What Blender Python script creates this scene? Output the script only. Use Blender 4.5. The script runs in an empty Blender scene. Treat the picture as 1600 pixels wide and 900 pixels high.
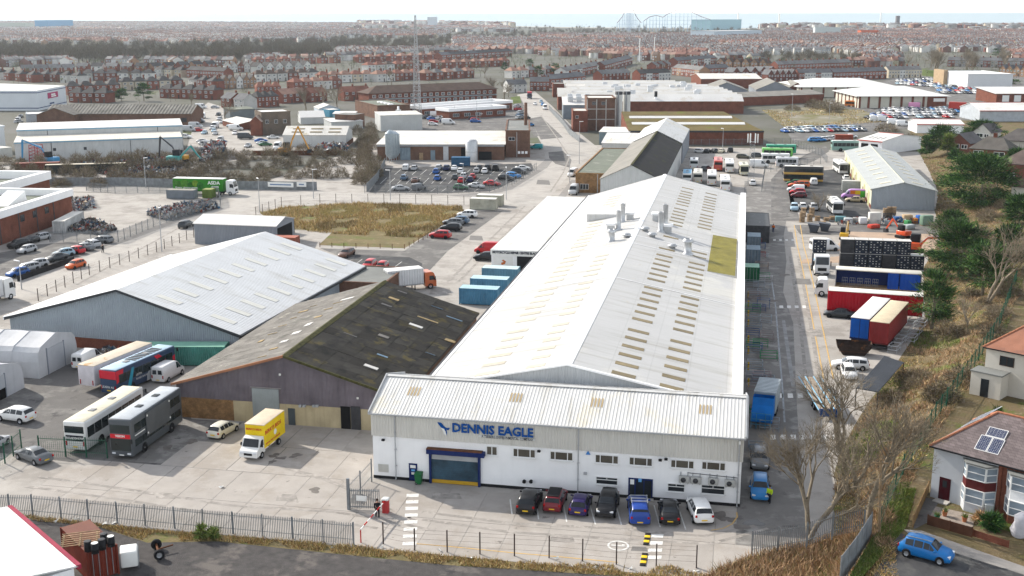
import bpy,bmesh,math,random
import numpy as np
from math import sin,cos,pi,radians,atan,atan2,sqrt,degrees
from mathutils import Vector,Matrix
SC=bpy.context.scene
COL=SC.collection
RND=random.Random(11)
FPX,CAMH,HORY,VPX=1794.0,45.0,20.0,1170.0
PITCH=atan((450-HORY)/FPX)
YAW=atan((VPX-800)/sqrt(FPX ** 2+(450-HORY) ** 2))
ROLL=0.0012
CAMC=Vector((0,0,CAMH))
_F=Vector((-sin(YAW),cos(YAW),0));_R=Vector((cos(YAW),sin(YAW),0));_Z=Vector((0,0,1))
CF=_F*cos(PITCH)-_Z*sin(PITCH)
_U=_F*sin(PITCH)+_Z*cos(PITCH)
CR=_R*cos(ROLL)-_U*sin(ROLL);CU=_U*cos(ROLL)+_R*sin(ROLL)
cd=bpy.data.cameras.new('camera');cam=bpy.data.objects.new('camera',cd);COL.objects.link(cam)
cd.sensor_width=36;cd.lens=36*FPX/1600;cd.clip_start=1;cd.clip_end=200000
m3=Matrix((CR,CU,-CF)).transposed()
cam.matrix_world=Matrix.Translation(CAMC)@m3.to_4x4()
SC.camera=cam
SUN=Vector((-10.3,5.58,7.2)).normalized()
w=bpy.data.worlds.new('World');SC.world=w;w.use_nodes=True
nt=w.node_tree;bg=nt.nodes['Background']
sk=nt.nodes.new('ShaderNodeTexSky');sk.sky_type='NISHITA';sk.sun_disc=False
sk.sun_elevation=math.asin(SUN.z);sk.sun_rotation=atan2(SUN.x,SUN.y)
sk.altitude=20;sk.air_density=1.0;sk.dust_density=0.6;sk.ozone_density=1.0
hs=nt.nodes.new('ShaderNodeHueSaturation');hs.inputs['Saturation'].default_value=.32
nt.links.new(sk.outputs[0],hs.inputs['Color']);nt.links.new(hs.outputs[0],bg.inputs[0]);bg.inputs[1].default_value=0.15
sl=bpy.data.lights.new('sun','SUN');sl.energy=3.2;sl.angle=radians(0.7);sl.color=(1,.93,.82)
so=bpy.data.objects.new('sun',sl);COL.objects.link(so)
so.rotation_euler=SUN.to_track_quat('Z','Y').to_euler();so.location=(-60,40,80)
SC.view_settings.view_transform='Standard';SC.view_settings.look='None'
SC.view_settings.gamma=1;SC.view_settings.exposure=1.1
SC.cycles.max_bounces=5;SC.cycles.diffuse_bounces=2;SC.cycles.glossy_bounces=2
SC.cycles.transmission_bounces=3;SC.cycles.transparent_max_bounces=6;SC.cycles.volume_bounces=0
SC.cycles.use_adaptive_sampling=True;SC.cycles.adaptive_threshold=0.02
SC.cycles.use_denoising=True
SC.cycles.caustics_reflective=False;SC.cycles.caustics_refractive=False
def ray(px,py):
 return CF*FPX+CR*(px-800)-CU*(py-450)
def g(px,py,z=0.0):
 d=ray(px,py);t=(z-CAMH)/d.z
 p=CAMC+d*t
 return Vector((p.x,p.y,z))
def gx(px,py,x):
 d=ray(px,py);return CAMC+d*((x-CAMC.x)/d.x)
def gy(px,py,y):
 d=ray(px,py);return CAMC+d*((y-CAMC.y)/d.y)
def on_plane(px,py,p0,n):
 d=ray(px,py);return CAMC+d*((p0-CAMC).dot(n)/d.dot(n))
class MB:
 def __init__(s):s.v=[];s.f=[];s.m=[];s.sm=[]
 def add(s,vs,fs,mat=0,M=None,smooth=False):
  o=len(s.v)
  if M is not None:vs=[M@Vector(q) for q in vs]
  s.v.extend([tuple(q) for q in vs])
  for f in fs:s.f.append(tuple(i+o for i in f));s.m.append(mat);s.sm.append(smooth)
  return s
 def box(s,x0,x1,y0,y1,z0,z1,mat=0,M=None):
  v=[(x,y,z) for z in (z0,z1) for y in (y0,y1) for x in (x0,x1)]
  return s.add(v,[(0,2,3,1),(4,5,7,6),(0,1,5,4),(2,6,7,3),(0,4,6,2),(1,3,7,5)],mat,M)
 def quad(s,a,b,c,d,mat=0,M=None):return s.add([a,b,c,d],[(0,1,2,3)],mat,M)
 def tri(s,a,b,c,mat=0):return s.add([a,b,c],[(0,1,2)],mat)
 def tube(s,p0,p1,r0,r1=None,n=6,mat=0,cap=True,M=None,smooth=True):
  r1=r0 if r1 is None else r1
  p0=Vector(p0);p1=Vector(p1);d=(p1-p0)
  if d.length<1e-6:return s
  d.normalize();a=d.orthogonal().normalized();b=d.cross(a)
  v=[];f=[]
  for p,r in ((p0,r0),(p1,r1)):
   for i in range(n):
    t=2*pi*i/n;v.append(p+a*(r*cos(t))+b*(r*sin(t)))
  f=[(i,(i+1) % n,n+(i+1) % n,n+i) for i in range(n)]
  s.add(v,f,mat,M,smooth)
  if cap:s.add(v,[tuple(range(n-1,-1,-1)),tuple(range(n,2*n))],mat,M)
  return s
 def lathe(s,prof,n=12,mat=0,M=None,smooth=True):
  v=[(r*cos(2*pi*i/n),r*sin(2*pi*i/n),z) for r,z in prof for i in range(n)]
  f=[(k*n+i,k*n+(i+1) % n,(k+1)*n+(i+1) % n,(k+1)*n+i) for k in range(len(prof)-1) for i in range(n)]
  return s.add(v,f,mat,M,smooth)
 def prism(s,pts,z0,z1,mat=0,M=None):
  n=len(pts);v=[(x,y,z0) for x,y in pts]+[(x,y,z1) for x,y in pts]
  f=[(i,(i+1) % n,n+(i+1) % n,n+i) for i in range(n)]+[tuple(range(n-1,-1,-1)),tuple(range(n,2*n))]
  return s.add(v,f,mat,M)
 def loft(s,rings,mat=0,caps=True,smooth=True,M=None,closed=True):
  n=len(rings[0]);v=[q for r in rings for q in r];f=[]
  for k in range(len(rings)-1):
   for i in range(n if closed else n-1):
    f.append((k*n+i,k*n+(i+1) % n,(k+1)*n+(i+1) % n,(k+1)*n+i))
  s.add(v,f,mat,M,smooth)
  if caps:
   s.add(rings[0],[tuple(range(n-1,-1,-1))],mat,M);s.add(rings[-1],[tuple(range(n))],mat,M)
  return s
 def rbox(s,x0,x1,y0,y1,z0,z1,r=.05,mat=0,M=None,seg=2,smooth=True):
  bm=bmesh.new();bmesh.ops.create_cube(bm,size=1)
  for q in bm.verts:
   q.co=((x0+x1)/2+q.co.x*(x1-x0),(y0+y1)/2+q.co.y*(y1-y0),(z0+z1)/2+q.co.z*(z1-z0))
  bmesh.ops.bevel(bm,geom=bm.edges[:],offset=r,segments=seg,affect='EDGES',profile=.5)
  bm.verts.index_update()
  s.add([q.co.copy() for q in bm.verts],[[q.index for q in f.verts] for f in bm.faces],mat,M,smooth)
  bm.free();return s
 def mesh(s,name,mats):
  me=bpy.data.meshes.new(name);me.from_pydata(s.v,[],s.f)
  for m in mats:me.materials.append(m)
  if any(s.m):me.polygons.foreach_set('material_index',s.m)
  if any(s.sm):me.polygons.foreach_set('use_smooth',s.sm)
  me.update();return me
 def build(s,name,mats,parent=None,loc=None,rz=None,color=None,M=None):
  if not isinstance(mats,(list,tuple)):mats=[mats]
  return obj(name,s.mesh(name,mats),parent,loc,rz,color,M)
def obj(name,me,parent=None,loc=None,rz=None,color=None,M=None):
 o=bpy.data.objects.new(name,me);COL.objects.link(o)
 if parent:o.parent=parent
 if M is not None:o.matrix_local=M
 if loc is not None:o.location=loc
 if rz is not None:o.rotation_euler=(0,0,rz)
 if color is not None:o.color=(*color[:3],1)
 return o
def tag(o,label,cat,group=None):
 o['label']=label;o['category']=cat
 if group:o['group']=group
 return o
def struct(o):o['kind']='structure';return o
def stuff(o):o['kind']='stuff';return o
def thing(name,label,cat,loc=(0,0,0),rz=0,group=None):
 o=obj(name,None,None,loc,rz);o.empty_display_size=.3
 return tag(o,label,cat,group)
def copy_tree(o,parent=None,color=None,skip=()):
 c=o.copy();COL.objects.link(c)
 if parent:c.parent=parent
 for ch in o.children:
  copy_tree(ch,c)
 return c
def dup(src,loc,rz,label=None,group=None,paint=None):
 c=copy_tree(src);c.location=loc;c.rotation_euler=(0,0,rz)
 if label:c['label']=label
 if group:c['group']=group
 if paint is not None:
  for ch in [c]+list(c.children):
   ch.color=(*paint,1)
 return c
def TR(x,y,z=0,rz=0):return Matrix.Translation((x,y,z))@Matrix.Rotation(rz,4,'Z')
_fontcache={}
def text_mesh(txt,size,depth=.02,bold=0.0,align='LEFT',sx=1.0):
 cu=bpy.data.curves.new('t','FONT');cu.body=txt;cu.size=size;cu.extrude=depth;cu.offset=bold
 cu.align_x=align;cu.resolution_u=2
 o=bpy.data.objects.new('t',cu);COL.objects.link(o)
 dg=bpy.context.evaluated_depsgraph_get()
 me=bpy.data.meshes.new_from_object(o.evaluated_get(dg));bpy.data.objects.remove(o);bpy.data.curves.remove(cu)
 if sx != 1:
  me.transform(Matrix.Scale(sx,4,(1,0,0)))
 return me
def text(txt,size,mat,parent,M,name='lettering',depth=.02,bold=0.0,align='LEFT',sx=1.0):
 me=text_mesh(txt,size,depth,bold,align,sx);me.materials.clear();me.materials.append(mat)
 return obj(name,me,parent,M=M)
def UP(x,y,z,face='f'):
 a={'f':0,'r':pi/2,'b':pi,'l':-pi/2}[face]
 return Matrix.Translation((x,y,z))@Matrix.Rotation(a,4,'Z')@Matrix.Rotation(pi/2,4,'X')
MATS={}
def mat(name,col,rough=.75,var=.12,scale=.6,col2=None,metal=0,bump=0,corr=None,cper=.25,cdep=.02,oc=False,spec=.1,coat=0,emit=0,alpha=1,space='P',streak=0,rnd=0,detail=5,brick=None,blotch=None,vcol=False,grid=None):
 """noise-varied surface; corr = 'x','y','xy': corrugation across that local axis; oc = multiply by object colour;
    blotch = (colour, scale, amount): stains with a shape of their own"""
 if name in MATS:return MATS[name]
 m=bpy.data.materials.new(name);m.use_nodes=True;MATS[name]=m
 n=m.node_tree.nodes;L=m.node_tree.links;b=n['Principled BSDF']
 tc=n.new('ShaderNodeTexCoord');geo=n.new('ShaderNodeNewGeometry')
 pos=geo.outputs['Position'] if space == 'P' else tc.outputs['Object']
 def mix(a,bb,fac,mode='MIX'):
  q=n.new('ShaderNodeMix');q.data_type='RGBA';q.blend_type=mode
  for i,sck in ((6,a),(7,bb),(0,fac)):
   if isinstance(sck,(tuple,list)):q.inputs[i].default_value=(*sck[:3],1)
   elif isinstance(sck,(int,float)):q.inputs[i].default_value=sck
   else:L.new(sck,q.inputs[i])
  return q.outputs[2]
 def noise(sc,det=detail,vec=pos,rough_=.6):
  q=n.new('ShaderNodeTexNoise');q.inputs['Scale'].default_value=sc;q.inputs['Detail'].default_value=det
  q.inputs['Roughness'].default_value=rough_;L.new(vec,q.inputs['Vector']);return q.outputs['Fac']
 def ramp(f,lo,hi):
  q=n.new('ShaderNodeMapRange');q.inputs[1].default_value=lo;q.inputs[2].default_value=hi;L.new(f,q.inputs[0]);return q.outputs[0]
 def mth(op,a,bb=0.0):
  q=n.new('ShaderNodeMath');q.operation=op
  for i,sck in ((0,a),(1,bb)):
   if isinstance(sck,(int,float)):q.inputs[i].default_value=sck
   else:L.new(sck,q.inputs[i])
  return q.outputs[0]
 c2=col2 if col2 else tuple(max(0,x*(1-2.2*var)) for x in col)
 base=None
 if vcol:
  a=n.new('ShaderNodeAttribute');a.attribute_name='Col';base=a.outputs['Color']
  base=mix(base,tuple(1-2*var for _ in range(3)),ramp(noise(scale),.35,.7),'MULTIPLY')
 else:
  base=mix(col,c2,ramp(noise(scale),.3,.72))
 if brick:
  bt=n.new('ShaderNodeTexBrick');bt.inputs['Scale'].default_value=brick[1]
  bt.inputs['Color1'].default_value=(1,1,1,1);bt.inputs['Color2'].default_value=(.62,.62,.62,1)
  bt.inputs['Mortar'].default_value=(*brick[0],1);bt.inputs['Mortar Size'].default_value=.012
  sep=n.new('ShaderNodeSeparateXYZ');L.new(tc.outputs['Object'],sep.inputs[0])
  cmb=n.new('ShaderNodeCombineXYZ');L.new(mth('ADD',sep.outputs[0],sep.outputs[1]),cmb.inputs[0])
  L.new(mth('MULTIPLY',sep.outputs[2],brick[2] if len(brick)>2 else 1.0),cmb.inputs[1]);L.new(cmb.outputs[0],bt.inputs['Vector'])
  base=mix(base,bt.outputs[0],.75,'MULTIPLY')
 if blotch:
  for bc,bs,ba in (blotch if isinstance(blotch[0][0],(tuple,list)) else [blotch]):
   f=ramp(noise(bs,6,rough_=.68),.62-ba*.25,.66-ba*.1)
   base=mix(base,bc,f)
 if streak:
  mp=n.new('ShaderNodeMapping');mp.inputs['Scale'].default_value=(2.2,2.2,.12);L.new(pos,mp.inputs[0])
  f=ramp(noise(1.0,4,mp.outputs[0]),.5,.75)
  base=mix(base,tuple(x*.45 for x in col),mth('MULTIPLY',f,streak))
 if grid:
  sp_=n.new('ShaderNodeSeparateXYZ');L.new(tc.outputs['Object'],sp_.inputs[0])
  for ax_,per_,wd_ in ((0,grid[0],.10),(1,grid[1],.07)):
   fr_=mth('LESS_THAN',mth('FRACT',mth('DIVIDE',sp_.outputs[ax_],per_)),wd_/per_)
   base=mix(base,(1-grid[2],)*3,fr_,'MULTIPLY')
  mp_=n.new('ShaderNodeMapping');mp_.inputs['Scale'].default_value=grid[3];L.new(tc.outputs['Object'],mp_.inputs[0])
  base=mix(base,(.72,.69,.63),mth('MULTIPLY',ramp(noise(1.0,5,mp_.outputs[0]),.52,.72),.75),'MULTIPLY')
 if rnd:
  oi=n.new('ShaderNodeObjectInfo');base=mix(base,(1-rnd,)*3,oi.outputs['Random'],'MULTIPLY')
 if oc:
  oi=n.new('ShaderNodeObjectInfo');base=mix(base,oi.outputs['Color'],1.0,'MULTIPLY')
 L.new(base,b.inputs['Base Color'])
 b.inputs['Roughness'].default_value=rough;b.inputs['Metallic'].default_value=metal
 b.inputs['Specular IOR Level'].default_value=spec;b.inputs['Coat Weight'].default_value=coat
 b.inputs['Coat Roughness'].default_value=.06
 if emit:L.new(base,b.inputs['Emission Color']);b.inputs['Emission Strength'].default_value=emit
 if alpha<1:b.inputs['Alpha'].default_value=alpha
 hgt=None
 if corr:
  sep=n.new('ShaderNodeSeparateXYZ');L.new(tc.outputs['Object'],sep.inputs[0])
  a=sep.outputs[0] if corr == 'x' else sep.outputs[1] if corr == 'y' else mth('ADD',sep.outputs[0],sep.outputs[1])
  hgt=mth('MULTIPLY',mth('SINE',mth('MULTIPLY',a,2*pi/cper)),cdep)
 if bump:
  q=mth('MULTIPLY',noise(bump[0],4),bump[1]);hgt=q if hgt is None else mth('ADD',hgt,q)
 if hgt is not None:
  bp=n.new('ShaderNodeBump');bp.inputs['Distance'].default_value=1.0;bp.inputs['Strength'].default_value=1.0
  L.new(hgt,bp.inputs['Height']);L.new(bp.outputs[0],b.inputs['Normal'])
 return m
def glassmat(name,col,rough=.08,spec=.6):
 return mat(name,col,rough,.25,.35,spec=spec*.6)
WHITE=mat('white_paint',(.84,.84,.84),.6,.04,.5,streak=.08)
WROOF=mat('white_roof_sheet',(.70,.70,.69),.55,.05,.15,corr='x',cper=.35,cdep=.012,streak=.0)
DARKG=glassmat('dark_glass',(.03,.035,.04))
MIDG=glassmat('window_glass',(.10,.12,.13))
CARG=glassmat('car_glass',(.025,.03,.035),.05,.7)
TYRE=mat('tyre_rubber',(.018,.018,.02),.85,.1,8)
RIM=mat('wheel_rim',(.42,.43,.45),.35,.1,6,metal=.6)
BLACK=mat('black_plastic',(.02,.02,.022),.6,.1,4)
PAINT=mat('car_paint',(1,1,1),.35,.03,1.2,oc=True,coat=.12,spec=.3)
FLATC=mat('painted_surface',(1,1,1),.6,.10,.9,oc=True,space='O')
STEEL=mat('galvanised_steel',(.38,.40,.42),.5,.18,2.0,metal=.35)
DSTEEL=mat('dark_steel',(.06,.06,.065),.6,.2,2.0)
RUST=mat('rusty_steel',(.16,.065,.03),.85,.3,1.5,col2=(.06,.03,.02))
WOOD=mat('bare_timber',(.42,.29,.17),.8,.25,2.0,rnd=.35)
CONC=mat('cast_concrete',(.42,.40,.37),.85,.12,.6)
PLASTIC=mat('coloured_plastic',(1,1,1),.5,.05,2,oc=True)
RED_L=mat('tail_lamp',(.35,.01,.01),.25,.05,3)
CLR_L=mat('head_lamp',(.6,.62,.65),.15,.05,3)
YPLATE=mat('yellow_plate',(.75,.5,.03),.5,.02,1)
WPLATE=mat('white_plate',(.75,.75,.72),.5,.02,1)
# ground, roads, yards, sea
CONCY=mat('yard_concrete',(0.378,0.353,0.323),.9,.10,.35,blotch=[((0.258,0.237,0.215),.16,.5),((0.146,0.138,0.129),.45,-.1)],bump=(6,.01))
CONCS=mat('slab_concrete',(0.387,0.357,0.327),.9,.08,.5,rnd=.10,blotch=[((0.31,0.28,0.249),.2,.45),((0.172,0.155,0.142),.7,-.15)],bump=(8,.006))
ASPH=mat('asphalt',(0.068,0.068,0.0704),.9,.12,.5,blotch=[((0.104,0.102,0.0976),.22,.5),((0.04,0.04,0.0416),.5,.1)],bump=(14,.008))
ASPHW=mat('worn_asphalt',(0.145,0.138,0.132),.9,.12,.4,blotch=[((0.204,0.196,0.183),.2,.5),((0.0808,0.0765,0.0765),.35,.15)],bump=(14,.008))
ASPHD=mat('oily_asphalt',(.19,.18,.17),.8,.12,.5,blotch=[((.26,.25,.235),.3,.45),((.11,.105,.10),.45,.1)],bump=(14,.006))
ROADC=mat('road_concrete',(0.395,0.37,0.34),.9,.08,.4,blotch=[((0.302,0.286,0.265),.12,.5),((0.21,0.202,0.193),.4,-.1)],bump=(8,.006))
GRAVEL=mat('dark_gravel',(0.0892,0.0833,0.0808),.95,.25,1.2,col2=(0.051,0.0476,0.0476),blotch=[((0.128,0.115,0.106),.25,.3),((0.051,0.0493,0.051),.3,.1)],bump=(9,.06))
SOIL=mat('dry_turf',(.19,.145,.075),.95,.2,.35,col2=(.12,.105,.05),blotch=[((.11,.13,.035),.25,.35),((.25,.2,.12),.6,.2)],bump=(4,.12))
ROUGHG=mat('rough_ground',(.22,.20,.16),.95,.2,.12,col2=(.16,.14,.07),blotch=[((.12,.12,.04),.08,.4),((.30,.28,.25),.1,.3)],bump=(2,.1))
BANKM=mat('bank_soil',(.15,.11,.065),.95,.25,.4,col2=(.10,.085,.04),blotch=[((.10,.12,.03),.2,.3),((.2,.16,.1),.5,.2)],bump=(3,.15))
GRASS=mat('green_turf',(.075,.12,.022),.95,.2,.8,col2=(.10,.11,.03),bump=(8,.08))
TOWNG=mat('town_ground',(.135,.13,.12),.95,.2,.03,col2=(.085,.085,.06),blotch=[((.09,.105,.045),.02,.1)])
SEA=mat('sea_water',(.33,.40,.43),.6,.05,.002)
SANDM=mat('beach_sand',(.5,.44,.34),.95,.1,.01)
REDSOIL=mat('stripped_soil',(.42,.31,.23),.95,.15,.4,col2=(.33,.25,.19),bump=(4,.05))
PAVE=mat('paving',(.27,.255,.24),.9,.12,.6,blotch=[((.2,.19,.18),.5,.3)])
LINEW=mat('white_line_paint',(.70,.69,.66),.7,.12,2.5,blotch=((.4,.38,.35),2.0,.1))
LINEY=mat('yellow_line_paint',(.62,.40,.14),.7,.15,2.5,blotch=((.4,.36,.3),1.6,.15))
OILM=mat('oil_stain',(.05,.045,.042),.6,.2,1)
WETM=mat('damp_patch',(.12,.115,.11),.25,.15,.8)
def sheet(name,pts,m,z,kind=True,thick=None):
 b=MB();n=len(pts)
 b.add([(p[0],p[1],z) for p in pts],[tuple(range(n))])
 o=b.build(name,m)
 if o.data.polygons[0].normal.z<0:o.data.flip_normals()
 return struct(o) if kind else o
def px(*pp,z=0):return [tuple(g(a,b,z)[:2]) for a,b in pp]
_coast=[(-9000,1500)]+px((-300,34),(0,35),(300,36),(620,38.5),(900,43.5),(1200,45.5),(1650,47))+[(5200,5200)]
sheet('ground',[(-60000,-300),(60000,-300),(60000,60000),(-60000,60000)],TOWNG,-.03)
sheet('beach',[*_coast,(5200,6200),(-9000,6200)],SANDM,.25)
sheet('sea',[(-60000,-9000)]+[(x,y+90) for x,y in _coast]+[(60000,19000),(60000,90000),(-60000,90000)],SEA,.5)
sheet('concrete_yard',[(-128,86.6),(60,86.6),(60,400),(-128,400)],CONCY,0)
sheet('gravel_lot',[(-140,60),(14,60),(14,86.5),(-140,86.5)],GRAVEL,0)
sheet('verge',px((-40,792),(60,808),(250,828),(560,852),(700,868),(860,880),(1130,886),(1180,868),(1330,850),(1300,930),(1010,903),(700,883),(560,869),(340,846),(230,848),(150,822),(-40,800)),SOIL,.006)
sheet('compound',px((-40,420),(30,440),(118,408),(200,372),(345,320),(335,300),(200,302),(100,300),(60,345),(0,375),(-60,390)),CONCY,.004)
sheet('works_car_park',px((-60,445),(0,440),(28,438),(112,407),(170,383),(110,378),(60,382),(0,395),(-60,410)),ASPHW,.010)
sheet('scrap_yard',px((-60,285),(200,284),(395,246),(530,243),(560,215),(480,210),(400,214),(345,166),(325,160),(302,178),(300,205),(290,238),(20,252),(-60,260)),CONCY,.006)
sheet('clinic_yard',px((655,205),(800,203),(812,172),(800,160),(690,170),(660,185)),ASPHW,.006)
sheet('retail_park',px((1290,160),(1350,140),(1400,118),(1640,118),(1660,200),(1500,205),(1400,200),(1390,182),(1340,172)),ASPHW,.006)
sheet('street',[(-121.5,60),(-113.5,60),(-113.5,257),(-110,264),(-104,266.5),(-40,266.5),(-40,279),(-100,279),(-200,279),(-330,262),(-330,254),(-200,267.5),(-127,267.5),(-122.5,262)],ROADC,.006)
sheet('pavement',[(-124.4,60),(-121.65,60),(-121.65,250),(-124.4,250)],PAVE,.009)
sheet('works_road',px((720,306),(790,297),(832,268),(853,250),(848,228),(822,182),(808,148),(836,143),(862,165),(902,205),(936,232),(905,255),(856,312),(790,318),(720,320)),ROADC,.010)
sheet('pavement',px((770,299),(828,270),(852,249),(866,248),(855,262),(800,296),(745,309),(700,306)),PAVE,.013)
sheet('pavement',px((868,312),(893,281),(900,281),(882,312)),PAVE,.013)
sheet('asphalt_patch',px((845,218),(828,185),(845,182),(880,215)),ASPHW,.014)
sheet('asphalt_patch',px((858,247),(857,238),(880,236),(893,250),(890,262),(868,256)),ASPHW,.014)
sheet('footway',px((812,150),(838,205),(842,213),(834,212),(808,168),(802,152)),ASPHW,.012)
sheet('car_park',px((577,301),(601,263),(830,255),(836,270),(800,287),(765,299),(700,302)),ASPH,.012)
sheet('waste_lot',px((406,333),(440,324),(560,317),(722,322),(724,332),(632,388),(498,383),(520,362),(445,358)),SOIL,.012)
sheet('lot_asphalt',px((724,330),(785,330),(700,392),(655,440),(600,440),(545,408),(520,396),(500,388),(632,392),(660,372)),ASPHW,.012)
sheet('lot_asphalt',px((556,398),(640,402),(660,412),(655,430),(610,440),(540,430)),ASPH,.016)
sheet('service_road',[(1.0,92),(7.0,92),(7.6,130),(8.6,170),(7.7,190),(9.0,215),(9.2,240),(10.5,262),(9.5,320),(1.0,320)],ASPHD,.012)
sheet('service_road',px((1205,280),(1222,262),(1262,240),(1290,228),(1296,236),(1275,250),(1236,268),(1234,290),(1250,345),(1205,345)),ASPHW,.016)
sheet('unit_yard',px((1235,318),(1230,286),(1270,268),(1325,262),(1365,340),(1300,348),(1270,338)),ASPH,.016)
sheet('unit_yard',px((1240,352),(1430,350),(1462,356),(1466,372),(1250,366)),ASPHW,.016)
sheet('dug_ground',px((1330,362),(1458,366),(1478,392),(1455,402),(1300,392),(1318,372)),REDSOIL,.020)
sheet('mud_patch',px((1256,405),(1340,398),(1330,410),(1250,412)),REDSOIL,.020)
sheet('derelict_ground',px((1190,172),(1290,166),(1345,172),(1395,188),(1375,192),(1290,196),(1225,198)),ROUGHG,.012)
sheet('car_lot',px((1225,200),(1375,190),(1420,175),(1470,172),(1475,180),(1420,200),(1340,212),(1240,222)),ASPHW,.014)
sheet('park_lawn',px((1440,118),(1475,122),(1478,112),(1440,108)),GRASS,.02)
sheet('lawn',px((798,152),(812,150),(815,161),(800,162)),GRASS,.02)
sheet('park_lawn',px((318,104),(350,102),(352,98),(320,100)),GRASS,.02)
sheet('coach_yard',px((-60,700),(-60,590),(60,590),(128,560),(285,640),(300,655),(545,672),(545,690),(470,720),(380,742),(110,722)),ASPHW,.008)
sheet('stained_concrete',px((285,655),(410,664),(420,680),(330,728),(210,722)),ASPHD,.016)
bm_=MB().box(0,1,0,1,-.05,.0)
k=0
yard=bpy.data.objects['concrete_yard']
slabme=bm_.mesh('slab',[CONCS])
for row,(y0,y1,xa,xb) in enumerate(((87.0,93.9,-66.0,7.4),(93.9,100.9,-66.0,1.0),(100.9,108.0,-57.0,-35.5),(108,114.6,-54,-40))):
 x=xa
 while x<xb-.5:
  x2=min(x+3.62,xb)
  o=obj('slab',slabme,yard,loc=(x+.02,y0+.02,.016+RND.uniform(0,.006)));o.scale=(x2-x-.08,y1-y0-.08,1)
  x=x2
def marking(name,pts,m=LINEW,z=.034,label=None):
 o=sheet(name,pts,m,z);return o
def line(a,b,wdt,m=LINEW,z=.034,name='line_marking'):
 a=Vector(a[:2]);b=Vector(b[:2]);d=(b-a).normalized();nrm=Vector((-d.y,d.x))*wdt/2
 return sheet(name,[a+nrm,b+nrm,b-nrm,a-nrm],m,z)
for i in range(8):
 y=775+i*9.9+(i*i)*.12
 marking('crossing_stripe',px((635.5-i*.9,y-2.7),(654.5-i*.5,y-3.3),(654-i*.5,y+1.8),(635-i*.9,y+2.3)))
for a in ((797,781,800,804),(837.5,782,841.5,812),(880,786,885.5,816),(921,787,930.5,820),(962,788,971,820.5),(1022,790,1031.5,824),(1060,794,1071.5,828)):
 line(g(a[0],a[1]),g(a[2],a[3]),.12)
for i,y in enumerate((838,849,860,871.5)):
 marking('crossing_stripe',px((1015.5-i,y-2.8),(1037-i,y-2.8),(1036-i,y+2.6),(1014.5-i,y+2.6)))
for i in range(7):
 marking('crossing_stripe',px((1203+16*i,679.5),(1211.5+16*i,679.5),(1212+16*i,687),(1203.5+16*i,687)),z=.022)
 if i<4:marking('crossing_stripe',px((1215+15.5*i,615),(1223+15.5*i,615),(1224+15.5*i,622),(1215.5+15.5*i,622)),z=.022)
 if i<4:marking('crossing_stripe',px((1217.5+12*i,477.5),(1223.5+12*i,477.5),(1224+12*i,481.5),(1218+12*i,481.5)),z=.022)
 if i<4:marking('crossing_stripe',px((1208+9.5*i,373.8),(1212+9.5*i,373.8),(1212.3+9.5*i,376.4),(1208.2+9.5*i,376.4)),z=.022)
def pline(pts,wdt,m,z=.022,name='line_marking'):
 P=[Vector(p[:2]) for p in pts];L_,R_=[],[]
 for i,p in enumerate(P):
  d=(P[min(i+1,len(P)-1)]-P[max(i-1,0)]).normalized();n_=Vector((-d.y,d.x))*wdt/2
  L_.append(p+n_);R_.append(p-n_)
 return sheet(name,L_+R_[::-1],m,z)
pline(px((1241,352),(1246,385),(1252,410),(1259,445),(1275,530),(1287,592)),.16,LINEY)
pline(px((1250.5,352),(1256,385),(1263,410),(1270,440),(1289,530),(1302,592)),.16,LINEY)
pline(px((1206,440),(1212,480),(1216,530),(1222,600),(1226,660)),.22,mat('pale_joint_sealant',(.33,.35,.37),.7,.2,1.2))
pline(px((1224,500),(1230,540),(1236,580),(1240,606)),.5,mat('pale_joint_patch',(.30,.30,.30),.8,.2,1.0))
pline(px((651,850),(720,856),(800,864),(880,871),(965,879)),.12,LINEY,.034)
pline(px((1111,829),(1130,826),(1144,819),(1152,808),(1151,801)),.12,LINEY,.034)
b_=MB();cx,cy=g(966,853)[:2]
for k in range(28):
 a0,a1=2*pi*k/28,2*pi*(k+1)/28
 b_.quad(*[(cx+r*cos(a)*.95,cy+r*sin(a)*.95,.034) for r,a in ((.82,a0),(1.0,a0),(1.0,a1),(.82,a1))])
b_.quad((cx-.6,cy-.08,.034),(cx+.55,cy-.08,.034),(cx+.55,cy+.08,.034),(cx-.6,cy+.08,.034))
b_.quad((cx+.3,cy+.12,.034),(cx+.55,cy+.12,.034),(cx+.55,cy+.3,.034),(cx+.3,cy+.3,.034))
struct(b_.build('road_roundel',LINEW))
for (y0,x0,n,dx,lx,ly) in ((269.5,617,15,13.6,-9.5,8),(282.5,595,17,13.3,-9.5,9),(299,603,14,17,-7,5)):
 for i in range(n):
  xx=x0+i*dx
  if xx>795-(y0-269)*1.4:break
  line(g(xx+9,y0-4.5),g(xx+9+lx,y0-4.5+ly),.11,LINEW,.022)
for xx,yy in ((566,405),(585,406),(607,408),(628,409)):
 line(g(xx,yy),g(xx-18,yy+13),.1,LINEW,.022)
OILS=mat('old_oil_stain',(.20,.18,.165),.8,.2,1.2)
def blob(cx,cy,r,m,z,name,sq=.55,seed=0):
 rr=random.Random(seed);P=[]
 c=g(cx,cy)
 k_=r/16
 ph=[rr.uniform(0,6) for _ in range(4)]
 for i in range(22):
  a=2*pi*i/22;q=k_*(1+.25*sin(2*a+ph[0])+.2*sin(3*a+ph[1])+.12*sin(5*a+ph[2]))
  P.append((c.x+q*cos(a),c.y+q*sin(a)*1.1))
 return sheet(name,P,m,z)
blob(1178,817,12,WETM,.030,'puddle',seed=3);blob(1158,824,10,OILS,.026,'oil_stain',seed=4)
blob(492,766,9,OILS,.030,'oil_stain',seed=5);blob(640,806,6,OILM,.030,'oil_stain',seed=6)
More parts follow.
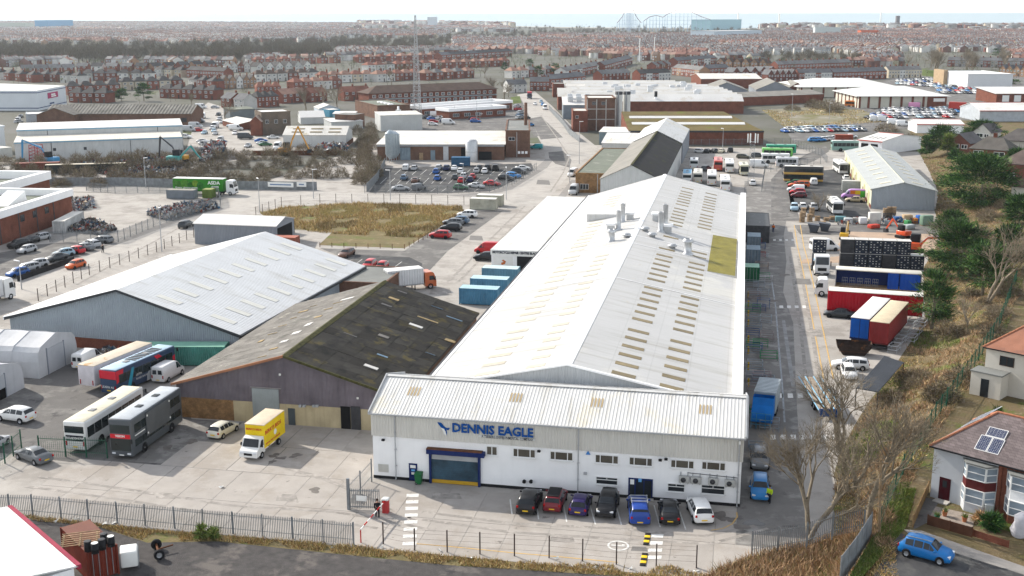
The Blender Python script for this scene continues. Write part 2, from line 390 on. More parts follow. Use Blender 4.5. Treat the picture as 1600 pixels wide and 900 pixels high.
for i,(a,b,r) in enumerate(((428,712,8),(440,716,7),(462,712,9),(425,722,6),(1125,806,12),(1140,812,9),(300,690,10),(262,700,9),(1210,470,14),(1190,560,12),(1215,640,10),(1225,430,14),(1200,530,16))):
 blob(a,b,r,OILS,.030+i*.0006,'oil_stain',seed=20+i)
WEAR=mat('tyre_worn_concrete',(.325,.30,.275),.9,.2,.8,blotch=((.37,.34,.31),.9,.4))
for iw,P_ in enumerate((((60,745),(200,765),(360,790),(520,800),(600,812),(680,830)),((40,760),(190,781),(350,806),(520,815),(590,826)),((600,790),(560,770),(500,745),(440,730)),((615,800),(572,776),(508,750),(452,734)),((660,800),(800,818),(960,826),(1100,838),(1180,822)),((660,812),(800,832),(960,842),(1110,850),(1200,826)),((700,440),(740,400),(790,350),(820,322)),((716,440),(756,400),(806,350),(836,322)),((1262,620),(1254,540),(1243,460),(1234,400)),((1283,620),(1272,540),(1258,460),(1247,400)),((120,445),(200,400),(300,345),(350,330)),((860,300),(880,270),(890,245),(870,215),(845,180)))):
 pline(px(*P_),.45,WEAR,(.0245 if P_[0][1]>700 else .0195)+.0003*iw,'tyre_track')
PATCH=mat('repair_patch',(.20,.19,.18),.9,.15,1.0)
for iw,a in enumerate(((700,775,22,5),(450,778,16,6),(260,775,14,5),(880,842,18,5),(1000,858,12,4),(690,455,16,6),(745,372,10,4),(1268,520,16,6),(1256,440,12,5),(850,285,10,4),(560,780,10,8))):
 sheet('repair_patch',px((a[0]-a[2],a[1]-a[3]),(a[0]+a[2]*.8,a[1]-a[3]+1),(a[0]+a[2],a[1]+a[3]),(a[0]-a[2]*1.2,a[1]+a[3]-1)),PATCH if a[2]<13 else WEAR,(.0282 if a[1]>700 else .0232)+.0001*iw)
_toe=[(70,3.),(85,6.),(92,9.0),(98.7,9.6),(107,9.8),(119,11.8),(132,15.2),(154,21.8),(176,28.0),(188,29.6),(212,32.5),(246,41),(279,44.6),(310,50),(345,53),(447,61),(520,70)]
_fen=[(70,11.8),(92,12.7),(97.4,14.0),(105,16.2),(113,18.8),(121,21.4),(132.6,25.7),(159,35),(192,44.3),(250,55),(310,64),(345,68),(447,78),(520,88)]
def _ip(t,y):return float(np.interp(y,[a for a,_ in t],[b for _,b in t]))
def _sn(x,y):return .5*sin(x*.9+1.3*sin(y*.31))+.5*sin(y*.7+1.1*sin(x*.43))
def bank_z(x,y):
 t0,t1=_ip(_toe,y),_ip(_fen,y);q=min(1,max(0,(x-t0)/max(1,t1-t0)))
 h=3.0*(q*q*(3-2*q))
 if 0<q<1:h += .22*_sn(x,y)*sin(pi*q)
 if y>380:h *= max(0,1-(y-380)/80)
 return h
b_=MB();NX,ys=26,[-20+i*3 for i in range(0,182)]
rows=[]
for y in ys:
 t0,t1=_ip(_toe,y),_ip(_fen,y)
 xs=[t0-.6+(t1-t0+.9)*i/14 for i in range(15)]+[t1+1+9*i for i in range(1,NX-14)]
 rows.append([(x,y,bank_z(x,y)+(.02 if x>t0 else-.06)) for x in xs])
vv=[p for r in rows for p in r];nn=NX
b_.add(vv,[(j*nn+i,j*nn+i+1,(j+1)*nn+i+1,(j+1)*nn+i) for j in range(len(ys)-1) for i in range(nn-1)],0,None,True)
struct(b_.build('embankment',BANKM))
Z3=3.02
sheet('lane',px((1330,960),(1404,832),(1432,845),(1600,899),(1720,945),(1720,1000),(1330,1000),z=3),ASPH,Z3+.012)
sheet('footway',px((1412,828),(1440,830),(1620,893),(1720,930),(1720,945),(1600,899),(1432,846),z=3),PAVE,Z3+.03)
sheet('lawn',px((1372,834),(1405,764),(1432,764),(1416,824),(1345,905),(1325,905),(1362,842),z=3),GRASS,Z3+.018)
sheet('lawn',px((1545,822),(1600,838),(1640,850),(1640,820),(1560,808),z=3),GRASS,Z3+.02)
sheet('gravel_garden',px((1462,792),(1525,806),(1518,832),(1447,818),z=3),mat('garden_gravel',(.34,.29,.25),.95,.2,3,bump=(20,.03)),Z3+.03)
sheet('garden_path',px((1446,778),(1470,782),(1462,792),(1447,818),(1428,828),(1428,815),z=3),ASPHW,Z3+.024)
# generic building parts
def zat(py,x,y,px_=None):
 """height above (x, y) that projects to photo row py"""
 k=(450-py)/FPX;v0=Vector((x,y,-CAMH))
 return (k*v0.dot(CF)-v0.dot(CU))/(CU.z-k*CF.z)
def facem(face,W,D):
 """matrix: local (u along the face, v outwards, z) -> building coordinates"""
 if face == 'f':return Matrix(((1,0,0,0),(0,-1,0,0),(0,0,1,0),(0,0,0,1)))
 if face == 'r':return Matrix(((0,1,0,W),(1,0,0,0),(0,0,1,0),(0,0,0,1)))
 if face == 'l':return Matrix(((0,-1,0,0),(1,0,0,0),(0,0,1,0),(0,0,0,1)))
 return Matrix(((1,0,0,0),(0,1,0,D),(0,0,1,0),(0,0,0,1)))
_wc={}
UPVC=mat('white_window_frame',(.75,.75,.74),.45,.04,2)
def win_mesh(w,h,nx,nz,fr,fm,gm,dep,one):
 key=(round(w,2),round(h,2),nx,nz,fr,fm.name,gm.name,dep,one)
 if key in _wc:return _wc[key]
 f=MB();t=fr
 f.box(0,w,0,dep,0,t);f.box(0,w,0,dep,h-t,h);f.box(0,t,0,dep,t,h-t);f.box(w-t,w,0,dep,t,h-t)
 for i in range(1,nx):f.box(w*i/nx-t/2,w*i/nx+t/2,0,dep*.9,t,h-t)
 for i in range(1,nz):f.box(t,w-t,0,dep*.85,h*i/nz-t/2,h*i/nz+t/2)
 p=MB().box(t*.5,w-t*.5,.002,dep*.4,t*.5,h-t*.5)
 if one:
  f.box(t*.5,w-t*.5,.002,dep*.4,t*.5,h-t*.5,1);r=(f.mesh('window',[fm,gm]),None)
 else:r=(f.mesh('window',[fm]),p.mesh('pane',[gm]))
 _wc[key]=r;return r
def window(t,face,W,D,u,z,w,h,nx=1,nz=1,fr=.06,fm=None,gm=None,dep=.07,one=False,name='window'):
 a,p=win_mesh(w,h,nx,nz,fr,fm or UPVC,gm or MIDG,dep,one)
 o=obj(name,a,t,M=facem(face,W,D)@Matrix.Translation((u,.003,z)))
 if p:obj('pane',p,o)
 return o
_pc={}
def plate(t,face,W,D,u,z,w,h,m,dep=.05,name='panel',color=None,label=None):
 key=(round(w,2),round(h,2),m.name,dep,name)
 if key not in _pc:_pc[key]=MB().box(0,w,0,dep,0,h).mesh(name,[m])
 o=obj(name,_pc[key],t,color=color,M=facem(face,W,D)@Matrix.Translation((u,.003,z)))
 if label:o['label']=label
 return o
def roof_gable(b,W,D,H,rise,axis,ov,th=.14,mat_=0):
 if axis == 'x':
  for s in (0,1):
   y0,y1=(-ov,D/2) if s == 0 else (D+ov,D/2)
   ze=H-rise*ov/(D/2)
   a=[(-ov,y0,ze),(W+ov,y0,ze),(W+ov,y1,H+rise),(-ov,y1,H+rise)]
   v=a+[(x,y,z+th) for x,y,z in a]
   f=[(0,3,2,1),(4,5,6,7),(0,1,5,4),(1,2,6,5),(2,3,7,6),(3,0,4,7)]
   b.add(v,f if s == 0 else [q[::-1] for q in f],mat_)
 else:
  for s in (0,1):
   x0,x1=(-ov,W/2) if s == 0 else (W+ov,W/2)
   ze=H-rise*ov/(W/2)
   a=[(x0,-ov,ze),(x1,-ov,H+rise),(x1,D+ov,H+rise),(x0,D+ov,ze)]
   v=a+[(x,y,z+th) for x,y,z in a]
   f=[(0,3,2,1),(4,5,6,7),(0,1,5,4),(1,2,6,5),(2,3,7,6),(3,0,4,7)]
   b.add(v,f if s == 0 else [q[::-1] for q in f],mat_)
def wall_mesh(W,D,H,rise=0,axis=None,z0=-.1):
 b=MB()
 if not axis:return b.box(0,W,0,D,z0,H)
 if axis == 'x':
  b.quad((0,0,z0),(W,0,z0),(W,0,H),(0,0,H));b.quad((W,D,z0),(0,D,z0),(0,D,H),(W,D,H))
  b.add([(W,0,z0),(W,D,z0),(W,D,H),(W,D/2,H+rise),(W,0,H)],[(0,1,2,3,4)])
  b.add([(0,D,z0),(0,0,z0),(0,0,H),(0,D/2,H+rise),(0,D,H)],[(0,1,2,3,4)])
 else:
  b.quad((W,0,z0),(W,D,z0),(W,D,H),(W,0,H));b.quad((0,D,z0),(0,0,z0),(0,0,H),(0,D,H))
  b.add([(0,0,z0),(W,0,z0),(W,0,H),(W/2,0,H+rise),(0,0,H)],[(0,1,2,3,4)])
  b.add([(W,D,z0),(0,D,z0),(0,D,H),(W/2,D,H+rise),(W,D,H)],[(0,1,2,3,4)])
 return b
def bld(name,label,cat,A,rz,W,D,H,roof,wm,rm,group=None,color=None,rcolor=None,trim=None):
 t=thing(name,label,cat,(A[0],A[1],A[2] if len(A)>2 else 0),rz,group)
 kind=roof[0]
 if kind == 'gable':
  _,axis,rise,ov=roof
  wall_mesh(W,D,H,rise,axis).build('wall',wm,t,color=color)
  b=MB();roof_gable(b,W,D,H+.01,rise,axis,ov);r=b.build('roof',rm,t,color=rcolor)
  if trim:
   q=MB()
   if axis == 'x':
    q.box(-ov-.02,W+ov+.02,-ov-.14,-ov,H-.22,H+.05)
    q.tube((-ov,D/2,H+rise+.16),(W+ov,D/2,H+rise+.16),.12,n=6)
   else:
    q.box(W+ov,W+ov+.14,-ov,D+ov,H-.22,H+.05);q.box(-ov-.14,-ov,-ov,D+ov,H-.22,H+.05)
    q.tube((W/2,-ov,H+rise+.16),(W/2,D+ov,H+rise+.16),.12,n=6)
   q.build('gutter',trim,t)
 elif kind == 'flat':
  _,par,pw=roof
  b=MB().box(0,W,0,D,-.1,H);b.build('wall',wm,t,color=color)
  q=MB()
  for x0,x1,y0,y1 in ((-pw*.4,W+pw*.4,-pw*.4,pw),(-pw*.4,W+pw*.4,D-pw,D+pw*.4),(-pw*.4,pw,pw,D-pw),(W-pw,W+pw*.4,pw,D-pw)):
   q.box(x0,x1,y0,y1,H+.004,H+par)
  q.build('parapet',trim or wm,t,color=color if not trim else None)
  MB().box(pw,W-pw,pw,D-pw,H+.004,H+.06).build('roof',rm,t,color=rcolor)
 elif kind == 'mono':
  _,rise,ov=roof
  b=MB();b.add([(0,0,-.1),(W,0,-.1),(W,D,-.1),(0,D,-.1),(0,0,H),(W,0,H),(W,D,H+rise),(0,D,H+rise)],[(0,1,5,4),(1,2,6,5),(2,3,7,6),(3,0,4,7)]);b.build('wall',wm,t,color=color)
  sl_=rise/D;b=MB()
  a=[(-ov,-ov,H-sl_*ov),(W+ov,-ov,H-sl_*ov),(W+ov,D+ov,H+rise+sl_*ov),(-ov,D+ov,H+rise+sl_*ov)]
  b.add([(x,y,z+.01) for x,y,z in a]+[(x,y,z+.15) for x,y,z in a],[(0,3,2,1),(4,5,6,7),(0,1,5,4),(1,2,6,5),(2,3,7,6),(3,0,4,7)])
  b.build('roof',rm,t,color=rcolor)
 elif kind == 'hip':
  _,rise,ov,ins=roof
  MB().box(0,W,0,D,-.1,H).build('wall',wm,t,color=color)
  b=MB();b.add([(-ov,-ov,H),(W+ov,-ov,H),(W+ov,D+ov,H),(-ov,D+ov,H),(ins,D/2,H+rise),(W-ins,D/2,H+rise),(-ov,-ov,H-.18),(W+ov,-ov,H-.18),(W+ov,D+ov,H-.18),(-ov,D+ov,H-.18)],[(0,1,5,4),(1,2,5),(2,3,4,5),(3,0,4),(6,7,1,0),(7,8,2,1),(8,9,3,2),(9,6,0,3),(6,9,8,7)])
  b.build('roof',rm,t,color=rcolor)
 return t
# the factory with the blue lettering
CLAD=mat('beige_cladding',(.60,.585,.54),.55,.07,.25,streak=.25)
CORR=mat('light_roof_sheet',(.58,.575,.56),.6,.05,.3,grid=(40,40,0,(1.4,.12,.3)),blotch=((.55,.52,.45),.12,.15))
CLADG=mat('pale_grey_cladding',(.50,.52,.53),.6,.08,.4,corr='xy',cper=.33,cdep=.03,streak=.2)
NAVY=mat('navy_paint',(.012,.025,.11),.45,.1,1.5)
BLUEL=mat('blue_lettering',(.006,.07,.28),.4,.05,2)
TAN=mat('aged_rooflight',(.26,.205,.11),.5,.15,1.0,rnd=.25)
CREAMP=mat('cream_rooflight',(.49,.445,.36),.5,.08,1.0,rnd=.12)
MOSSY=mat('mossy_rooflight',(.25,.22,.05),.7,.25,.5,col2=(.15,.13,.035),corr='y',cper=.4,cdep=.03)
SHUT=mat('teal_shutter',(.05,.10,.14),.4,.3,.8,col2=(.025,.04,.055))
LEADF=mat('grey_flashing',(.40,.41,.42),.55,.1,.8)
FX,FY=-34.5,102.0
T=thing('factory_front_block','white factory front with beige cladding and big blue DENNIS EAGLE lettering','factory',(FX,FY,0))
W_,D_=35.75,12.0
lx=lambda p:p.x-FX
def fp(px_,py_,yy=FY):p=gy(px_,py_,yy);return p.x-FX,p.z
MB().box(0,W_,0,D_,.3,4.62).build('wall',WHITE,T)
MB().box(-.02,W_+.02,-.025,D_,-.05,.3).build('plinth',BLACK,T)
b=MB();x=-.10;per=.30
prof=[]
while x<W_+.1:prof += [(x,-.10),(x+.15,-.10),(x+.19,-.15),(x+.26,-.15)];x += per
prof.append((W_+.12,-.10))
b.add([(a,c,4.50) for a,c in prof]+[(a,c,6.95) for a,c in prof],[(i,i+1,len(prof)+i+1,len(prof)+i) for i in range(len(prof)-1)])
b.box(-.10,W_+.12,-.098,.01,4.5,4.55)
b.build('cladding',CLAD,T)
b=MB();b.add([(-.1,-.1,4.5),(-.1,12.1,4.5),(-.1,12.1,6.9),(-.1,6,8.8),(-.1,-.1,6.9)],[(4,3,2,1,0)])
b.add([(W_+.12,-.1,4.5),(W_+.12,12.1,4.5),(W_+.12,12.1,6.9),(W_+.12,6,8.8),(W_+.12,-.1,6.9)],[(0,1,2,3,4)]);b.build('end_cladding',CLAD,T)
ZE,ZR,YR=6.98,8.85,5.9
b=MB();pr=[];x=-.25;per=.335
while x<W_+.2:pr += [(x,0),(x+.17,0),(x+.215,.03),(x+.29,.03)];x += per
n=len(pr)
for (ya,za,yb,zb) in ((-.26,ZE-.08,YR,ZR),(YR,ZR,12.2,ZE+.0)):
 b.add([(a,ya,za+h) for a,h in pr]+[(a,yb,zb+h) for a,h in pr],[(i,i+1,n+i+1,n+i) for i in range(n-1)])
b.add([(-.25,-.26,ZE-.15),(W_+.25,-.26,ZE-.15),(W_+.25,YR,ZR-.1),(-.25,YR,ZR-.1),(W_+.25,12.2,ZE),(-.25,12.2,ZE)],[(0,3,2,1),(3,5,4,2)])
rf=b.build('roof',CORR,T)
b=MB()
for (ya,za,yb,zb) in ((YR-.35,ZR-.06,YR,ZR+.1),(YR,ZR+.1,YR+.35,ZR-.04)):
 b.quad((-.3,ya,za+.07),(W_+.3,ya,za+.07),(W_+.3,yb,zb+.04),(-.3,yb,zb+.04))
b.build('ridge_cap',CORR,rf)
for xe in (-.34,W_+.2):
 b=MB()
 for (ya,za,yb,zb) in ((-.30,ZE-.18,YR,ZR-.05),(YR,ZR-.05,12.2,ZE)):
  b.add([(xe,ya,za),(xe+.14,ya,za),(xe+.14,yb,zb),(xe,yb,zb)]+[(xe,ya,za+.24),(xe+.14,ya,za+.24),(xe+.14,yb,zb+.24),(xe,yb,zb+.24)],[(0,3,2,1),(4,5,6,7),(0,1,5,4),(1,2,6,5),(2,3,7,6),(3,0,4,7)])
 b.build('barge_board',LEADF,T)
MB().box(-.3,W_+.3,-.40,-.26,ZE-.22,ZE-.07).build('gutter',LEADF,T)
stripe=MB().add([(0,0,0),(.13,0,0),(.13,1.35,.457),(0,1.35,.457)],[(0,1,2,3)]).mesh('rooflight',[mat('rooflight_stripe',(.46,.34,.18),.5,.1,1)])
for pxs,pys in ((635,618),(796,628),(922,636),(1094,647)):
 p=on_plane(pxs,pys,Vector((FX,FY-.26,ZE-.08)),Vector((0,-(ZR-ZE+.08),YR+.26)).normalized())
 k0=round((p.x-FX+.25)/per)
 for k in range(4):obj('rooflight',stripe,rf,loc=(-.25+(k0+k)*per+.02,p.y-FY,p.z+.05))
rl2=MB().add([(0,0,0),(.8,0,0),(.8,1.2,-.42),(0,1.2,-.42)],[(0,1,2,3)]).mesh('rooflight',[CREAMP])
for xx in (3.2,13.3,21.3,30.6):obj('rooflight',rl2,rf,loc=(xx,8.2,ZR-(8.2-YR)*(ZR-ZE-.08)/6.3+.075))
for pxx,in ((619,),(904,),(1155,)):
 u=fp(pxx,710)[0];b=MB()
 b.tube((u,-.22,.25),(u,-.22,ZE-.3),.06,n=8);b.tube((u,-.22,.25),(u,-.32,.12),.06,n=8)
 for zz in (1.5,3.2,5):b.box(u-.09,u+.09,-.28,-.03,zz,zz+.06)
 b.build('downpipe',LEADF,T)
def fwin(x0,y0,x1,y1,nx,gm=None,split=None):
 u0,z1=fp(x0,y0);u1,z0=fp(x1,y1)
 w_,h_=u1-u0,z1-z0
 f=MB();t_=.075;d=.09
 f.box(0,w_,0,d,0,t_);f.box(0,w_,0,d,h_-t_,h_);f.box(0,t_,0,d,t_,h_-t_);f.box(w_-t_,w_,0,d,t_,h_-t_)
 f.box(-.06,w_+.06,0,.16,-.07,0)
 cuts={2:(.5,),3:(.22,.76),1:()}[nx]
 if split:
  f.box(t_,w_-t_,0,d*.9,h_*.62-.03,h_*.62+.03);f.box(w_*.5-.03,w_*.5+.03,0,d*.9,h_*.62,h_-t_)
 else:
  for c in cuts:f.box(w_*c-.04,w_*c+.04,0,d*.9,t_,h_-t_)
 o=f.build('window',UPVC,T,M=facem('f',W_,D_)@Matrix.Translation((u0,.004,z0)))
 cc=[0]+list(cuts)+[1] if not split else [0,1]
 for a,c in zip(cc[:-1],cc[1:]):
  MB().box(w_*a+.03,w_*c-.03,.002,.035,.03,h_-.03).build('pane',gm or MIDG,o)
OLIVEG=glassmat('olive_blind_glass',(.105,.095,.075),.15,.5)
for r in ((760,696,777.5,712,2),(801.5,699.5,837,716,3),(859.5,704,895.5,720.5,3),(930,709,966.5,725.5,3),(983,713,1019.5,729,3),(1048,717,1084.5,733,3),(1096.5,720,1133.5,736,3)):
 fwin(*r,gm=OLIVEG)
for r in ((931,743.5,965.5,758.5,1),(1043,754,1070,769.5,1),(1095.5,756,1132.5,773.5,1)):fwin(*r,gm=DARKG,split=True)
def fplate(x0,y0,x1,y1,m,dep=.06,name='panel',parent=None,out=.003):
 u0,z1=fp(x0,y0);u1,z0=fp(x1,y1)
 return MB().box(u0,u1,-out-dep,-out,z0,z1).build(name,m,parent or T),(u0,u1,z0,z1)
fplate(931,759,965.5,771.5,WHITE,.03,'infill_panel')
o,(u0,u1,z0,z1)=fplate(982,746,1019.5,777.5,NAVY,.05,'entrance_door');z0=.02
for a,c in ((.06,.25),(.31,.62),(.66,.95)):
 MB().box(u0+(u1-u0)*a,u0+(u1-u0)*c,-.075,-.055,z0+.15,z1-.15).build('pane',DARKG,o)
MB().box(u0+.18,u0+.55,-.085,-.078,1.45,1.95).build('notice',WPLATE,o)
MB().box(u0+.95,u0+1.25,-.085,-.078,1.75,2.1).build('notice',mat('blue_notice',(.15,.4,.7),.5),o)
MB().box(u0-.1,u1+.1,-.6,.0,-.04,.14).build('door_step',CONC,T)
u0,z1=fp(674.5,708);u1,_=fp(747.5,712)
o=MB().box(u0,u1,-.10,-.004,.05,z1).build('roller_shutter',SHUT,T)
b=MB()
for zz in np.arange(.5,z1-.1,.22):b.box(u0+.04,u1-.04,-.118,-.101,zz,zz+.03)
b.build('slat_ribs',SHUT,o)
MB().box(u0+.03,u1-.03,-.16,-.101,.06,.42).build('warning_strip',mat('amber_strip',(.5,.3,.03),.6,.1,3),o)
MB().box(u0+.03,u1-.03,-.13,-.101,z1-.55,z1-.02).build('shutter_box',LEADF,o)
for a in (u0-.22,u1):MB().box(a,a+.22,-.30,-.004,-.02,z1+.2).build('door_jamb',NAVY,T)
b=MB().box(u0-.4,u1+.7,-.62,-.004,z1+.12,z1+.58);b.build('door_canopy',NAVY,T)
MB().box(u0-.4,u1+.45,-.60,-.01,z1+.585,z1+.66).build('canopy_cap',RUST,T)
o,(a0,a1,c0,c1)=fplate(639,723.5,652.5,751,NAVY,.07,'personnel_door')
for (fx,fz,fw,fh,mm) in ((.18,.74,.64,.17,WPLATE),(.3,.56,.42,.10,mat('blue_notice',(.15,.4,.7),.5)),(.3,.36,.36,.13,WPLATE)):
 MB().box(a0+(a1-a0)*fx,a0+(a1-a0)*(fx+fw),-.085,-.074,c0+(c1-c0)*fz,c0+(c1-c0)*(fz+fh)).build('notice',mm,o)
o,(a0,a1,c0,c1)=fplate(591,724.5,607.5,738,CLAD,.04,'louvre_vent')
for k in range(9):MB().box(a0+.08,a1-.08,-.075,-.044,c0+.08+k*.085,c0+.12+k*.085).build('slat',CLAD,o)
for cx_,cy_ in ((600.5,685.5),(843,703),(1032,717),(1041,715.5)):
 u,z=fp(cx_,cy_);b=MB().tube((u,-.02,z),(u,-.3,z+.02),.035,n=6);b.rbox(u-.16,u+.16,-.5,-.26,z-.09,z+.12,.04)
 b.build('security_camera',BLACK,T)
for cx_ in (819.5,830):
 u,z=fp(cx_,751);MB().tube((u,-.02,z),(u,-.25,z-.04),.15,.19,n=10).build('flue_outlet',BLACK,T)
u,z=fp(919,707);MB().add([(u-.22,-.12,z-.18),(u+.22,-.12,z-.18),(u,-.12,z+.22),(u-.22,-.01,z-.18),(u+.22,-.01,z-.18),(u,-.01,z+.22)],[(0,1,2),(0,3,4,1),(1,4,5,2),(2,5,3,0)]).build('alarm_box',mat('blue_alarm',(.05,.2,.5),.5),T)
fplate(912,737,917,741.5,LEADF,.12,'meter_box')
for cx_,cy_ in ((1069,747),(1088,748.5),(1114.5,750),(1140.5,753)):
 u,z=fp(cx_,cy_)
 o=MB().rbox(u-.48,u+.48,-.48,-.12,z-.33,z+.33,.03).build('air_conditioner',mat('aircon_casing',(.42,.42,.40),.5,.1,3),T)
 MB().lathe([(.25,0),(.25,.03),(.02,.04)],14,M=Matrix.Translation((u-.06,-.482,z))@Matrix.Rotation(pi/2,4,'X')).build('fan_grille',DSTEEL,o)
 b=MB()
 for s in (-.33,.33):b.box(u+s-.03,u+s+.03,-.10,-.01,z-.35,z+.62);b.box(u+s-.03,u+s+.03,-.46,-.01,z-.40,z-.35)
 b.build('bracket',STEEL,o)
u=fp(1152,760)[0];MB().tube((u,-.1,.4),(u,-.1,2.9),.03,n=6).tube((u,-.1,2.9),(u-4.6,-.1,3.05),.03,n=6).build('pipe',BLACK,T)
u0,z0=fp(707,673.5);u1,_=fp(834,681)
me=text_mesh('DENNIS EAGLE',1.0,.05,.028)
wd=max(v.co.x for v in me.vertices);s_=(u1-u0)/wd;hc=.70
me.transform(Matrix.Diagonal((s_,.86/hc,1,1)));me.materials.clear();me.materials.append(BLUEL)
zt=fp(770,677)[1]
obj('lettering',me,T,M=UP(u0,-.24,zt-.02))
eu,ez=fp(684,659);ev,ew=fp(704,680)
def ep(fx,fz):return (eu+(ev-eu)*fx,-.22,ew+(ez-ew)*fz)
b=MB()
def flat(b,pts,mat_=0):
 n=len(pts);b.add([Vector(p) for p in pts]+[Vector(p)+Vector((0,.1,0)) for p in pts],[tuple(range(n))]+[(i,n+i,n+(i+1) % n,(i+1) % n) for i in range(n)],mat_)
flat(b,[ep(0,1),ep(.28,1),ep(.66,.60),ep(1,.62),ep(.88,.45),ep(.62,.5),ep(.5,.55),ep(.3,.62)])
flat(b,[ep(.28,.62),ep(.52,.55),ep(.68,.3),ep(.72,0),ep(.55,.1),ep(.44,.36)],1)
flat(b,[ep(.56,.5),ep(.7,.48),ep(.76,.25),ep(.73,.0),ep(.66,.3)])
b.build('eagle_emblem',[BLUEL,WPLATE],T)
o,(a0,a1,c0,c1)=fplate(748.5,679,836.5,687.5,mat('sign_plate',(.6,.61,.60),.5,.03,2),.05,'strapline_plate',out=.17)
me=text_mesh('A TERBERG ENVIRONMENTAL COMPANY',.30,.004,.004);wd=max(v.co.x for v in me.vertices)
me.transform(Matrix.Diagonal(((a1-a0)*.92/wd,1.25,1,1)));me.materials.clear();me.materials.append(mat('dark_print',(.03,.035,.05),.6))
obj('lettering',me,o,M=UP(a0+.3,-.235,(c0+c1)/2-.12))
fplate(1155,688,1157.5,693,WPLATE,.3,'floodlight')
XL,XR,XP,XRG=-32.75,.1,1.08,-16.97
ZL,ZRG,ZRR=5.7,9.14,5.75
Y0,YL,YG,YRR=114.2,249.5,262.5,256.5
T2=thing('main_shed','long white factory shed with rows of rooflights and roof stacks','shed',(XRG,Y0,0))
def L2(x,y,z):return (x-XRG,y-Y0,z)
MROOFL=mat('white_main_roof',(.46,.457,.45),.6,.04,.1,corr='y',cper=.33,cdep=.012,grid=(4.1,1.02,.10,(.05,.9,.3)),blotch=[((.50,.49,.46),.06,.2),((.44,.42,.38),.3,-.2)])
MROOFR=MROOFL
b=MB();b.quad(L2(XL,Y0,ZL),L2(XRG,Y0,ZRG),L2(XRG,YG,ZRG),L2(XL,YL,ZL));b.quad(L2(XRG,Y0,ZRG),L2(XR,Y0,ZRR),L2(XR,YRR,ZRR),L2(XRG,YG,ZRG))
for me_ in (b,):pass
rf2=b.build('roof',MROOFL,T2)
if rf2.data.polygons[0].normal.z<0:rf2.data.flip_normals()
b=MB()
b.quad(L2(XL,Y0,0),L2(XL,YL,0),L2(XL,YL,ZL-.02),L2(XL,Y0,ZL-.02))
b.quad(L2(XP,Y0,0),L2(XP,YRR,0),L2(XP,YRR,ZRR),L2(XP,Y0,ZRR))
b.add([L2(XL,Y0,0),L2(XP,Y0,0),L2(XP,Y0,ZRR-.02),L2(XRG,Y0,ZRG-.02),L2(XL,Y0,ZL-.02)],[(0,1,2,3,4)])
b.add([L2(XL,YL,0),L2(XRG,YG,0),L2(XRG,YG,ZRG-.02),L2(XL,YL,ZL-.02)],[(3,2,1,0)])
b.add([L2(XRG,YG,0),L2(XP,YRR,0),L2(XP,YRR,ZRR-.02),L2(XRG,YG,ZRG-.02)],[(3,2,1,0)])
b.build('wall',CLADG,T2)
b=MB()
b.add([L2(XR,Y0,ZRR),L2(XP+.15,Y0,ZRR),L2(XP+.15,YRR,ZRR),L2(XR,YRR,ZRR)]+[L2(XR,Y0,ZRR+.55),L2(XP+.15,Y0,ZRR+.55),L2(XP+.15,YRR,ZRR+.55),L2(XR,YRR,ZRR+.55)],[(0,3,2,1),(4,5,6,7),(0,1,5,4),(1,2,6,5),(2,3,7,6),(3,0,4,7)]);b.build('parapet',WHITE,T2)
b=MB();b.box(XL-XRG-.45,XL-XRG-.05,0,YL-Y0,ZL-.25,ZL-.02);b.build('gutter',DSTEEL,T2)
MB().box(XL-XRG-.03,XL-XRG+.25,0,YL-Y0,ZL-.01,ZL+.12).build('eaves_flashing',WHITE,T2)
b=MB().add([(-.45,0,ZRG-.06),(0,0,ZRG+.09),(.45,0,ZRG-.05),(-.45,YG-Y0,ZRG-.06),(0,YG-Y0,ZRG+.09),(.45,YG-Y0,ZRG-.05)],[(0,1,4,3),(1,2,5,4)])
b.build('ridge_cap',WHITE,T2)
for xe,ze in ((XL,ZL),(XR,ZRR)):
 b=MB();dx=xe-XRG
 b.add([(0,-.25,ZRG-.1),(dx,-.25,ze-.1),(dx,.05,ze-.1),(0,.05,ZRG-.1),(0,-.25,ZRG+.1),(dx,-.25,ze+.1),(dx,.05,ze+.1),(0,.05,ZRG+.1)],[(0,1,5,4),(4,5,6,7),(0,3,2,1),(2,3,7,6)]);b.build('barge_board',WHITE,T2)
SR=(ZRR-ZRG)/(XR-XRG);SL_=(ZRG-ZL)/(XRG-XL)
def zr(x):return ZRG+SR*(x-XRG) if x>XRG else ZL+SL_*(x-XL)
PR0,PRN=Vector((XRG,Y0,ZRG)),Vector((-SR,0,1)).normalized()
PL0,PLN=Vector((XRG,Y0,ZRG)),Vector((-SL_,0,1)).normalized()
def panel_mesh(x0,x1,wy,m):
 b=MB();z0,z1=zr(x0)-ZRG,zr(x1)-ZRG
 b.add([(x0-XRG,0,z0+.035),(x1-XRG,0,z1+.035),(x1-XRG,wy,z1+.035),(x0-XRG,wy,z0+.035),(x0-XRG,0,z0),(x1-XRG,0,z1),(x1-XRG,wy,z1),(x0-XRG,wy,z0)],[(0,1,2,3),(4,5,1,0),(5,6,2,1),(6,7,3,2),(7,4,0,3)])
 return b.mesh('rooflight',[m])
c1a=on_plane(955,583,PR0,PRN).x;c1b=on_plane(991,597,PR0,PRN).x
c2a=on_plane(1033,592,PR0,PRN).x;c2b=on_plane(1069,605,PR0,PRN).x
yst=on_plane(955,583,PR0,PRN).y
p1,p2=panel_mesh(c1a,c1b,1.05,TAN),panel_mesh(c2a,c2b,1.05,TAN)
lw=XRG-XL
p3,p4=panel_mesh(XRG-4.6,XRG-2.6,1.1,CREAMP),panel_mesh(XRG-10.2,XRG-7.6,1.1,CREAMP)
yy=yst;k=0
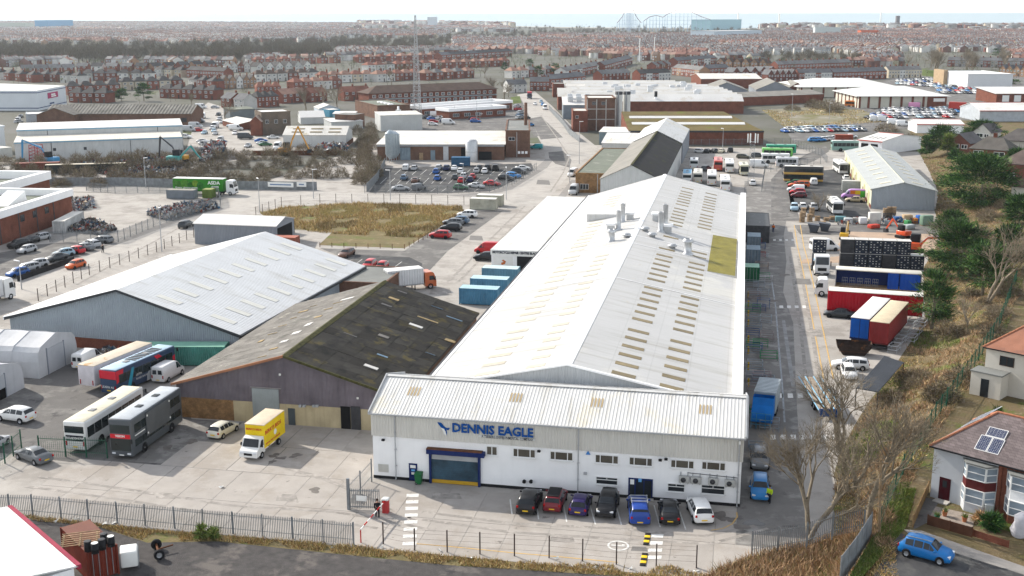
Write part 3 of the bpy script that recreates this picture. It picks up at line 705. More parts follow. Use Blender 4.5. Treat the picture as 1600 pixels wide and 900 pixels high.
while yy<252:
 if not (185<yy<200 and k % 3):obj('rooflight',p1,rf2,loc=(0,yy-Y0,ZRG))
 if not (188<yy<207):obj('rooflight',p2,rf2,loc=(0,yy-Y0-.3,ZRG))
 if yy<175:obj('rooflight',p3,rf2,loc=(0,yy-Y0,ZRG))
 if yy<240:obj('rooflight',p4,rf2,loc=(0,yy-Y0,ZRG))
 yy += 3.42 if k % 6 != 5 else 5.2;k += 1
for yy in (156,181,187.5,232):
 b=MB()
 for xe,ze in ((XL,ZL),(XR,ZRR)):
  b.quad((0,yy-Y0,ZRG+.05),(xe-XRG,yy-Y0,ze+.05),(xe-XRG,yy-Y0+.22,ze+.05),(0,yy-Y0+.22,ZRG+.05))
 b.build('flashing',WHITE,rf2)
PIPEM=mat('stack_metal',(.50,.51,.52),.4,.12,2.5,metal=.5)
def rbase(pxx,pyy):
 p=on_plane(pxx,pyy,PR0,PRN)
 if p.x<XRG:p=on_plane(pxx,pyy,PL0,PLN)
 return p
def stack(px_,pyb,pyt,r,cap=False):
 p=rbase(px_,pyb);zt=zat(pyt,p.x,p.y)
 b=MB();q=L2(p.x,p.y,0)
 b.lathe([(r*1.5,p.z-.3),(r*1.5,p.z+.12),(r,p.z+.3),(r,zt-.1),(r*1.08,zt-.08),(r*1.08,zt),(r*.8,zt),(r*.8,zt-.6)],14,M=Matrix.Translation((q[0],q[1],0)))
 o=b.build('exhaust_stack',PIPEM,T2)
 if cap:MB().lathe([(r*1.5,zt-.5),(r*1.55,zt-.35),(r*1.1,zt+.02)],14,M=Matrix.Translation((q[0],q[1],0))).build('cowl',PIPEM,o)
def fanbox(px_,pyb,pyt,s):
 p=rbase(px_,pyb);zt=zat(pyt,p.x,p.y);q=L2(p.x,p.y,0)
 o=MB().box(q[0]-s*.75,q[0]+s*.75,q[1]-s*.75,q[1]+s*.75,p.z-.3,zt-.35).build('fan_box',PIPEM,T2)
 MB().rbox(q[0]-s,q[0]+s,q[1]-s,q[1]+s,zt-.4,zt,.06).build('fan_lid',WHITE,o)
for a in ((973,347,318,.42),(966.5,359,329,.42),(1039,361,319,.45),(1032.5,362,331,.48)):stack(*a)
for a in ((955.5,377,358,.5),(1074.5,397,373,.6)):stack(*a,cap=True)
for a in ((984.5,343,331,.8),(954.5,361,348,.8),(1025,345,332,.8),(1043,363,350,.9)):fanbox(*a)
for a in ((979,371,362),(1050.5,388,380),(1008,361,355),(1019,370,365)):
 p=rbase(a[0],a[1]);q=L2(p.x,p.y,p.z)
 MB().lathe([(.5,-.3),(.5,.3),(.75,.35),(.8,.5),(.45,.75),(.0,.8)],14,M=Matrix.Translation(q)).build('roof_cowl',PIPEM,T2)
a_,c_=rbase(917,347),rbase(960,327)
b=MB();q0=L2(a_.x,a_.y,a_.z)
b.add([(q0[0],q0[1],q0[2]-.1),(q0[0]+8.2,q0[1],q0[2]+8.2*SL_-.05),(q0[0]+8.2,q0[1]+9,q0[2]+8.2*SL_-.05),(q0[0],q0[1]+9,q0[2]-.1),(q0[0],q0[1],q0[2]+1.5),(q0[0],q0[1]+9,q0[2]+1.5)],[(4,1,2,5),(0,1,4),(3,5,2),(0,4,5,3)]);b.build('roof_dormer',CORR,T2)
m0=on_plane(1105,424,PR0,PRN);m1=on_plane(1113,367,PR0,PRN)
xa,xb,ya,yb=m0.x,XR-.3,m0.y,m1.y
b=MB();A3,B3=L2(xa,ya,zr(xa)+.05),L2(xb,yb,zr(xa)-.55)
b.quad(A3,(B3[0],A3[1],B3[2]),B3,(A3[0],B3[1],A3[2]));o=b.build('raised_rooflight',MOSSY,T2)
b=MB();zb_=zr(xb)
b.add([(A3[0],A3[1],A3[2]-.3),(B3[0],A3[1],zb_-.05),(B3[0],A3[1],B3[2]),A3],[(0,1,2,3)])
b.add([(A3[0],B3[1],A3[2]-.3),(B3[0],B3[1],zb_-.05),(B3[0],B3[1],B3[2]),(A3[0],B3[1],A3[2])],[(3,2,1,0)])
b.add([(B3[0],A3[1],zb_-.05),(B3[0],B3[1],zb_-.05),B3,(B3[0],A3[1],B3[2])],[(0,1,2,3)]);b.build('curb',CLAD,o)
T3=bld('repair_workshop','low white flat workshop with MOTORCYCLE REPAIR CENTRE sign over its door','workshop',(-43.4,197.5),0,10.2,61,3.5,('mono',.25,.15),WHITE,CORR)
MB().box(-.1,10.3,-.20,-.01,2.75,3.75).build('sign_board',WPLATE,T3)
me=text_mesh('MOTORCYCLE REPAIR CENTRE BLACKPOOL',.5,.01,.03);wd=max(v.co.x for v in me.vertices)
me.transform(Matrix.Diagonal((9.6/wd,1.2,1,1)));me.materials.clear();me.materials.append(mat('dark_print',(.03,.035,.05),.6))
obj('lettering',me,T3,M=UP(.25,-.22,3.05))
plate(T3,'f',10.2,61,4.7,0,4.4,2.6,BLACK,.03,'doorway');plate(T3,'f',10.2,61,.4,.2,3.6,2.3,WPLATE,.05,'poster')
b=MB();flat(b,[(1.9,-.075,.9),(2.5,-.075,1.1),(2.7,-.075,1.6),(2.2,-.075,1.9),(1.9,-.075,1.75),(2.3,-.075,1.5),(1.8,-.075,1.3)]);b.build('motif',mat('orange_print',(.55,.16,.05),.6),T3)
MB().box(9.9,10.1,61.2,61.5,0,.2)
# neighbouring sheds and works
BRICK=mat('red_brick',(.23,.085,.055),.9,.2,.5,brick=((.5,.45,.4),3.0,1))
BRICKB=mat('brown_brick',(.21,.12,.085),.9,.2,.4,streak=.3,brick=((.5,.45,.4),3.0,1))
BRICKY=mat('stock_brick',(.36,.21,.10),.9,.25,1.2,brick=((.5,.45,.4),3.0,1))
BRICKO=mat('object_brick',(1,1,1),.9,.2,.3,oc=True)
CREAM=mat('cream_render',(.50,.42,.27),.85,.12,.5,streak=.4)
PURP=mat('weathered_violet_sheet',(.20,.175,.20),.75,.2,.4,corr='xy',cper=.16,cdep=.03,streak=.5)
BLUEC=mat('pale_blue_cladding',(.30,.345,.385),.6,.07,.3,corr='xy',cper=.33,cdep=.04,streak=.1)
GREYC=mat('grey_cladding',(.25,.27,.30),.6,.08,.3,corr='xy',cper=.33,cdep=.04)
PALEC=mat('off_white_cladding',(.52,.53,.52),.6,.07,.3,corr='xy',cper=.4,cdep=.03,streak=.2)
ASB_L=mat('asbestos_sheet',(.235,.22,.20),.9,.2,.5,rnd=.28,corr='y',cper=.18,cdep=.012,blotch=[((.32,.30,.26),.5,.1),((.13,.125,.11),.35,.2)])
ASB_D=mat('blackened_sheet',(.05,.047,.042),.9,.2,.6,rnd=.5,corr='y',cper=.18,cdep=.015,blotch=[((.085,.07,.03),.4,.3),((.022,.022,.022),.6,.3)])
ASB_G=mat('grey_asbestos',(.25,.235,.21),.9,.15,.3,col2=(.17,.165,.15),corr='x',cper=.4,cdep=.02)
OLIVE=mat('mossy_sheet',(.17,.13,.055),.95,.2,.2,col2=(.105,.085,.035),corr='x',cper=.5,cdep=.05,blotch=((.13,.14,.03),.15,.2))
MOSSG=mat('moss',(.085,.082,.035),.95,.3,2.0)
FELT=mat('roofing_felt',(.20,.205,.195),.9,.12,.2,blotch=[((.27,.26,.24),.1,.3),((.12,.12,.115),.2,.1)])
FELTG=mat('green_felt',(.17,.185,.15),.9,.12,.3,blotch=((.24,.24,.21),.2,.2))
ROOFW=mat('pale_works_roof',(.62,.61,.59),.7,.08,.08,blotch=((.5,.47,.42),.1,.2),corr='x',cper=.6,cdep=.02)
ROOFA=mat('aged_white_roof',(.60,.58,.54),.8,.1,.15,blotch=((.42,.38,.30),.2,.15),corr='x',cper=.6,cdep=.02)
SLATE=mat('slate_roof',(.12,.115,.115),.8,.15,.4)
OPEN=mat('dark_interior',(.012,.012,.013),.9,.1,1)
SIGNR=mat('magenta_sign',(.40,.03,.12),.5)
TARP=mat('tent_fabric',(.46,.47,.49),.6,.08,.5,streak=.15)
def PB(name,label,cat,a,b,ptop,D,roof,wm,rm,rz=None,H=None,**k):
 A=g(*a);B=g(*b)
 if rz is None:rz=atan2(B.y-A.y,B.x-A.x);W=(B-A).length
 else:
  d=Vector((cos(rz),sin(rz),0));kk=(b[0]-800)/FPX;v=A-CAMC
  W=(kk*v.dot(CF)-v.dot(CR))/(d.dot(CR)-kk*d.dot(CF))
 H=H or zat(ptop,A.x,A.y)
 t=bld(name,label,cat,A,rz,W,D,H,roof,wm,rm,**k)
 t['_']=0;del t['_']
 return t,W,H
def prect(x0,y0,x1,y1,Y):
 p,q=gy(x0,y0,Y),gy(x1,y1,Y);return p.x,q.x,q.z,p.z
DX,DY,DW,DD,DH,DR=-62.0,114.6,26.6,36.6,4.1,3.9
T=thing('old_shed','old shed with blackened patched sheet roof and violet sheeted gable','shed',(DX,DY,0))
b=MB();b.quad((0,DD,0),(0,0,0),(0,0,DH),(0,DD,DH));b.quad((DW,0,0),(DW,DD,0),(DW,DD,DH),(DW,0,DH))
b.add([(DW,DD,0),(0,DD,0),(0,DD,DH),(DW/2,DD,DH+DR),(DW,DD,DH)],[(0,1,2,3,4)]);b.build('side_wall',BRICKB,T)
MB().add([(0,0,2.45),(DW,0,2.45),(DW,0,DH),(DW/2,0,DH+DR),(0,0,DH),(0,.25,2.45),(DW,.25,2.45)],[(0,1,2,3,4),(0,5,6,1)]).build('gable_sheeting',PURP,T)
u=lambda p:p-DX
x1_=u(gy(366,660,DY).x);x2_=u(gy(393,660,DY).x)
MB().box(0,x1_,.05,.3,-.1,2.55).build('brick_wall',BRICKY,T)
MB().box(x1_+.002,DW,.06,.3,-.1,2.55).build('rendered_wall',CREAM,T)
def dplate(x0,y0,x1,y1,m,out,name,zz=None):
 a,c,z0,z1=prect(x0,y0,x1,y1,DY)
 return MB().box(u(a),u(c),-out,.2,z0 if zz is None else zz,z1).build(name,m,T),(u(a),u(c),z0,z1)
dplate(393.5,606,437,645,mat('grey_shutter',(.27,.30,.31),.5,.1,.5,streak=.2),.06,'roller_shutter',0)
dplate(391,604,439.5,607.5,CONC,.14,'door_lintel')
o,q=dplate(450,638,461.5,664,mat('slate_door',(.07,.085,.095),.6),.05,'personnel_door',0)
dplate(532,634.5,548,668,OPEN,.03,'doorway',0);dplate(548.2,634.5,564,668,DSTEEL,.10,'sliding_door',0)
for x in (468,474,489,494):dplate(x,632,x+4,635.5,LEADF,.3,'floodlight')
for x,y in ((437.5,585),(559,622)):dplate(x-1.5,y-1.5,x+1.5,y+1.5,WPLATE,.1,'junction_box')
b=MB();roof_gable(b,DW,DD,DH-.05,DR,'y',.35,.1);rfD=b.build('roof',DSTEEL,T)
sl=sqrt((DW/2+.35) ** 2+(DR*(1+.7/DW)) ** 2);nr,nc=7,17
sw,sh_=(DD+.7)/nc,sl/nr
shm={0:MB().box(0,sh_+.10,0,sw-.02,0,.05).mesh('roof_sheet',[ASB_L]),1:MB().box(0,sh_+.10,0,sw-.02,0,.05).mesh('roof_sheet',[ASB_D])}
ang=math.atan2(DR,DW/2)
TANS=mat('yellowed_sheet',(.40,.30,.16),.8,.2,1.0);PALE_S=mat('pale_repair_sheet',(.62,.60,.57),.7,.08,1);BLUES=mat('blue_repair',(.18,.27,.36),.7,.1,1)
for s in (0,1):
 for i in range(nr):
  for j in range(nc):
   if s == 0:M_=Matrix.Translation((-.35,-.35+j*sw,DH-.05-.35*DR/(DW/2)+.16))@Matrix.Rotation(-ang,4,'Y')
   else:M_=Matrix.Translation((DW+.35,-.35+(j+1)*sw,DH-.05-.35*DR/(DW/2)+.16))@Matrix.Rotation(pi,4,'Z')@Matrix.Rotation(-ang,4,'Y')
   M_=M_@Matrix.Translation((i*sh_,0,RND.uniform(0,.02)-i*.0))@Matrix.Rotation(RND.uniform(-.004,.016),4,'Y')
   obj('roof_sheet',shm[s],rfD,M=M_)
def patch(x0,y0,x1,y1,m,side):
 s=-1 if side == 0 else 1
 p0=Vector((DX+DW/2,DY,DH+DR+.15));nn_=Vector((s*DR,0,DW/2)).normalized()
 a,c=on_plane(x0,y0,p0,nn_),on_plane(x1,y1,p0,nn_)
 xs=sorted((a.x,c.x));ys_=sorted((a.y,c.y));zf=lambda x:p0.z-abs(x-p0.x)*DR/(DW/2)+.09
 b=MB();P=[(x-DX,y-DY,zf(x)) for x,y in ((xs[0],ys_[0]),(xs[1],ys_[0]),(xs[1],ys_[1]),(xs[0],ys_[1]))]
 b.add(P+[(x,y,z-.06) for x,y,z in P],[(0,1,2,3),(4,5,1,0),(5,6,2,1),(6,7,3,2),(7,4,0,3)]);b.build('repair_sheet',m,rfD)
for r in ((609,464,622,471,TANS),(653,494,684,506,TANS),(641,505,659,514,PALE_S),(571,569,589,579,PALE_S),(697,529,710,537,TANS),(593,522,606,530,ASB_L),(665,551,680,556,BLUES),(590,553,605,560,BLUES),(674,478,692,484,BLUES),(698,494,722,503,BLUES),(622,454,635,460,SLATE),(538,520,557,528,SLATE),(597,474,611,481,SLATE)):
 patch(*r,1)
for r in ((534,469,551,466,PALE_S),(521,475,534,472,TANS),(484,480,496,477,TANS),(506,485,520,481,TANS),(468,488,480,486,TANS),(490,498,504,493,TANS),(453,499,464,496,TANS),(474,511,490,504,PALE_S),(435,511,448,508,TANS),(454,524,472,517,PALE_S),(418,524,433,520,TANS),(436,537,452,531,PALE_S),(420,548,435,543,TANS),(402,560,417,556,TANS),(402,536,414,531,TANS)):
 patch(*r,0)
b=MB().add([(DW/2-.45,-.4,DH+DR+.06),(DW/2,-.4,DH+DR+.28),(DW/2+.45,-.4,DH+DR+.06),(DW/2-.45,DD+.4,DH+DR+.06),(DW/2,DD+.4,DH+DR+.28),(DW/2+.45,DD+.4,DH+DR+.06)],[(0,1,4,3),(1,2,5,4)])
b.build('ridge_tiles',MOSSG,rfD)
for s,xx in ((0,-.42),(1,DW+.42)):
 b=MB();x0,x1,z0,z1=xx,DW/2,DH-.1,DH+DR+.12
 b.add([(x0,-.5,z0-.12),(x1,-.5,z1-.12),(x1,-.3,z1-.12),(x0,-.3,z0-.12),(x0,-.5,z0+.16),(x1,-.5,z1+.16),(x1,-.3,z1+.16),(x0,-.3,z0+.16)],[(0,1,5,4),(4,5,6,7),(0,3,2,1),(2,3,7,6),(0,4,7,3)]);b.build('barge_board',MOSSG if s else mat('terracotta_trim',(.34,.16,.09),.8),T)
T=bld('blue_shed','big shed with pale blue corrugated gable and white roof beside tent shelters','shed',(-99.6,138.6),radians(-3.6),35.4,43,3.7,('gable','y',4.9,.4),BLUEC,mat('white_shed_roof',(.54,.55,.56),.5,.04,.2,corr='y',cper=.5,cdep=.03,grid=(2.4,1.0,.06,(.08,.5,.3))))
DKT=mat('charcoal_trim',(.045,.05,.055),.5)
rf=[c for c in T.children if c.name.startswith('roof')][0]
b=MB()
for s in (0,1):
 x0=-.5 if s == 0 else 35.9;z0=3.7-.14
 b.add([(x0,-.55,z0-.25),(17.7,-.55,8.6-.12),(17.7,-.42,8.6-.12),(x0,-.42,z0-.25),(x0,-.55,z0+.16),(17.7,-.55,8.6+.2),(17.7,-.42,8.6+.2),(x0,-.42,z0+.16)],[(0,1,5,4),(4,5,6,7),(0,3,2,1),(2,3,7,6)])
b.build('barge_board',DKT,T)
MB().box(0,35.4,-.06,-.004,-.05,1.5).build('brick_base',BRICK,T)
b=MB().box(35.8,36.05,-.4,43.4,3.3,3.62);b.build('gutter',DKT,T);MB().box(-.75,-.42,-.4,43.4,3.3,3.8).build('gutter',WHITE,T)
a5=math.atan2(4.9,17.7)
pm=MB().box(0,3.6,0,1.15,.12,.146).mesh('rooflight',[mat('faint_rooflight',(.55,.545,.50),.5,.04,1)])
for r,off in ((0,2.3),(1,10.6)):
 for j in range(10):
  xx=35.8-off*cos(a5)-3.2;M_=Matrix.Translation((35.8,1.15+4.2*j+2+(r*0),3.62))@Matrix.Rotation(pi,4,'Z')@Matrix.Rotation(-a5,4,'Y')@Matrix.Translation((off,0,.015))
  obj('rooflight',pm,rf,M=M_)
T=PB('annex','small dark flat-roofed annex squeezed between white roof and old shed','annex',(505,470),(601,455),432,12,('flat',.2,.25),BRICKB,FELT,rz=0,H=3.2)[0]
T,W,H=PB('grey_shed','small grey corrugated shed with open dark end near the waste lot','shed',(305,381),(432,381),347,9.5,('gable','x',1.1,.2),GREYC,ROOFW,rz=0,H=4.1)
plate(T,'r',W,9.5,.8,0,7.6,3.6,OPEN,.03,'doorway')
def tent(name,label,xf,xb,y0,y1,he,hr,doorf):
 t=thing(name,label,'tent',(xf,y0,0));Wd=y1-y0;Ln=xf-xb
 pr=[(0,0),(-.0,he*.55),(.28,he*.86),(.8,he),(Wd*.5,hr),(Wd-.8,he),(Wd-.28,he*.86),(Wd,he*.55),(Wd,0)]
 b=MB();nseg=7;rings=[]
 for i in range(nseg*4+1):
  q=i/4;sag=.10*sin(pi*(q % 1)) if i % 4 else 0
  rings.append([(-Ln*i/(nseg*4),Wd/2+(yy-Wd/2)*(1-sag*.14),zz*(1-sag*.22)) for yy,zz in pr])
 b.loft(rings,caps=False,closed=False,smooth=False)
 b.build('cover',TARP,t)
 f=MB().add([(0.01,yy,zz) for yy,zz in pr],[tuple(range(len(pr)))]);f.build('end_panel',TARP,t)
 c0,c1,hz_=doorf
 o=MB().box(.03,.09,Wd*c0,Wd*c1,.03 if hz_ == 0 else hz_,he*.86).build('door_curtain',mat('tent_curtain',(.38,.395,.42),.6,.08,.4),t)
 if hz_:MB().box(.02,.06,Wd*c0,Wd*c1,.0,hz_).build('opening',OPEN,t)
 b=MB()
 for yy in (c0,c1):b.box(.02,.13,Wd*yy-.06,Wd*yy+.06,0,he*.9)
 stuff(b.build('door_straps',mat('tent_strap',(.22,.24,.28),.7),t))
 for i in range(nseg+1):
  q=MB();xx=-Ln*i/nseg
  for (a0,b0),(a1,b1) in zip(pr[:-1],pr[1:]):q.tube((xx,a0,b0+.03),(xx,a1,b1+.03),.05,n=5)
  q.build('hoop',TARP,t)
A=g(62,592)
tent('fabric_shelter','tall white fabric shelter with closed curtain door against the blue shed',A.x,A.x-26,A.y,A.y+8.6,3.9,4.9,(.22,.66,0))
A2=g(38,606)
tent('fabric_shelter','lower white fabric shelter with half-open door by the coach yard',A2.x,A2.x-24,A2.y-9.5,A2.y,3.4,4.4,(.12,.62,1.3))
T=bld('brick_works','red brick works with broad white parapet above the car park','works',(-196,172),radians(5),54,54,5.3,('flat',1.5,1.0),BRICK,FELTG,trim=WHITE)
for k in range(4):plate(T,'r',54,54,24+k*7.2,.1,.35,5.1,DSTEEL,.06,'downpipe')
for k in range(3):window(T,'r',54,54,32+k*5,3.2,1.6,1.4,2,1,gm=DARKG,fm=DSTEEL)
b=MB();b.add([(44,38,5.4),(48,38,5.4),(48,46,5.4),(44,46,5.4),(44,45.4,7.6),(48,45.4,7.6)],[(0,1,5,4),(0,4,3),(1,2,5),(2,3,4,5)]);b.build('roof_wedge',WHITE,T)
T=bld('white_parapet_block','flat block with deep white louvred parapet behind the brick works','block',(-215,232),radians(5),47,22,4.6,('flat',2.0,1.0),BRICK,FELTG,trim=WHITE)
CX,CY,CW,CL,CH,CRS=-33.0,272.5,14.8,124,6.2,3.5
T=thing('ridge_shed','tall shed with black east roof slope and pale front gable behind the main shed','shed',(CX,CY,0))
wall_mesh(CW,CL,CH,CRS,'y').build('wall',PALEC,T)
for (ya,yb,ml,mr,nm) in ((-.2,80,ASB_G,mat('black_sheet',(.035,.034,.035),.9,.2,.3,blotch=((.05,.055,.02),.3,.1)),'roof'),(80,CL+.3,CORR,CORR,'roof')):
 for s in (0,1):
  x0=-.3 if s == 0 else CW+.3;b=MB()
  a=[(x0,ya,CH-.14),(CW/2,ya,CH+CRS),(CW/2,yb,CH+CRS),(x0,yb,CH-.14)]
  dz=.02 if ya<0 else .3
  f=[(0,3,2,1),(4,5,6,7),(0,1,5,4),(1,2,6,5),(2,3,7,6),(3,0,4,7)]
  b.add([(x,y,z+dz) for x,y,z in a]+[(x,y,z+dz+.15) for x,y,z in a],f if s == 0 else [q[::-1] for q in f])
  b.build(nm,ml if s == 0 else mr,T)
MB().box(CW/2-.25,CW/2+.25,-.2,80,CH+CRS+.15,CH+CRS+.3).build('ridge_tiles',MOSSG,T)
MB().box(CW-.3,CW+.35,82,CL,0,CH+.1).build('side_cladding',GREYC,T)
T=bld('brick_office','small brown brick office with flat green felt roof beside the works road','office',(-41.6,290.5),0,8.3,57,4.9,('flat',.25,.3),BRICKY,FELTG)
window(T,'f',8.3,57,1.2,.9,2.2,1.4,3,1,gm=DARKG);plate(T,'f',8.3,57,5.6,.1,.18,4.8,LEADF,.1,'downpipe')
PB('blue_grey_store','blue-grey corrugated store with pale roof beside twin silos','store',(936,226),(983,224),206,14,('mono',.4,.2),mat('blue_grey_sheet',(.19,.25,.28),.6,.1,.5,corr='xy',cper=.4,cdep=.04),ROOFW,rz=0,H=4.4)
PB('pale_lean_to','low pale sheet roof of a lean-to against the ridge shed','lean-to',(940,238),(992,236),226,16,('mono',1.8,.2),PALEC,CORR,rz=0,H=3.0)
T,W,H=PB('industrial_unit','long pale industrial unit with grey end cladding and a row of doors','unit',(1360.5,326),(1459,326),296,78,('gable','y',1.7,.25),mat('unit_cladding',(.33,.36,.39),.6,.06,.3,corr='xy',cper=.33,cdep=.04),mat('unit_roof',(.36,.375,.37),.6,.06,.2,corr='y',cper=.4,cdep=.015),rz=0,H=4.6,trim=mat('lime_trim',(.50,.50,.40),.6))
rf=[c for c in T.children if c.name.startswith('roof')][0]
PCR=mat('pale_cream_cladding',(.56,.55,.43),.6,.06,.5,corr='xy',cper=.33,cdep=.03)
MB().box(-.06,-.004,0,78,.9,4.5).build('side_cladding',PCR,T);MB().box(-.05,-.004,0,78,-.05,.9).build('brick_base',BRICK,T)
for k in range(7):
 plate(T,'l',W,78,4+k*11,.05,3.4,3.4,mat('olive_door',(.42,.42,.22),.6,.1,1),.10,'loading_door')
 plate(T,'l',W,78,8.6+k*11,.05,1.2,2.3,BRICK,.12,'brick_pier')
au=math.atan2(1.7,W/2)
pm=MB().box(0,2.6,0,1.3,.152,.20).mesh('rooflight',[mat('unit_rooflight',(.56,.52,.40),.5,.08,1)])
for j in range(9):
 obj('rooflight',pm,rf,M=Matrix.Translation((2.2,4+j*8.2,H+.03+2.2*1.7/(W/2)))@Matrix.Rotation(-au,4,'Y'))
 obj('rooflight',pm,rf,M=Matrix.Translation((W-2.2,5.3+j*8.2,H+.03+2.2*1.7/(W/2)))@Matrix.Rotation(pi,4,'Z')@Matrix.Rotation(-au,4,'Y'))
T,W,H=PB('red_trim_garage','white garage with red trim, open bays and striped rooflights','garage',(1341,238),(1377,236),220,24,('gable','x',1.4,.3),WHITE,ROOFW,rz=radians(-38),H=4.2,trim=mat('red_trim',(.5,.05,.03),.5))
for k in range(2):plate(T,'f',W,24,.9+k*3.6,0,2.6,3.2,OPEN,.03,'bay_opening')
rf=[c for c in T.children if c.name.startswith('roof')][0]
pm=MB().box(0,.5,0,3.2,.15,.2).mesh('rooflight',[SLATE])
for k in range(4):obj('rooflight',pm,rf,M=Matrix.Translation((1.5+k*1.6,2.5,H+.25))@Matrix.Rotation(math.atan2(1.4,12),4,'X'))
T,W,H=PB('silo_works','low works with broad stained white roof behind the full car park','works',(590,250),(788,250),226,37,('mono',.5,.4),BRICKB,ROOFA)
for (x0,x1,z1,m_) in ((.42,.455,3.0,mat('blue_grey_door',(.20,.26,.30),.6,.1,1)),(.52,.56,4.6,mat('white_plant',(.55,.56,.57),.5)),(.18,.26,3.9,mat('steel_door',(.26,.33,.38),.5,.15,.8,corr='x',cper=.5,cdep=.06)),(.09,.15,3.8,BRICK),(.33,.36,2.2,WOOD),(.66,.7,3.8,OPEN),(.80,.90,2.6,OPEN)):
 plate(T,'f',W,37,W*x0,.05,W*(x1-x0),z1,m_,.3,'plant_door')
plate(T,'f',W,37,0,4.3,W,.35,LEADF,.5,'gutter')
silom=mat('silo_metal',(.36,.42,.46),.4,.12,.8,metal=.4)
for i,(pxx,pyy) in enumerate(((610,254),(614,253),(618,252))):
 A=g(pxx,pyy);zt=zat(203+i*1.0,A.x,A.y);r=1.45
 t=thing('silo','ribbed grey steel feed silo with cone top at the corner of the stained roof','silo',A,0,'feed silos by the works')
 MB().lathe([(.3,1.0),(r,2.6),(r,zt-1.0)],18).build('shell',silom,t);MB().lathe([(r*1.03,zt-1.02),(.25,zt),(0,zt+.05)],18).build('cone_top',silom,t)
 for q in range(4):MB().tube((r*.8*cos(q*pi/2),r*.8*sin(q*pi/2),0),(r*.8*cos(q*pi/2),r*.8*sin(q*pi/2),2.7),.1,n=5).build('leg',STEEL,t)
A=g(737,252);t=thing('storage_tank','upright pale steel tank against the wall of the stained-roof works','tank',A)
MB().lathe([(1.9,0),(1.9,6.2),(1.5,6.7),(0,6.9)],20).build('shell',PIPEM,t);MB().lathe([(1.94,3.0),(1.94,3.12)],20).build('band',STEEL,t)
A=g(623,197);t=thing('flue','tall slim white flue rising behind the stained roof','flue',A)
MB().lathe([(.45,0),(.42,zat(166,A.x,A.y)),(.3,zat(166,A.x,A.y))],12).build('pipe',WHITE,t);MB().box(-.9,.9,-.9,.9,0,6.6).build('pedestal',PALEC,t)
T,W,H=PB('brick_tower_block','brown brick block at the right end of the stained roof with air conditioners','block',(790,246),(828,246),205,38,('flat',.3,.4),BRICKB,FELT)
for k in range(3):plate(T,'f',W,38,3.9+k*1.15,1.2,.8,.8,WHITE,.35,'air_conditioner')
window(T,'f',W,38,1.0,5.4,2.0,1.1,2,1,gm=DARKG,one=True);plate(T,'f',W,38,3.5,.1,.18,8,LEADF,.12,'downpipe')
MB().lathe([(.55,H),(.5,H+7.5),(.35,H+7.5)],10,M=Matrix.Translation((W-1.3,20,0))).build('chimney',BRICKB,T)
T,W,H=PB('pale_lean_roof','low shed with cream ribbed roof joined behind the stained roof','shed',(595,205),(660,203),192,12,('mono',.5,.2),PALEC,ROOFA,H=6.0)
T,W,H=PB('felt_roof_hall','green felt flat roofed hall with rooflights below the long brick building','hall',(590,186),(641,184),177,34,('flat',.4,.4),BRICKB,FELTG,H=5.5)
for k in range(4):MB().box(W*.45,W*.6,5+k*5,7+k*5,5.55,6.0).build('rooflight',WHITE,T)
for (a,c,top_,lab,D_) in (((658,183),(800,172),166,'long low brick clinic with deep white fascia beside parked cars',14),((702,187),(790,181),176,'lower brick wing with white fascia in the clinic car park',10)):
 T,W,H=PB('clinic_wing',lab,'clinic',a,c,top_,D_,('flat',1.3,.8),BRICK,ROOFA,trim=WHITE,H=3.4)
 for k in range(int(W/6)):window(T,'f',W,D_,2+k*6,1.0,3.2,1.4,3,1,one=True)
T,W,H=PB('long_brick_building','long two-storey brick building with brown hipped roof and rows of white windows','building',(577,166),(776,157),150,13,('hip',3.4,.7,7),BRICK,mat('brown_tile',(.115,.08,.065),.9,.15,.3),H=6.2)
for k in range(20):
 for zz in (.9,3.9):window(T,'f',W,13,1.8+k*(W-3)/20,zz,1.9,1.5,2,1,fr=.12,one=True)
MB().box(-.03,W+.03,-.08,-.005,2.8,3.5).build('string_course',mat('blue_grey_panel',(.24,.28,.29),.7),T)
T,W,H=PB('ribbed_shed','nearer of two long pale ribbed sheds with cream roof behind the scrap yard','shed',(25,251),(286,241),228,13,('mono',.7,.15),PALEC,mat('cream_roof',(.60,.57,.50),.7,.08,.2,corr='x',cper=.5,cdep=.02),H=5.6)
rzl=T.rotation_euler.z;A0=T.location.copy()
for xx in (.21,.68):plate(T,'f',W,13,W*xx,.1,.16,5.3,DSTEEL,.1,'downpipe')
for xx in (.22,.4):plate(T,'f',W,13,W*xx,2.6,.9,.9,DSTEEL,.05,'vent')
MB().box(-.1,W+.1,-.25,-.16,5.3,5.62).build('gutter',mat('sky_blue_trim',(.20,.38,.52),.5),T)
d=Vector((-sin(rzl),cos(rzl),0))*13.6;P=A0+d
T=bld('ribbed_shed','farther of two long pale ribbed sheds with white roof behind the scrap yard','shed',P,rzl,W+1,15,8.2,('mono',.9,.15),PALEC,ROOFW)
MB().box(-.1,W+1.1,-.25,-.16,7.9,8.22).build('gutter',mat('sky_blue_trim',(.20,.38,.52),.5),T)
for xx in (.18,.86):plate(T,'f',W,15,W*xx,.1,.16,7.9,DSTEEL,.1,'downpipe')
T,W,H=PB('asbestos_hall','long old brick hall with grey and streaked asbestos roof and gabled wing','hall',(72,197),(300,197),182,18,('gable','x',3.0,.3),BRICKB,mat('streaked_asbestos',(.20,.19,.17),.9,.3,.25,col2=(.10,.095,.085),streak=.0,corr='x',cper=1.4,cdep=.10),H=5.0)
wall_mesh(15,8,5.0,2.8,'y').build('wing_wall',BRICKB,T,loc=(-1,-6,0));b=MB();roof_gable(b,15,26,5.02,2.8,'y',.3);b.build('wing_roof',ASB_L,T,loc=(-1,-6,.02))
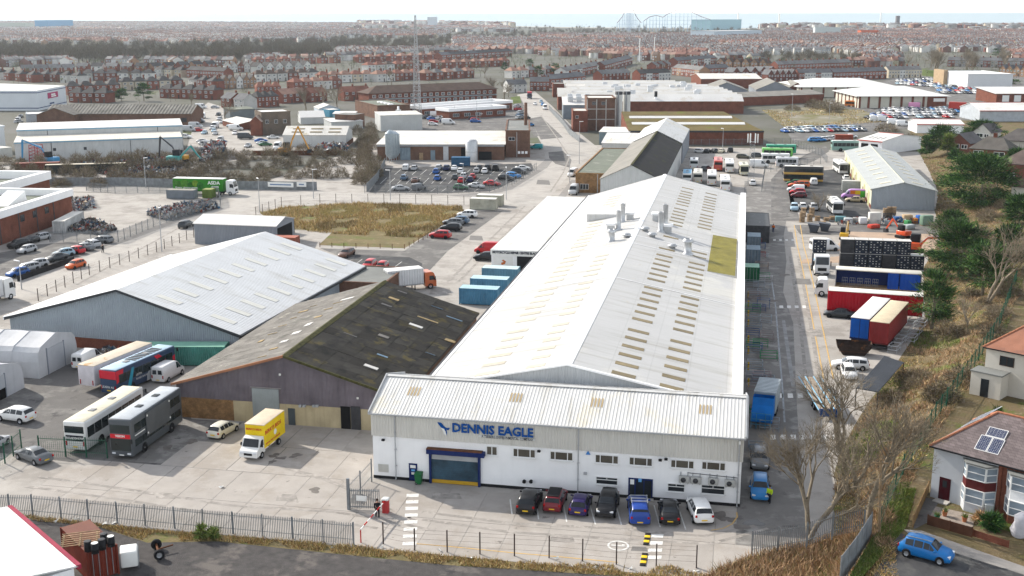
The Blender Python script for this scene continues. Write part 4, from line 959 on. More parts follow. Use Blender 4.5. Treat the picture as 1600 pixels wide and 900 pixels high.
plate(T,'f',W,18,W*.93,1.6,2.2,1.8,DSTEEL,.06,'window')
c0=Vector((-329,496));pts=[c0,Vector((-338,534)),Vector((-400,548)),Vector((-430,478))]
t=thing('white_store','big white box store with navy lines and a magenta sign','store',(c0.x,c0.y,0))
lp=[(p.x-c0.x,p.y-c0.y) for p in pts];lp=lp[::-1] if False else lp
MB().prism(lp,-.1,9.3).build('wall',mat('store_white',(.60,.63,.66),.6,.04,.2,corr='xy',cper=1.2,cdep=.01),t)
MB().prism([(x*.985-.3,y*.985+.3) for x,y in lp],9.31,9.4).build('roof',ROOFW,t)
NAVYL=mat('navy_line',(.03,.06,.16),.5)
for zz in (8.2,1.0):MB().prism([(x*1.0015+(.12 if i<2 else 0),y*1.0-(.12 if i in (0,3) else 0)) for i,(x,y) in enumerate(lp)],zz,zz+.35).build('band',NAVYL,t)
d1=(pts[1]-c0).normalized();nn=Vector((d1.y,-d1.x))
if nn.x<0:nn=-nn
def sgn(u0,u1,z0,z1,m,out,nm):
 P0=d1*u0+nn*out;P1=d1*u1+nn*out
 return MB().add([(P0.x,P0.y,z0),(P1.x,P1.y,z0),(P1.x,P1.y,z1),(P0.x,P0.y,z1),(P0.x-nn.x*.1,P0.y-nn.y*.1,z0),(P1.x-nn.x*.1,P1.y-nn.y*.1,z0),(P1.x-nn.x*.1,P1.y-nn.y*.1,z1),(P0.x-nn.x*.1,P0.y-nn.y*.1,z1)],[(0,1,2,3),(4,0,3,7),(1,5,6,2),(7,3,2,6),(4,5,1,0)]).build(nm,m,t)
sgn(13,27,4.7,7.4,SIGNR,.25,'sign');sgn(17.5,23,6.0,6.7,WPLATE,.32,'lettering');sgn(17.5,24,5.2,5.8,WPLATE,.32,'lettering');sgn(15,21,1.9,2.6,NAVYL,.2,'lettering')
PB('grey_link_block','small grey flat block between white store and gabled wing','block',(42,197),(72,196),174,12,('flat',.3,.3),mat('link_grey',(.40,.43,.46),.6),ROOFW,H=4.6)
PB('white_flank_block','white flank-walled block beside the pale ribbed sheds','block',(-40,240),(10,236),195,26,('flat',.5,.6),mat('store_white',(.6,.6,.6)),ROOFA,H=8)
PB('cabin','pale timber cabin on the scrap yard edge','cabin',(0,247),(20,245),233,6,('flat',.1,.2),PALEC,ROOFA,H=3)
T,W,H=PB('square_brick_block','square soot-stained brick block with small windows beside the scrap yard','block',(410,211),(455,209),174,11,('flat',.25,.3),mat('sooty_brick',(.19,.145,.11),.9,.25,.3,col2=(.10,.085,.07),brick=((.5,.45,.4),3.0,1)),ROOFW,H=8.4)
for k in range(3):window(T,'f',W,11,1.4+k*3.4,4.2,1.3,1.4,2,1,gm=DARKG,one=True)
T,W,H=PB('white_yard_shed','white scrap-yard shed with tan rooflights behind the orange grab arm','shed',(443,229),(541,229),213,15,('gable','x',2.4,.2),PALEC,ROOFA,H=3.9)
rf=[c for c in T.children if c.name.startswith('roof')][0];an=math.atan2(2.4,7.5)
pm=MB().box(0,4.2,0,.9,.15,.2).mesh('rooflight',[TAN])
for i in range(3):
 for j in range(2):obj('rooflight',pm,rf,M=Matrix.Translation((2.6+i*6.4,1.8+j*2.7,3.95+(1.8+j*2.7)*2.4/7.5))@Matrix.Rotation(an,4,'X'))
for (a,c,tp,D_,roof,wm,rm,nm,lab) in (((470,194),(508,193),184,12,('gable','x',2.2,.2),PALEC,ROOFW,'peaked_shed','white shed with twin peaked roofs behind the yard shed'),((499,179),(530,178),170,12,('gable','y',1.6,.2),mat('blue_white_sheet',(.5,.55,.6),.6),ROOFA,'gabled_store','small pale store with low gable near the red semis'),((515,183),(532,182),172,7,('flat',.1,.1),mat('azure_sheet',(.07,.25,.36),.6),ROOFA,'blue_cabin','bright blue cabin between the yard sheds'),((520,186),(555,186),178,7,('mono',.5,.1),mat('aqua_sheet',(.22,.36,.40),.6),ROOFW,'aqua_cabin','pale aqua long cabin below the blue cabin'),((518,202),(567,200),191,12,('mono',.4,.3),PALEC,CORR,'low_white_store','low white store with bright edge behind the yard shed'),((555,200),(570,197),180,9,('flat',.1,.2),BRICKB,FELT,'dark_lockup','dark lock-up beside the alley of parked cars'),((348,196),(372,203),188,12,('gable','x',1.2,.2),BRICK,ROOFA,'brick_lockup','brick lock-up by the yard entrance with pale roof'),((360,186),(398,184),172,8,('mono',.5,.2),mat('slate_board',(.16,.18,.19),.7),FELTG,'slate_cabin','slate boarded cabin facing the lorry park'),((392,212),(409,212),190,10,('gable','y',2,.2),BRICK,mat('pinkish_roof',(.42,.33,.28),.8),'gable_workshop','brick gable workshop at the edge of the sooty block'),):
 PB(nm,lab,'shed',a,c,tp,D_,roof,wm,rm)
T,W,H=PB('brick_mill','brown brick mill tower with concrete frame beside twin white silos','mill',(917,204),(961,203),160,18,('flat',.5,.4),BRICKB,ROOFA,rz=.19,H=12.2)
for k in range(4):MB().box(W*k/3-.2,W*k/3+.2,-.12,-.005,0,12.1).build('concrete_post',CONC,T)
for zz in (4.2,8.2):MB().box(.25,W-.25,-.10,-.005,zz,zz+.35).build('concrete_beam',CONC,T)
for k in (1,2):window(T,'f',W,18,W*k/3-1.8,10.0,1.5,1.2,3,2,gm=DARKG,fm=LEADF,one=True)
for k in range(2):
 A=g(966+k*12.3,199-k*1.0);zt=zat(143,A.x,A.y)
 t=thing('twin_silo','tall white cylindrical silo with black railed top beside brick mill','silo',A,0,'pair of white mill silos')
 r=1.5
 MB().lathe([(r,0),(r,zt-1.2)],20).build('shell',mat('silo_white',(.6,.6,.57),.6,.06,.3),t);MB().lathe([(r*1.02,zt-1.19),(r*1.02,zt),(0,zt)],20).build('cap',DSTEEL,t)
 b=MB()
 for q in range(10):b.tube((r*.95*cos(q*.628),r*.95*sin(q*.628),zt),(r*.95*cos(q*.628),r*.95*sin(q*.628),zt+1.1),.04,n=4)
 stuff(b.build('railing',STEEL,t));MB().box(-.25,.25,-r-.12,-r-.02,1,zt).build('ladder',STEEL,t)
T,W,H=PB('mill_annex','lower brick annex at the front of the brick mill','annex',(895,206),(918,204),176,14,('flat',.3,.3),BRICK,ROOFA,rz=.19,H=7.8)
window(T,'f',W,14,1,5.2,1.2,1.1,2,1,gm=DARKG,one=True)
A=g(985,178);rzb=.19
T=thing('bakery_hall','vast pale saw-tooth bakery roof with brick gables along its west side','factory',(A.x-26,A.y-4,0),rzb)
nb,bw,WB=10,12.5,78
for k in range(nb):
 y0=k*bw;s_=max(0,k-5)*4
 b=MB();b.add([(0,y0,-.1),(0,y0+bw,-.1),(0,y0+bw,5.6),(0,y0+bw*.5,8.4),(0,y0,5.6)],[(4,3,2,1,0)]);b.build('brick_gable',BRICK,T)
 b=MB();b.add([(-.3,y0-.05,5.6),(WB-s_,y0-.05,5.6),(WB-s_,y0+bw*.5,8.45),(-.3,y0+bw*.5,8.45),(WB-s_,y0+bw,5.6),(-.3,y0+bw,5.6)],[(0,1,2,3),(3,2,4,5)]);b.build('roof_bay',ROOFA if k % 2 else ROOFW,T)
b=MB();b.add([(0,0,-.1),(WB,0,-.1),(WB,0,5.58),(0,0,5.58)],[(0,1,2,3)]);b.add([(WB,0,-.1),(WB,nb*bw,-.1),(WB-16,nb*bw,5.58),(WB,0,5.58)],[(0,1,2,3)]);b.build('wall',BRICK,T)
for k in range(26):
 xx,yy=RND.uniform(18,62),RND.uniform(4,90);MB().rbox(xx-1.3,xx+1.3,yy-1,yy+1,5.5,9.2+RND.uniform(-.3,.8),.15).build('roof_plant',PIPEM,T)
A=g(1024,177);t=thing('black_topped_stack','short white stack with black tip before the bakery roof','chimney',A);MB().lathe([(.7,0),(.65,7.5)],10).build('shaft',WHITE,t);MB().lathe([(.7,7.5),(.72,10),(.4,10)],10).build('tip',BLACK,t)
for (a,c,tp,D_,roof,wm,rm,nm,lab,rz_,H_) in (((880,186),(915,183),160,16,('mono',2.4,.2),mat('steel_blue_sheet',(.2,.23,.26),.6),ROOFW,'vented_bakehouse','pale sloping bakehouse roof with three vent turrets',.19,6),((872,172),(893,170),146,16,('gable','x',3.4,.3),BRICK,ROOFA,'brick_bakehouse','brick bakehouse with pale roof beside the works road',.19,6.4),((864,152),(888,150),132,16,('flat',.3,.3),BRICK,FELT,'corner_brick_block','flat brick block at the far corner of the bakery',.19,7.0),((888,160),(915,156),145,20,('gable','x',2.0,.2),BRICK,ROOFA,'middle_bakehouse','pale roofed middle bakehouse against the brick gables',.19,6.5),((1100,168),(1286,160),155,10,('mono',1.6,.2),BRICK,ASB_G,'long_brick_store','long low brick store with grey sheet roof by derelict ground',None,4.2),((1102,151),(1168,150),148,34,('gable','y',4.2,.2),GREYC,ASB_G,'grey_gable_shed','dark slatted gable shed with grey roof behind the brick store',.1,3.4),((1181,150),(1240,149),147,40,('gable','y',4.4,.2),GREYC,ASB_G,'grey_gable_shed','moss-streaked gable shed right of the slatted one',.1,3.4),((1228,150),(1262,150),143,30,('gable','y',3.6,.2),BRICK,ASB_G,'brick_gable_shed','brick gable shed with grey roof beside retail roofs',.1,3.6),((1095,138),(1190,134),128,42,('gable','x',2.2,.2),BRICK,ROOFA,'white_tooth_works','pale roofed works with brick saw-tooth end below terraces',.19,5.6),):
 T,W,H=PB(nm,lab,'works',a,c,tp,D_,roof,wm,rm,rz=rz_,H=H_)
 if nm == 'vented_bakehouse':
  for i in range(3):
   for j in range(2):MB().rbox(2.2+i*3.8,4.4+i*3.8,5+j*6,7.4+j*6,6,9.4+j*.6,.1).build('vent_turret',PIPEM,T)
T=thing('mossy_works','long olive mossy sheet roof with two pale glazed strips','works',g(1000,226),.185)
f_=lambda y:4.8+y*.115
for a_,c_ in ((-.2,11),(11,22),(22,34)):
 b=MB();b.add([(-4,a_,f_(a_)),(43-a_*.25,a_,f_(a_)),(43-c_*.25,c_,f_(c_)),(-4,c_,f_(c_))],[(0,1,2,3)]);b.build('roof',OLIVE,T)
for a_ in (10.2,21.2):MB().add([(-2,a_,f_(a_)+.1),(41-a_*.25,a_,f_(a_)+.1),(41-a_*.25,a_+2.2,f_(a_)+.75),(-2,a_+2.2,f_(a_)+.75),(-2,a_+2.4,f_(a_)),(41-a_*.25,a_+2.4,f_(a_))],[(0,1,2,3),(3,2,5,4)]).build('glazed_strip',ROOFW,T)
MB().add([(-4,0,-.1),(43,0,-.1),(34,34,-.1),(-4,34,-.1),(-4,0,4.75),(43,0,4.75),(34.5,34,8.65),(-4,34,8.65)],[(0,1,5,4),(1,2,6,5),(2,3,7,6),(3,0,4,7)]).build('wall',BRICK,T)
MB().box(-4.1,43.1,-.3,-.1,4.3,4.9).build('gutter',DSTEEL,T)
CREAMW=mat('retail_cream',(.54,.52,.44),.7,.05,.3,corr='xy',cper=.6,cdep=.02)
for (a,c,tp,D_,rz_,lab,ins,H_) in (((1341,169),(1478,166),152,40,.2,'nearer retail shed with hipped pale roof and brick piers above the car lot',14,5.8),((1250,152),(1400,150),139,44,.2,'farther retail shed with long pale hipped roof below terraced houses',14,5.6)):
 T,W,H=PB('retail_shed',lab,'retail shed',a,c,tp,D_,('hip',3.6,1.6,ins),CREAMW,mat('retail_roof',(.58,.58,.56),.7,.04,.1),rz=rz_,H=H_)
 for k in range(9):plate(T,'f',W,D_,W*k/8-(1.0 if k else 0),0,1.0,H-.2,BRICK,.25,'brick_pier')
 for k in range(6):plate(T,'l',W,D_,2+k*6.5,0,1.0,H-.2,BRICK,.25,'brick_pier')
 plate(T,'f',W,D_,W*.78,0,W*.2,H-.3,BRICK,.15,'brick_bay');plate(T,'f',W,D_,W*.62,0,3.6,3.0,GREYC,.3,'loading_door');plate(T,'f',W,D_,W*.85,3.1,5.4,1.6,WPLATE,.35,'sign')
T,W,H=PB('white_showroom','white box showroom with timber corner tower among car lots','showroom',(1511,138),(1581,135),118,44,('flat',.4,.5),mat('showroom_white',(.60,.61,.62),.6,.03,.3),ROOFW,rz=.24,H=8.2)
MB().box(-2.5,.0,30,46,0,9.5).build('timber_tower',mat('tan_cladding',(.40,.29,.18),.7),T)
T,W,H=PB('brick_pier_unit','pale roofed unit with brick piers at the right edge of the retail park','unit',(1556,162),(1640,164),148,26,('mono',1.6,1.0),BRICK,ROOFW,rz=.2,H=5.0)
for k in range(5):plate(T,'f',W,26,3+k*6,1.0,3.4,3.2,WPLATE,.1,'panel')
T,W,H=PB('white_ridge_unit','broad white low-pitched roof with red trim behind the bungalows','unit',(1530,190),(1640,190),178,22,('gable','x',2.4,.3),mat('link_grey',(.40,.43,.46),.6),ROOFW,rz=.2,H=4.6,trim=mat('red_trim',(.5,.05,.03),.5))
T,W,H=PB('white_canopy','shallow white canopy roof with red edge behind the dark hedge','canopy',(1432,208),(1505,204),201,14,('gable','x',1.2,.3),WHITE,ROOFW,rz=.1,H=3.4,trim=mat('red_trim',(.5,.05,.03),.5))
# vehicles: builders
CARS={'hatch':(4.05,1.76,[(0,.32,.60,.66,.84,.70),(.02,.24,.86,.95,.93,.78),(.13,.20,.92,1.42,.98,.66),(.30,.18,.91,1.49,1,.67),(.48,.18,.90,1.48,1,.67),(.60,.18,.89,1.40,1,.65),(.765,.18,.88,.97,.99,.80),(.90,.20,.78,.86,.96,.76),(.98,.24,.66,.71,.86,.62),(1,.32,.50,.55,.74,.5)],(1,2,5,6),.31,(.18,.81)),'suv':(4.55,1.87,[(0,.38,.74,.80,.86,.72),(.02,.30,1.02,1.12,.94,.80),(.10,.26,1.07,1.60,.98,.70),(.30,.25,1.06,1.69,1,.71),(.48,.25,1.05,1.68,1,.71),(.60,.25,1.04,1.60,1,.69),(.75,.25,1.02,1.12,.99,.84),(.90,.28,.94,1.03,.97,.80),(.98,.32,.80,.88,.88,.66),(1,.40,.62,.68,.78,.55)],(1,2,5,6),.36,(.18,.81)),'saloon':(4.70,1.82,[(0,.32,.64,.70,.84,.70),(.02,.24,.88,.96,.93,.78),(.15,.20,.92,1.03,.98,.80),(.30,.18,.91,1.38,1,.65),(.44,.18,.90,1.44,1,.66),(.585,.18,.89,1.38,1,.64),(.735,.18,.87,.96,.99,.80),(.89,.20,.76,.84,.96,.76),(.98,.24,.64,.69,.86,.62),(1,.30,.48,.53,.74,.5)],(2,3,5,6),.32,(.19,.81)),'estate':(4.70,1.82,[(0,.32,.66,.72,.84,.72),(.015,.24,.90,.99,.93,.80),(.07,.20,.93,1.36,.98,.68),(.28,.18,.92,1.48,1,.67),(.46,.18,.91,1.48,1,.67),(.595,.18,.90,1.40,1,.65),(.74,.18,.88,.97,.99,.80),(.89,.20,.78,.86,.96,.76),(.98,.24,.66,.71,.86,.62),(1,.32,.50,.55,.74,.5)],(1,2,5,6),.32,(.18,.81)),'van':(5.6,2.02,[(0,.42,1.0,2.10,.93,.80),(.012,.34,1.2,2.34,.98,.84),(.04,.30,1.22,2.40,1,.86),(.35,.28,1.22,2.42,1,.86),(.60,.28,1.22,2.40,1,.85),(.70,.28,1.20,2.22,1,.78),(.865,.28,1.15,1.26,.99,.82),(.955,.30,.98,1.06,.95,.78),(.99,.34,.76,.82,.88,.66),(1,.42,.60,.64,.80,.55)],(None,None,5,6),.36,(.20,.83)),'minivan':(4.4,1.80,[(0,.36,.9,1.60,.93,.78),(.012,.30,1.0,1.76,.97,.80),(.04,.26,1.02,1.82,1,.82),(.35,.24,1.02,1.84,1,.82),(.55,.24,1.02,1.80,1,.80),(.64,.24,1.0,1.68,1,.74),(.80,.24,.96,1.06,.99,.82),(.92,.26,.84,.92,.95,.78),(.985,.3,.66,.72,.86,.62),(1,.38,.52,.56,.76,.5)],(None,None,5,6),.32,(.19,.81)),'pickup':(5.3,1.88,[(0,.46,.86,1.02,.92,.82),(.01,.40,1.08,1.50,.97,.80),(.05,.36,1.10,1.74,1,.74),(.28,.34,1.10,1.78,1,.72),(.50,.34,1.09,1.78,1,.72),(.60,.34,1.08,1.68,1,.70),(.735,.34,1.06,1.16,.99,.84),(.90,.36,1.00,1.08,.97,.80),(.98,.40,.86,.92,.90,.68),(1,.46,.66,.70,.80,.55)],(1,2,5,6),.38,(.21,.82)),}
def _ring(W,st,x):
 fx,zb,zl,zt,wb,wt=st;h=W/2;wb *= h;wt *= h
 half=[(wb*.82,zb),(wb*.97,zb+.10),(wb,(zb+zl)/2+.03),(wb*.97,zl),(wt,zt-.045),(wt*.84,zt)]
 r=[(x,-a,z) for a,z in half]+[(x,0,zt+.022)]+[(x,a,z) for a,z in reversed(half)]+[(x,0,zb)]
 return r
def _lerp(a,b,t):return Vector(a)*(1-t)+Vector(b)*t
def _pane(b,A,B,C,D_,mx,my,off,mat_=0):
 """quad A,B (bottom) D,C (top) inset and pushed out"""
 q=lambda u,v:_lerp(_lerp(A,B,u),_lerp(D_,C,u),v)
 P=[q(mx,my),q(1-mx,my),q(1-mx,1-my),q(mx,1-my)]
 n=(P[1]-P[0]).cross(P[3]-P[0])
 if n.length<1e-7:return
 n.normalize();c=sum(P,Vector())/4
 if n.dot(c-Vector((c.x*.6,0,.7)))<0:n=-n
 b.add([p+n*off for p in P],[(0,1,2,3)],mat_)
_carc={}
def car_meshes(kind):
 if kind in _carc:return _carc[kind]
 L_,W,S,(r0,r1,f0,f1),wr,ax=CARS[kind]
 X=lambda f:(f-.5)*L_
 R=[_ring(W,s,X(s[0])) for s in S]
 body=MB().loft(R,caps=True)
 ws,rw,sl_,sr_=MB(),MB(),MB(),MB()
 for i in (4,5,6,7):
  _pane(ws,R[f1][i],R[f1][i+1],R[f0][i+1],R[f0][i],.0,.08,.014)
  if r0 is not None:_pane(rw,R[r0][i],R[r0][i+1],R[r1][i+1],R[r1][i],.0,.12,.014)
 if r0 is None:
  for s in (-1,1):
   x=X(0)-.03;z0,z1=S[2][2]+.15,S[2][3]-.45
   rw.add([(x,s*.12,z0),(x,s*W*.36,z0),(x,s*W*.33,z1),(x,s*.12,z1)],[(0,1,2,3) if s<0 else (3,2,1,0)])
 rng=[(k,k+1) for k in range(r1 if r1 is not None else f0-1,f0)]
 for a,c in rng:
  _pane(sr_,R[a][3],R[c][3],R[c][4],R[a][4],.06,.10,.014);_pane(sl_,R[a][9],R[c][9],R[c][8],R[a][8],.06,.10,.014)
 for rr,i3,i4 in ((sr_,3,4),(sl_,9,8)):
  A,B,C=Vector(R[f0][i3]),Vector(R[f1][i3]),Vector(R[f0][i4]);n=Vector((0,-1 if i3 == 3 else 1,.25)).normalized()*.016
  rr.add([_lerp(A,C,.1)+n,_lerp(A,B,.7)+Vector((0,0,.06))+n,_lerp(A,C,.88)+n],[(0,1,2)])
 wheel=MB().lathe([(wr*.55,-.11),(wr*.93,-.11),(wr,-.07),(wr,.07),(wr*.93,.11),(wr*.6,.11),(wr*.55,.06)],16,M=Matrix.Rotation(pi/2,4,'X'))
 rim=MB().lathe([(wr*.62,.10),(wr*.62,.07),(wr*.2,.085),(0,.09)],10,M=Matrix.Rotation(pi/2,4,'X'))
 rimb=MB().lathe([(wr*.62,.10),(wr*.62,.07),(wr*.2,.085),(0,.09)],10,M=Matrix.Rotation(-pi/2,4,'X'))
 arch=MB()
 for fx in ax:
  for s in (-1,1):arch.lathe([(wr*1.16,0),(0,.0)],16,M=Matrix.Translation((X(fx),s*(W/2+.004),wr))@Matrix.Rotation(pi/2,4,'X'),smooth=False)
 hl,tl,pl=MB(),MB(),MB()
 z=(S[-2][2]+S[-2][3])/2-.02;x=X(.975)
 hl.rbox(x-.22,x+.06,-.17,.17,z-.075,z+.06,.03)
 zt=S[1][2]-.02;xt=X(0);th_=.16 if r0 is not None else .4
 tl.rbox(xt-.01,xt+.10,-.10,.10,zt-th_,zt+.05,.02)
 pl.box(xt-.025,xt+.01,-.26,.26,.52,.63)
 mir=MB().rbox(-.07,.07,-.10,.10,-.06,.08,.03)
 one=MB();one.v=list(body.v);one.f=list(body.f);one.m=list(body.m);one.sm=list(body.sm)
 for q in (ws,rw,sl_,sr_):one.add(q.v,q.f,1)
 for fx in ax:
  for s in (-1,1):one.add(wheel.v,wheel.f,2,Matrix.Translation((X(fx),s*(W/2-.07),wr)))
 d=dict(L=L_,W=W,wr=wr,ax=ax,X=X,S=S,body=body.mesh('body',[PAINT]),ws=ws.mesh('windscreen',[CARG]),rw=rw.mesh('rear_window',[CARG]),sl=sl_.mesh('side_window',[CARG]),sr=sr_.mesh('side_window',[CARG]),wheel=wheel.mesh('wheel',[TYRE]),rim=rim.mesh('rim',[RIM]),rimb=rimb.mesh('rim',[RIM]),arch=arch.mesh('wheel_arch',[BLACK]),hl=hl.mesh('headlight',[CLR_L]),tl=tl.mesh('tail_light',[RED_L]),pl=pl.mesh('number_plate',[YPLATE]),mir=mir.mesh('mirror',[PAINT]),one=one.mesh('body',[PAINT,CARG,TYRE]))
 _carc[kind]=d;return d
COLR=dict(black=(.012,.012,.014),white=(.72,.72,.71),silver=(.40,.41,.42),grey=(.14,.15,.16),darkgrey=(.05,.055,.06),red=(.42,.012,.015),darkred=(.16,.012,.02),maroon=(.14,.015,.02),blue=(.02,.10,.34),brightblue=(.02,.20,.50),navy=(.012,.02,.07),purple=(.022,.012,.085),orange=(.55,.10,.02),gold=(.36,.30,.20),green=(.03,.12,.05),ltblue=(.30,.42,.50),cream=(.62,.56,.42),brown=(.12,.06,.04),olive=(.12,.115,.08),yellow=(.65,.45,.02),teal=(.03,.32,.36),bluegrey=(.10,.16,.24))
NCAR=[0]
def wheels4(t,d,lod,W=None,wr=None):
 for fx in d['ax']:
  for s in (-1,1):
   o=obj('wheel',d['wheel'],t,loc=(d['X'](fx),s*(d['W']/2-.07),d['wr']))
   if lod == 0:obj('rim',d['rim'] if s<0 else d['rimb'],o,loc=(0,s*.025,0))
SCL={'hatch':'hatchback','suv':'SUV','saloon':'saloon car','estate':'estate car','van':'panel van','minivan':'small van','pickup':'pickup truck'}
def car(kind,colr,at=None,hd=90,label=None,where='',group=None,z=0,anchor='c',rear=None,front=None,lod=None,cat=None,scale=1.0,pos=None):
 d=car_meshes(kind);c=COLR[colr] if isinstance(colr,str) else colr
 if rear is not None:
  a,b=g(*rear,z),g(*front,z);h=atan2(b.y-a.y,b.x-a.x);p=(a+b)/2
 else:
  h=radians(hd);p=pos if pos is not None else g(at[0],at[1],z)
  if anchor == 'f':p=p-Vector((cos(h),sin(h),0))*d['L']/2
  if anchor == 'r':p=p+Vector((cos(h),sin(h),0))*d['L']/2
 dist=(p-CAMC).length
 if lod is None:lod=0 if dist<165 else 1 if dist<330 else 2
 nm={'van':'van','minivan':'van','pickup':'pickup_truck'}.get(kind,'parked_car')
 lb=label or f'{colr} {SCL[kind]} {where}'
 ct=cat or {'van':'van','minivan':'van','pickup':'pickup'}.get(kind,'car')
 j=RND.uniform(.9,1.08);c=tuple(min(.8,q*j) for q in c)
 if lod == 2:
  o=obj(nm,d['one'],None,(p.x,p.y,z+.02),h,c);o.scale=(scale,)*3
  return tag(o,lb,ct,group)
 t=thing(nm,lb,ct,(p.x,p.y,z+.02),h,group);t.scale=(scale,)*3
 obj('body',d['body'],t,color=c)
 obj('windscreen',d['ws'],t);obj('rear_window',d['rw'],t);obj('side_window',d['sl'],t);obj('side_window',d['sr'],t)
 stuff(obj('wheel_arches',d['arch'],t));wheels4(t,d,lod)
 if lod == 0:
  for s in (-1,1):
   S=d['S']
   obj('headlight',d['hl'],t,loc=(0,s*d['W']*.33,0));obj('tail_light',d['tl'],t,loc=(0,s*d['W']*.40,0))
   obj('mirror',d['mir'],t,loc=(d['X'](S[6][0])-.25,s*(d['W']/2+.08),S[6][2]+.08),color=c)
  obj('number_plate',d['pl'],t)
 return t
def wheelset(t,xs,W,r,wdt=.3,lod=0):
 me=MB().lathe([(r*.5,-wdt/2),(r*.95,-wdt/2),(r,-wdt*.35),(r,wdt*.35),(r*.95,wdt/2),(r*.55,wdt/2),(r*.5,wdt*.2),(0,wdt*.2)],18,M=Matrix.Rotation(pi/2,4,'X')).mesh('wheel',[TYRE])
 mb_=MB().lathe([(r*.5,-wdt/2),(r*.95,-wdt/2),(r,-wdt*.35),(r,wdt*.35),(r*.95,wdt/2),(r*.55,wdt/2),(r*.5,wdt*.2),(0,wdt*.2)],18,M=Matrix.Rotation(-pi/2,4,'X')).mesh('wheel',[TYRE])
 rm_=MB().lathe([(r*.52,wdt*.42),(r*.45,wdt*.3),(r*.15,wdt*.5),(0,wdt*.5)],12,M=Matrix.Rotation(pi/2,4,'X')).mesh('rim',[RIM])
 rb_=MB().lathe([(r*.52,wdt*.42),(r*.45,wdt*.3),(r*.15,wdt*.5),(0,wdt*.5)],12,M=Matrix.Rotation(-pi/2,4,'X')).mesh('rim',[RIM])
 for x in xs:
  for s in (-1,1):
   o=obj('wheel',me if s<0 else mb_,t,loc=(x,s*(W/2-wdt/2+.02),r));obj('rim',rm_ if s<0 else rb_,o)
def vthing(name,label,cat,L_,at=None,hd=90,anchor='c',rear=None,front=None,group=None,z=0):
 if rear is not None:
  a,b=g(*rear,z),g(*front,z);h=atan2(b.y-a.y,b.x-a.x);p=(a+b)/2
 else:
  h=radians(hd);p=g(at[0],at[1],z);dv=Vector((cos(h),sin(h),0))*L_/2
  p=p-dv if anchor == 'f' else p+dv if anchor == 'r' else p
 return thing(name,label,cat,(p.x,p.y,z+.02),h,group)
BUSG=glassmat('coach_glass',(.018,.028,.03),.06,.7)
def bus(label,L_,W,H,bodyc,decks=1,panes=8,place=None,roofc=None,lower=None,board=None,name='coach',dest=None,band=None,mid=None):
 t=vthing(name,label,'bus' if decks == 2 else 'coach',L_,**place)
 h=L_/2
 MB().rbox(-h,h,-W/2,W/2,.32,H,.16,seg=3).build('body',PAINT,t,color=bodyc)
 if roofc:MB().rbox(-h+.15,h-.2,-W/2+.12,W/2-.12,H-.06,H+.04,.05).build('roof_panel',FLATC,t,color=roofc)
 if lower:
  MB().rbox(-h-.01,h+.01,-W/2-.01,W/2+.01,.30,.30+lower[1],.05).build('skirt',PAINT,t,color=lower[0])
 if band:MB().rbox(-h-.012,h+.012,-W/2-.012,W/2+.012,band[0],band[1],.02).build('band',PAINT,t,color=band[2])
 wheelset(t,(-h*.52,h*.56),W,.5)
 arch=MB()
 for x in (-h*.52,h*.56):
  for s in (-1,1):arch.lathe([(.6,0),(0,0)],16,M=Matrix.Translation((x,s*(W/2+.014),.5))@Matrix.Rotation(pi/2,4,'X'),smooth=False)
 stuff(arch.build('wheel_arches',BLACK,t))
 rows=[(1.25,2.0)] if decks == 2 else [(H*.47,H*.80)]
 if decks == 2:rows.append((2.75,3.65))
 pl=(L_-1.0)/panes
 for (z0,z1) in rows:
  pm=MB().box(0,pl-.08,-.012,.0,z0,z1).mesh('side_window',[BUSG])
  pb=MB().box(0,pl-.08,0,.012,z0,z1).mesh('side_window',[BUSG])
  for k in range(panes):
   x=-h+.45+k*pl
   obj('side_window',pm,t,loc=(x,-W/2-.013,0));obj('side_window',pb,t,loc=(x,W/2+.013,0))
 zw0,zw1=(.95,2.25) if decks == 2 else (1.15,H*.86)
 for s,nm in ((1,'windscreen'),(-1,'rear_window')):
  if decks == 1 or s == 1:MB().box(s*h-.01+(.0 if s>0 else-.03),s*h+.03+(0 if s>0 else-.01),-W*.44,W*.44,zw0 if s>0 else zw1-.75,zw1).build(nm,BUSG,t)
  if decks == 2:MB().box(s*h-.02,s*h+.02 if s>0 else s*h+.0,-W*.43,W*.43,2.85,3.75).build('upper_'+nm,BUSG,t)
 if board:MB().box(h-.01,h+.04,-W*.44,W*.44,*board[:2]).build('front_panel',PLASTIC,t,color=board[2])
 for s in (-1,1):
  MB().rbox(h+.0,h+.05,s*W*.34-.2,s*W*.34+.2,.55,.75,.02).build('headlight',CLR_L,t)
  MB().rbox(-h-.05,-h,s*W*.40-.08,s*W*.40+.08,.8,1.3,.02).build('tail_light',RED_L,t)
  b=MB().tube((h-.1,s*W*.47,zw1),(h+.35,s*(W*.5+.12),zw1+.1),.03,n=5);b.rbox(h+.25,h+.38,s*(W*.5+.12)-.1,s*(W*.5+.12)+.1,zw1-.35,zw1+.1,.03);b.build('mirror',BLACK,t)
 MB().box(h,h+.03,-.26,.26,.42,.54).build('number_plate',WPLATE,t);MB().box(-h-.03,-h,-.26,.26,.62,.74).build('number_plate',YPLATE,t)
 for xx in (-h*.4,h*.25):MB().rbox(xx-.4,xx+.4,-.35,.35,H+.01,H+.12,.04).build('roof_hatch',FLATC,t,color=(.25,.25,.25) if decks == 1 else tuple(q*.7 for q in bodyc))
 return t
CURT=mat('curtain_side',(1,1,1),.45,.06,.5,oc=True,corr='x',cper=.45,cdep=.03,space='O')
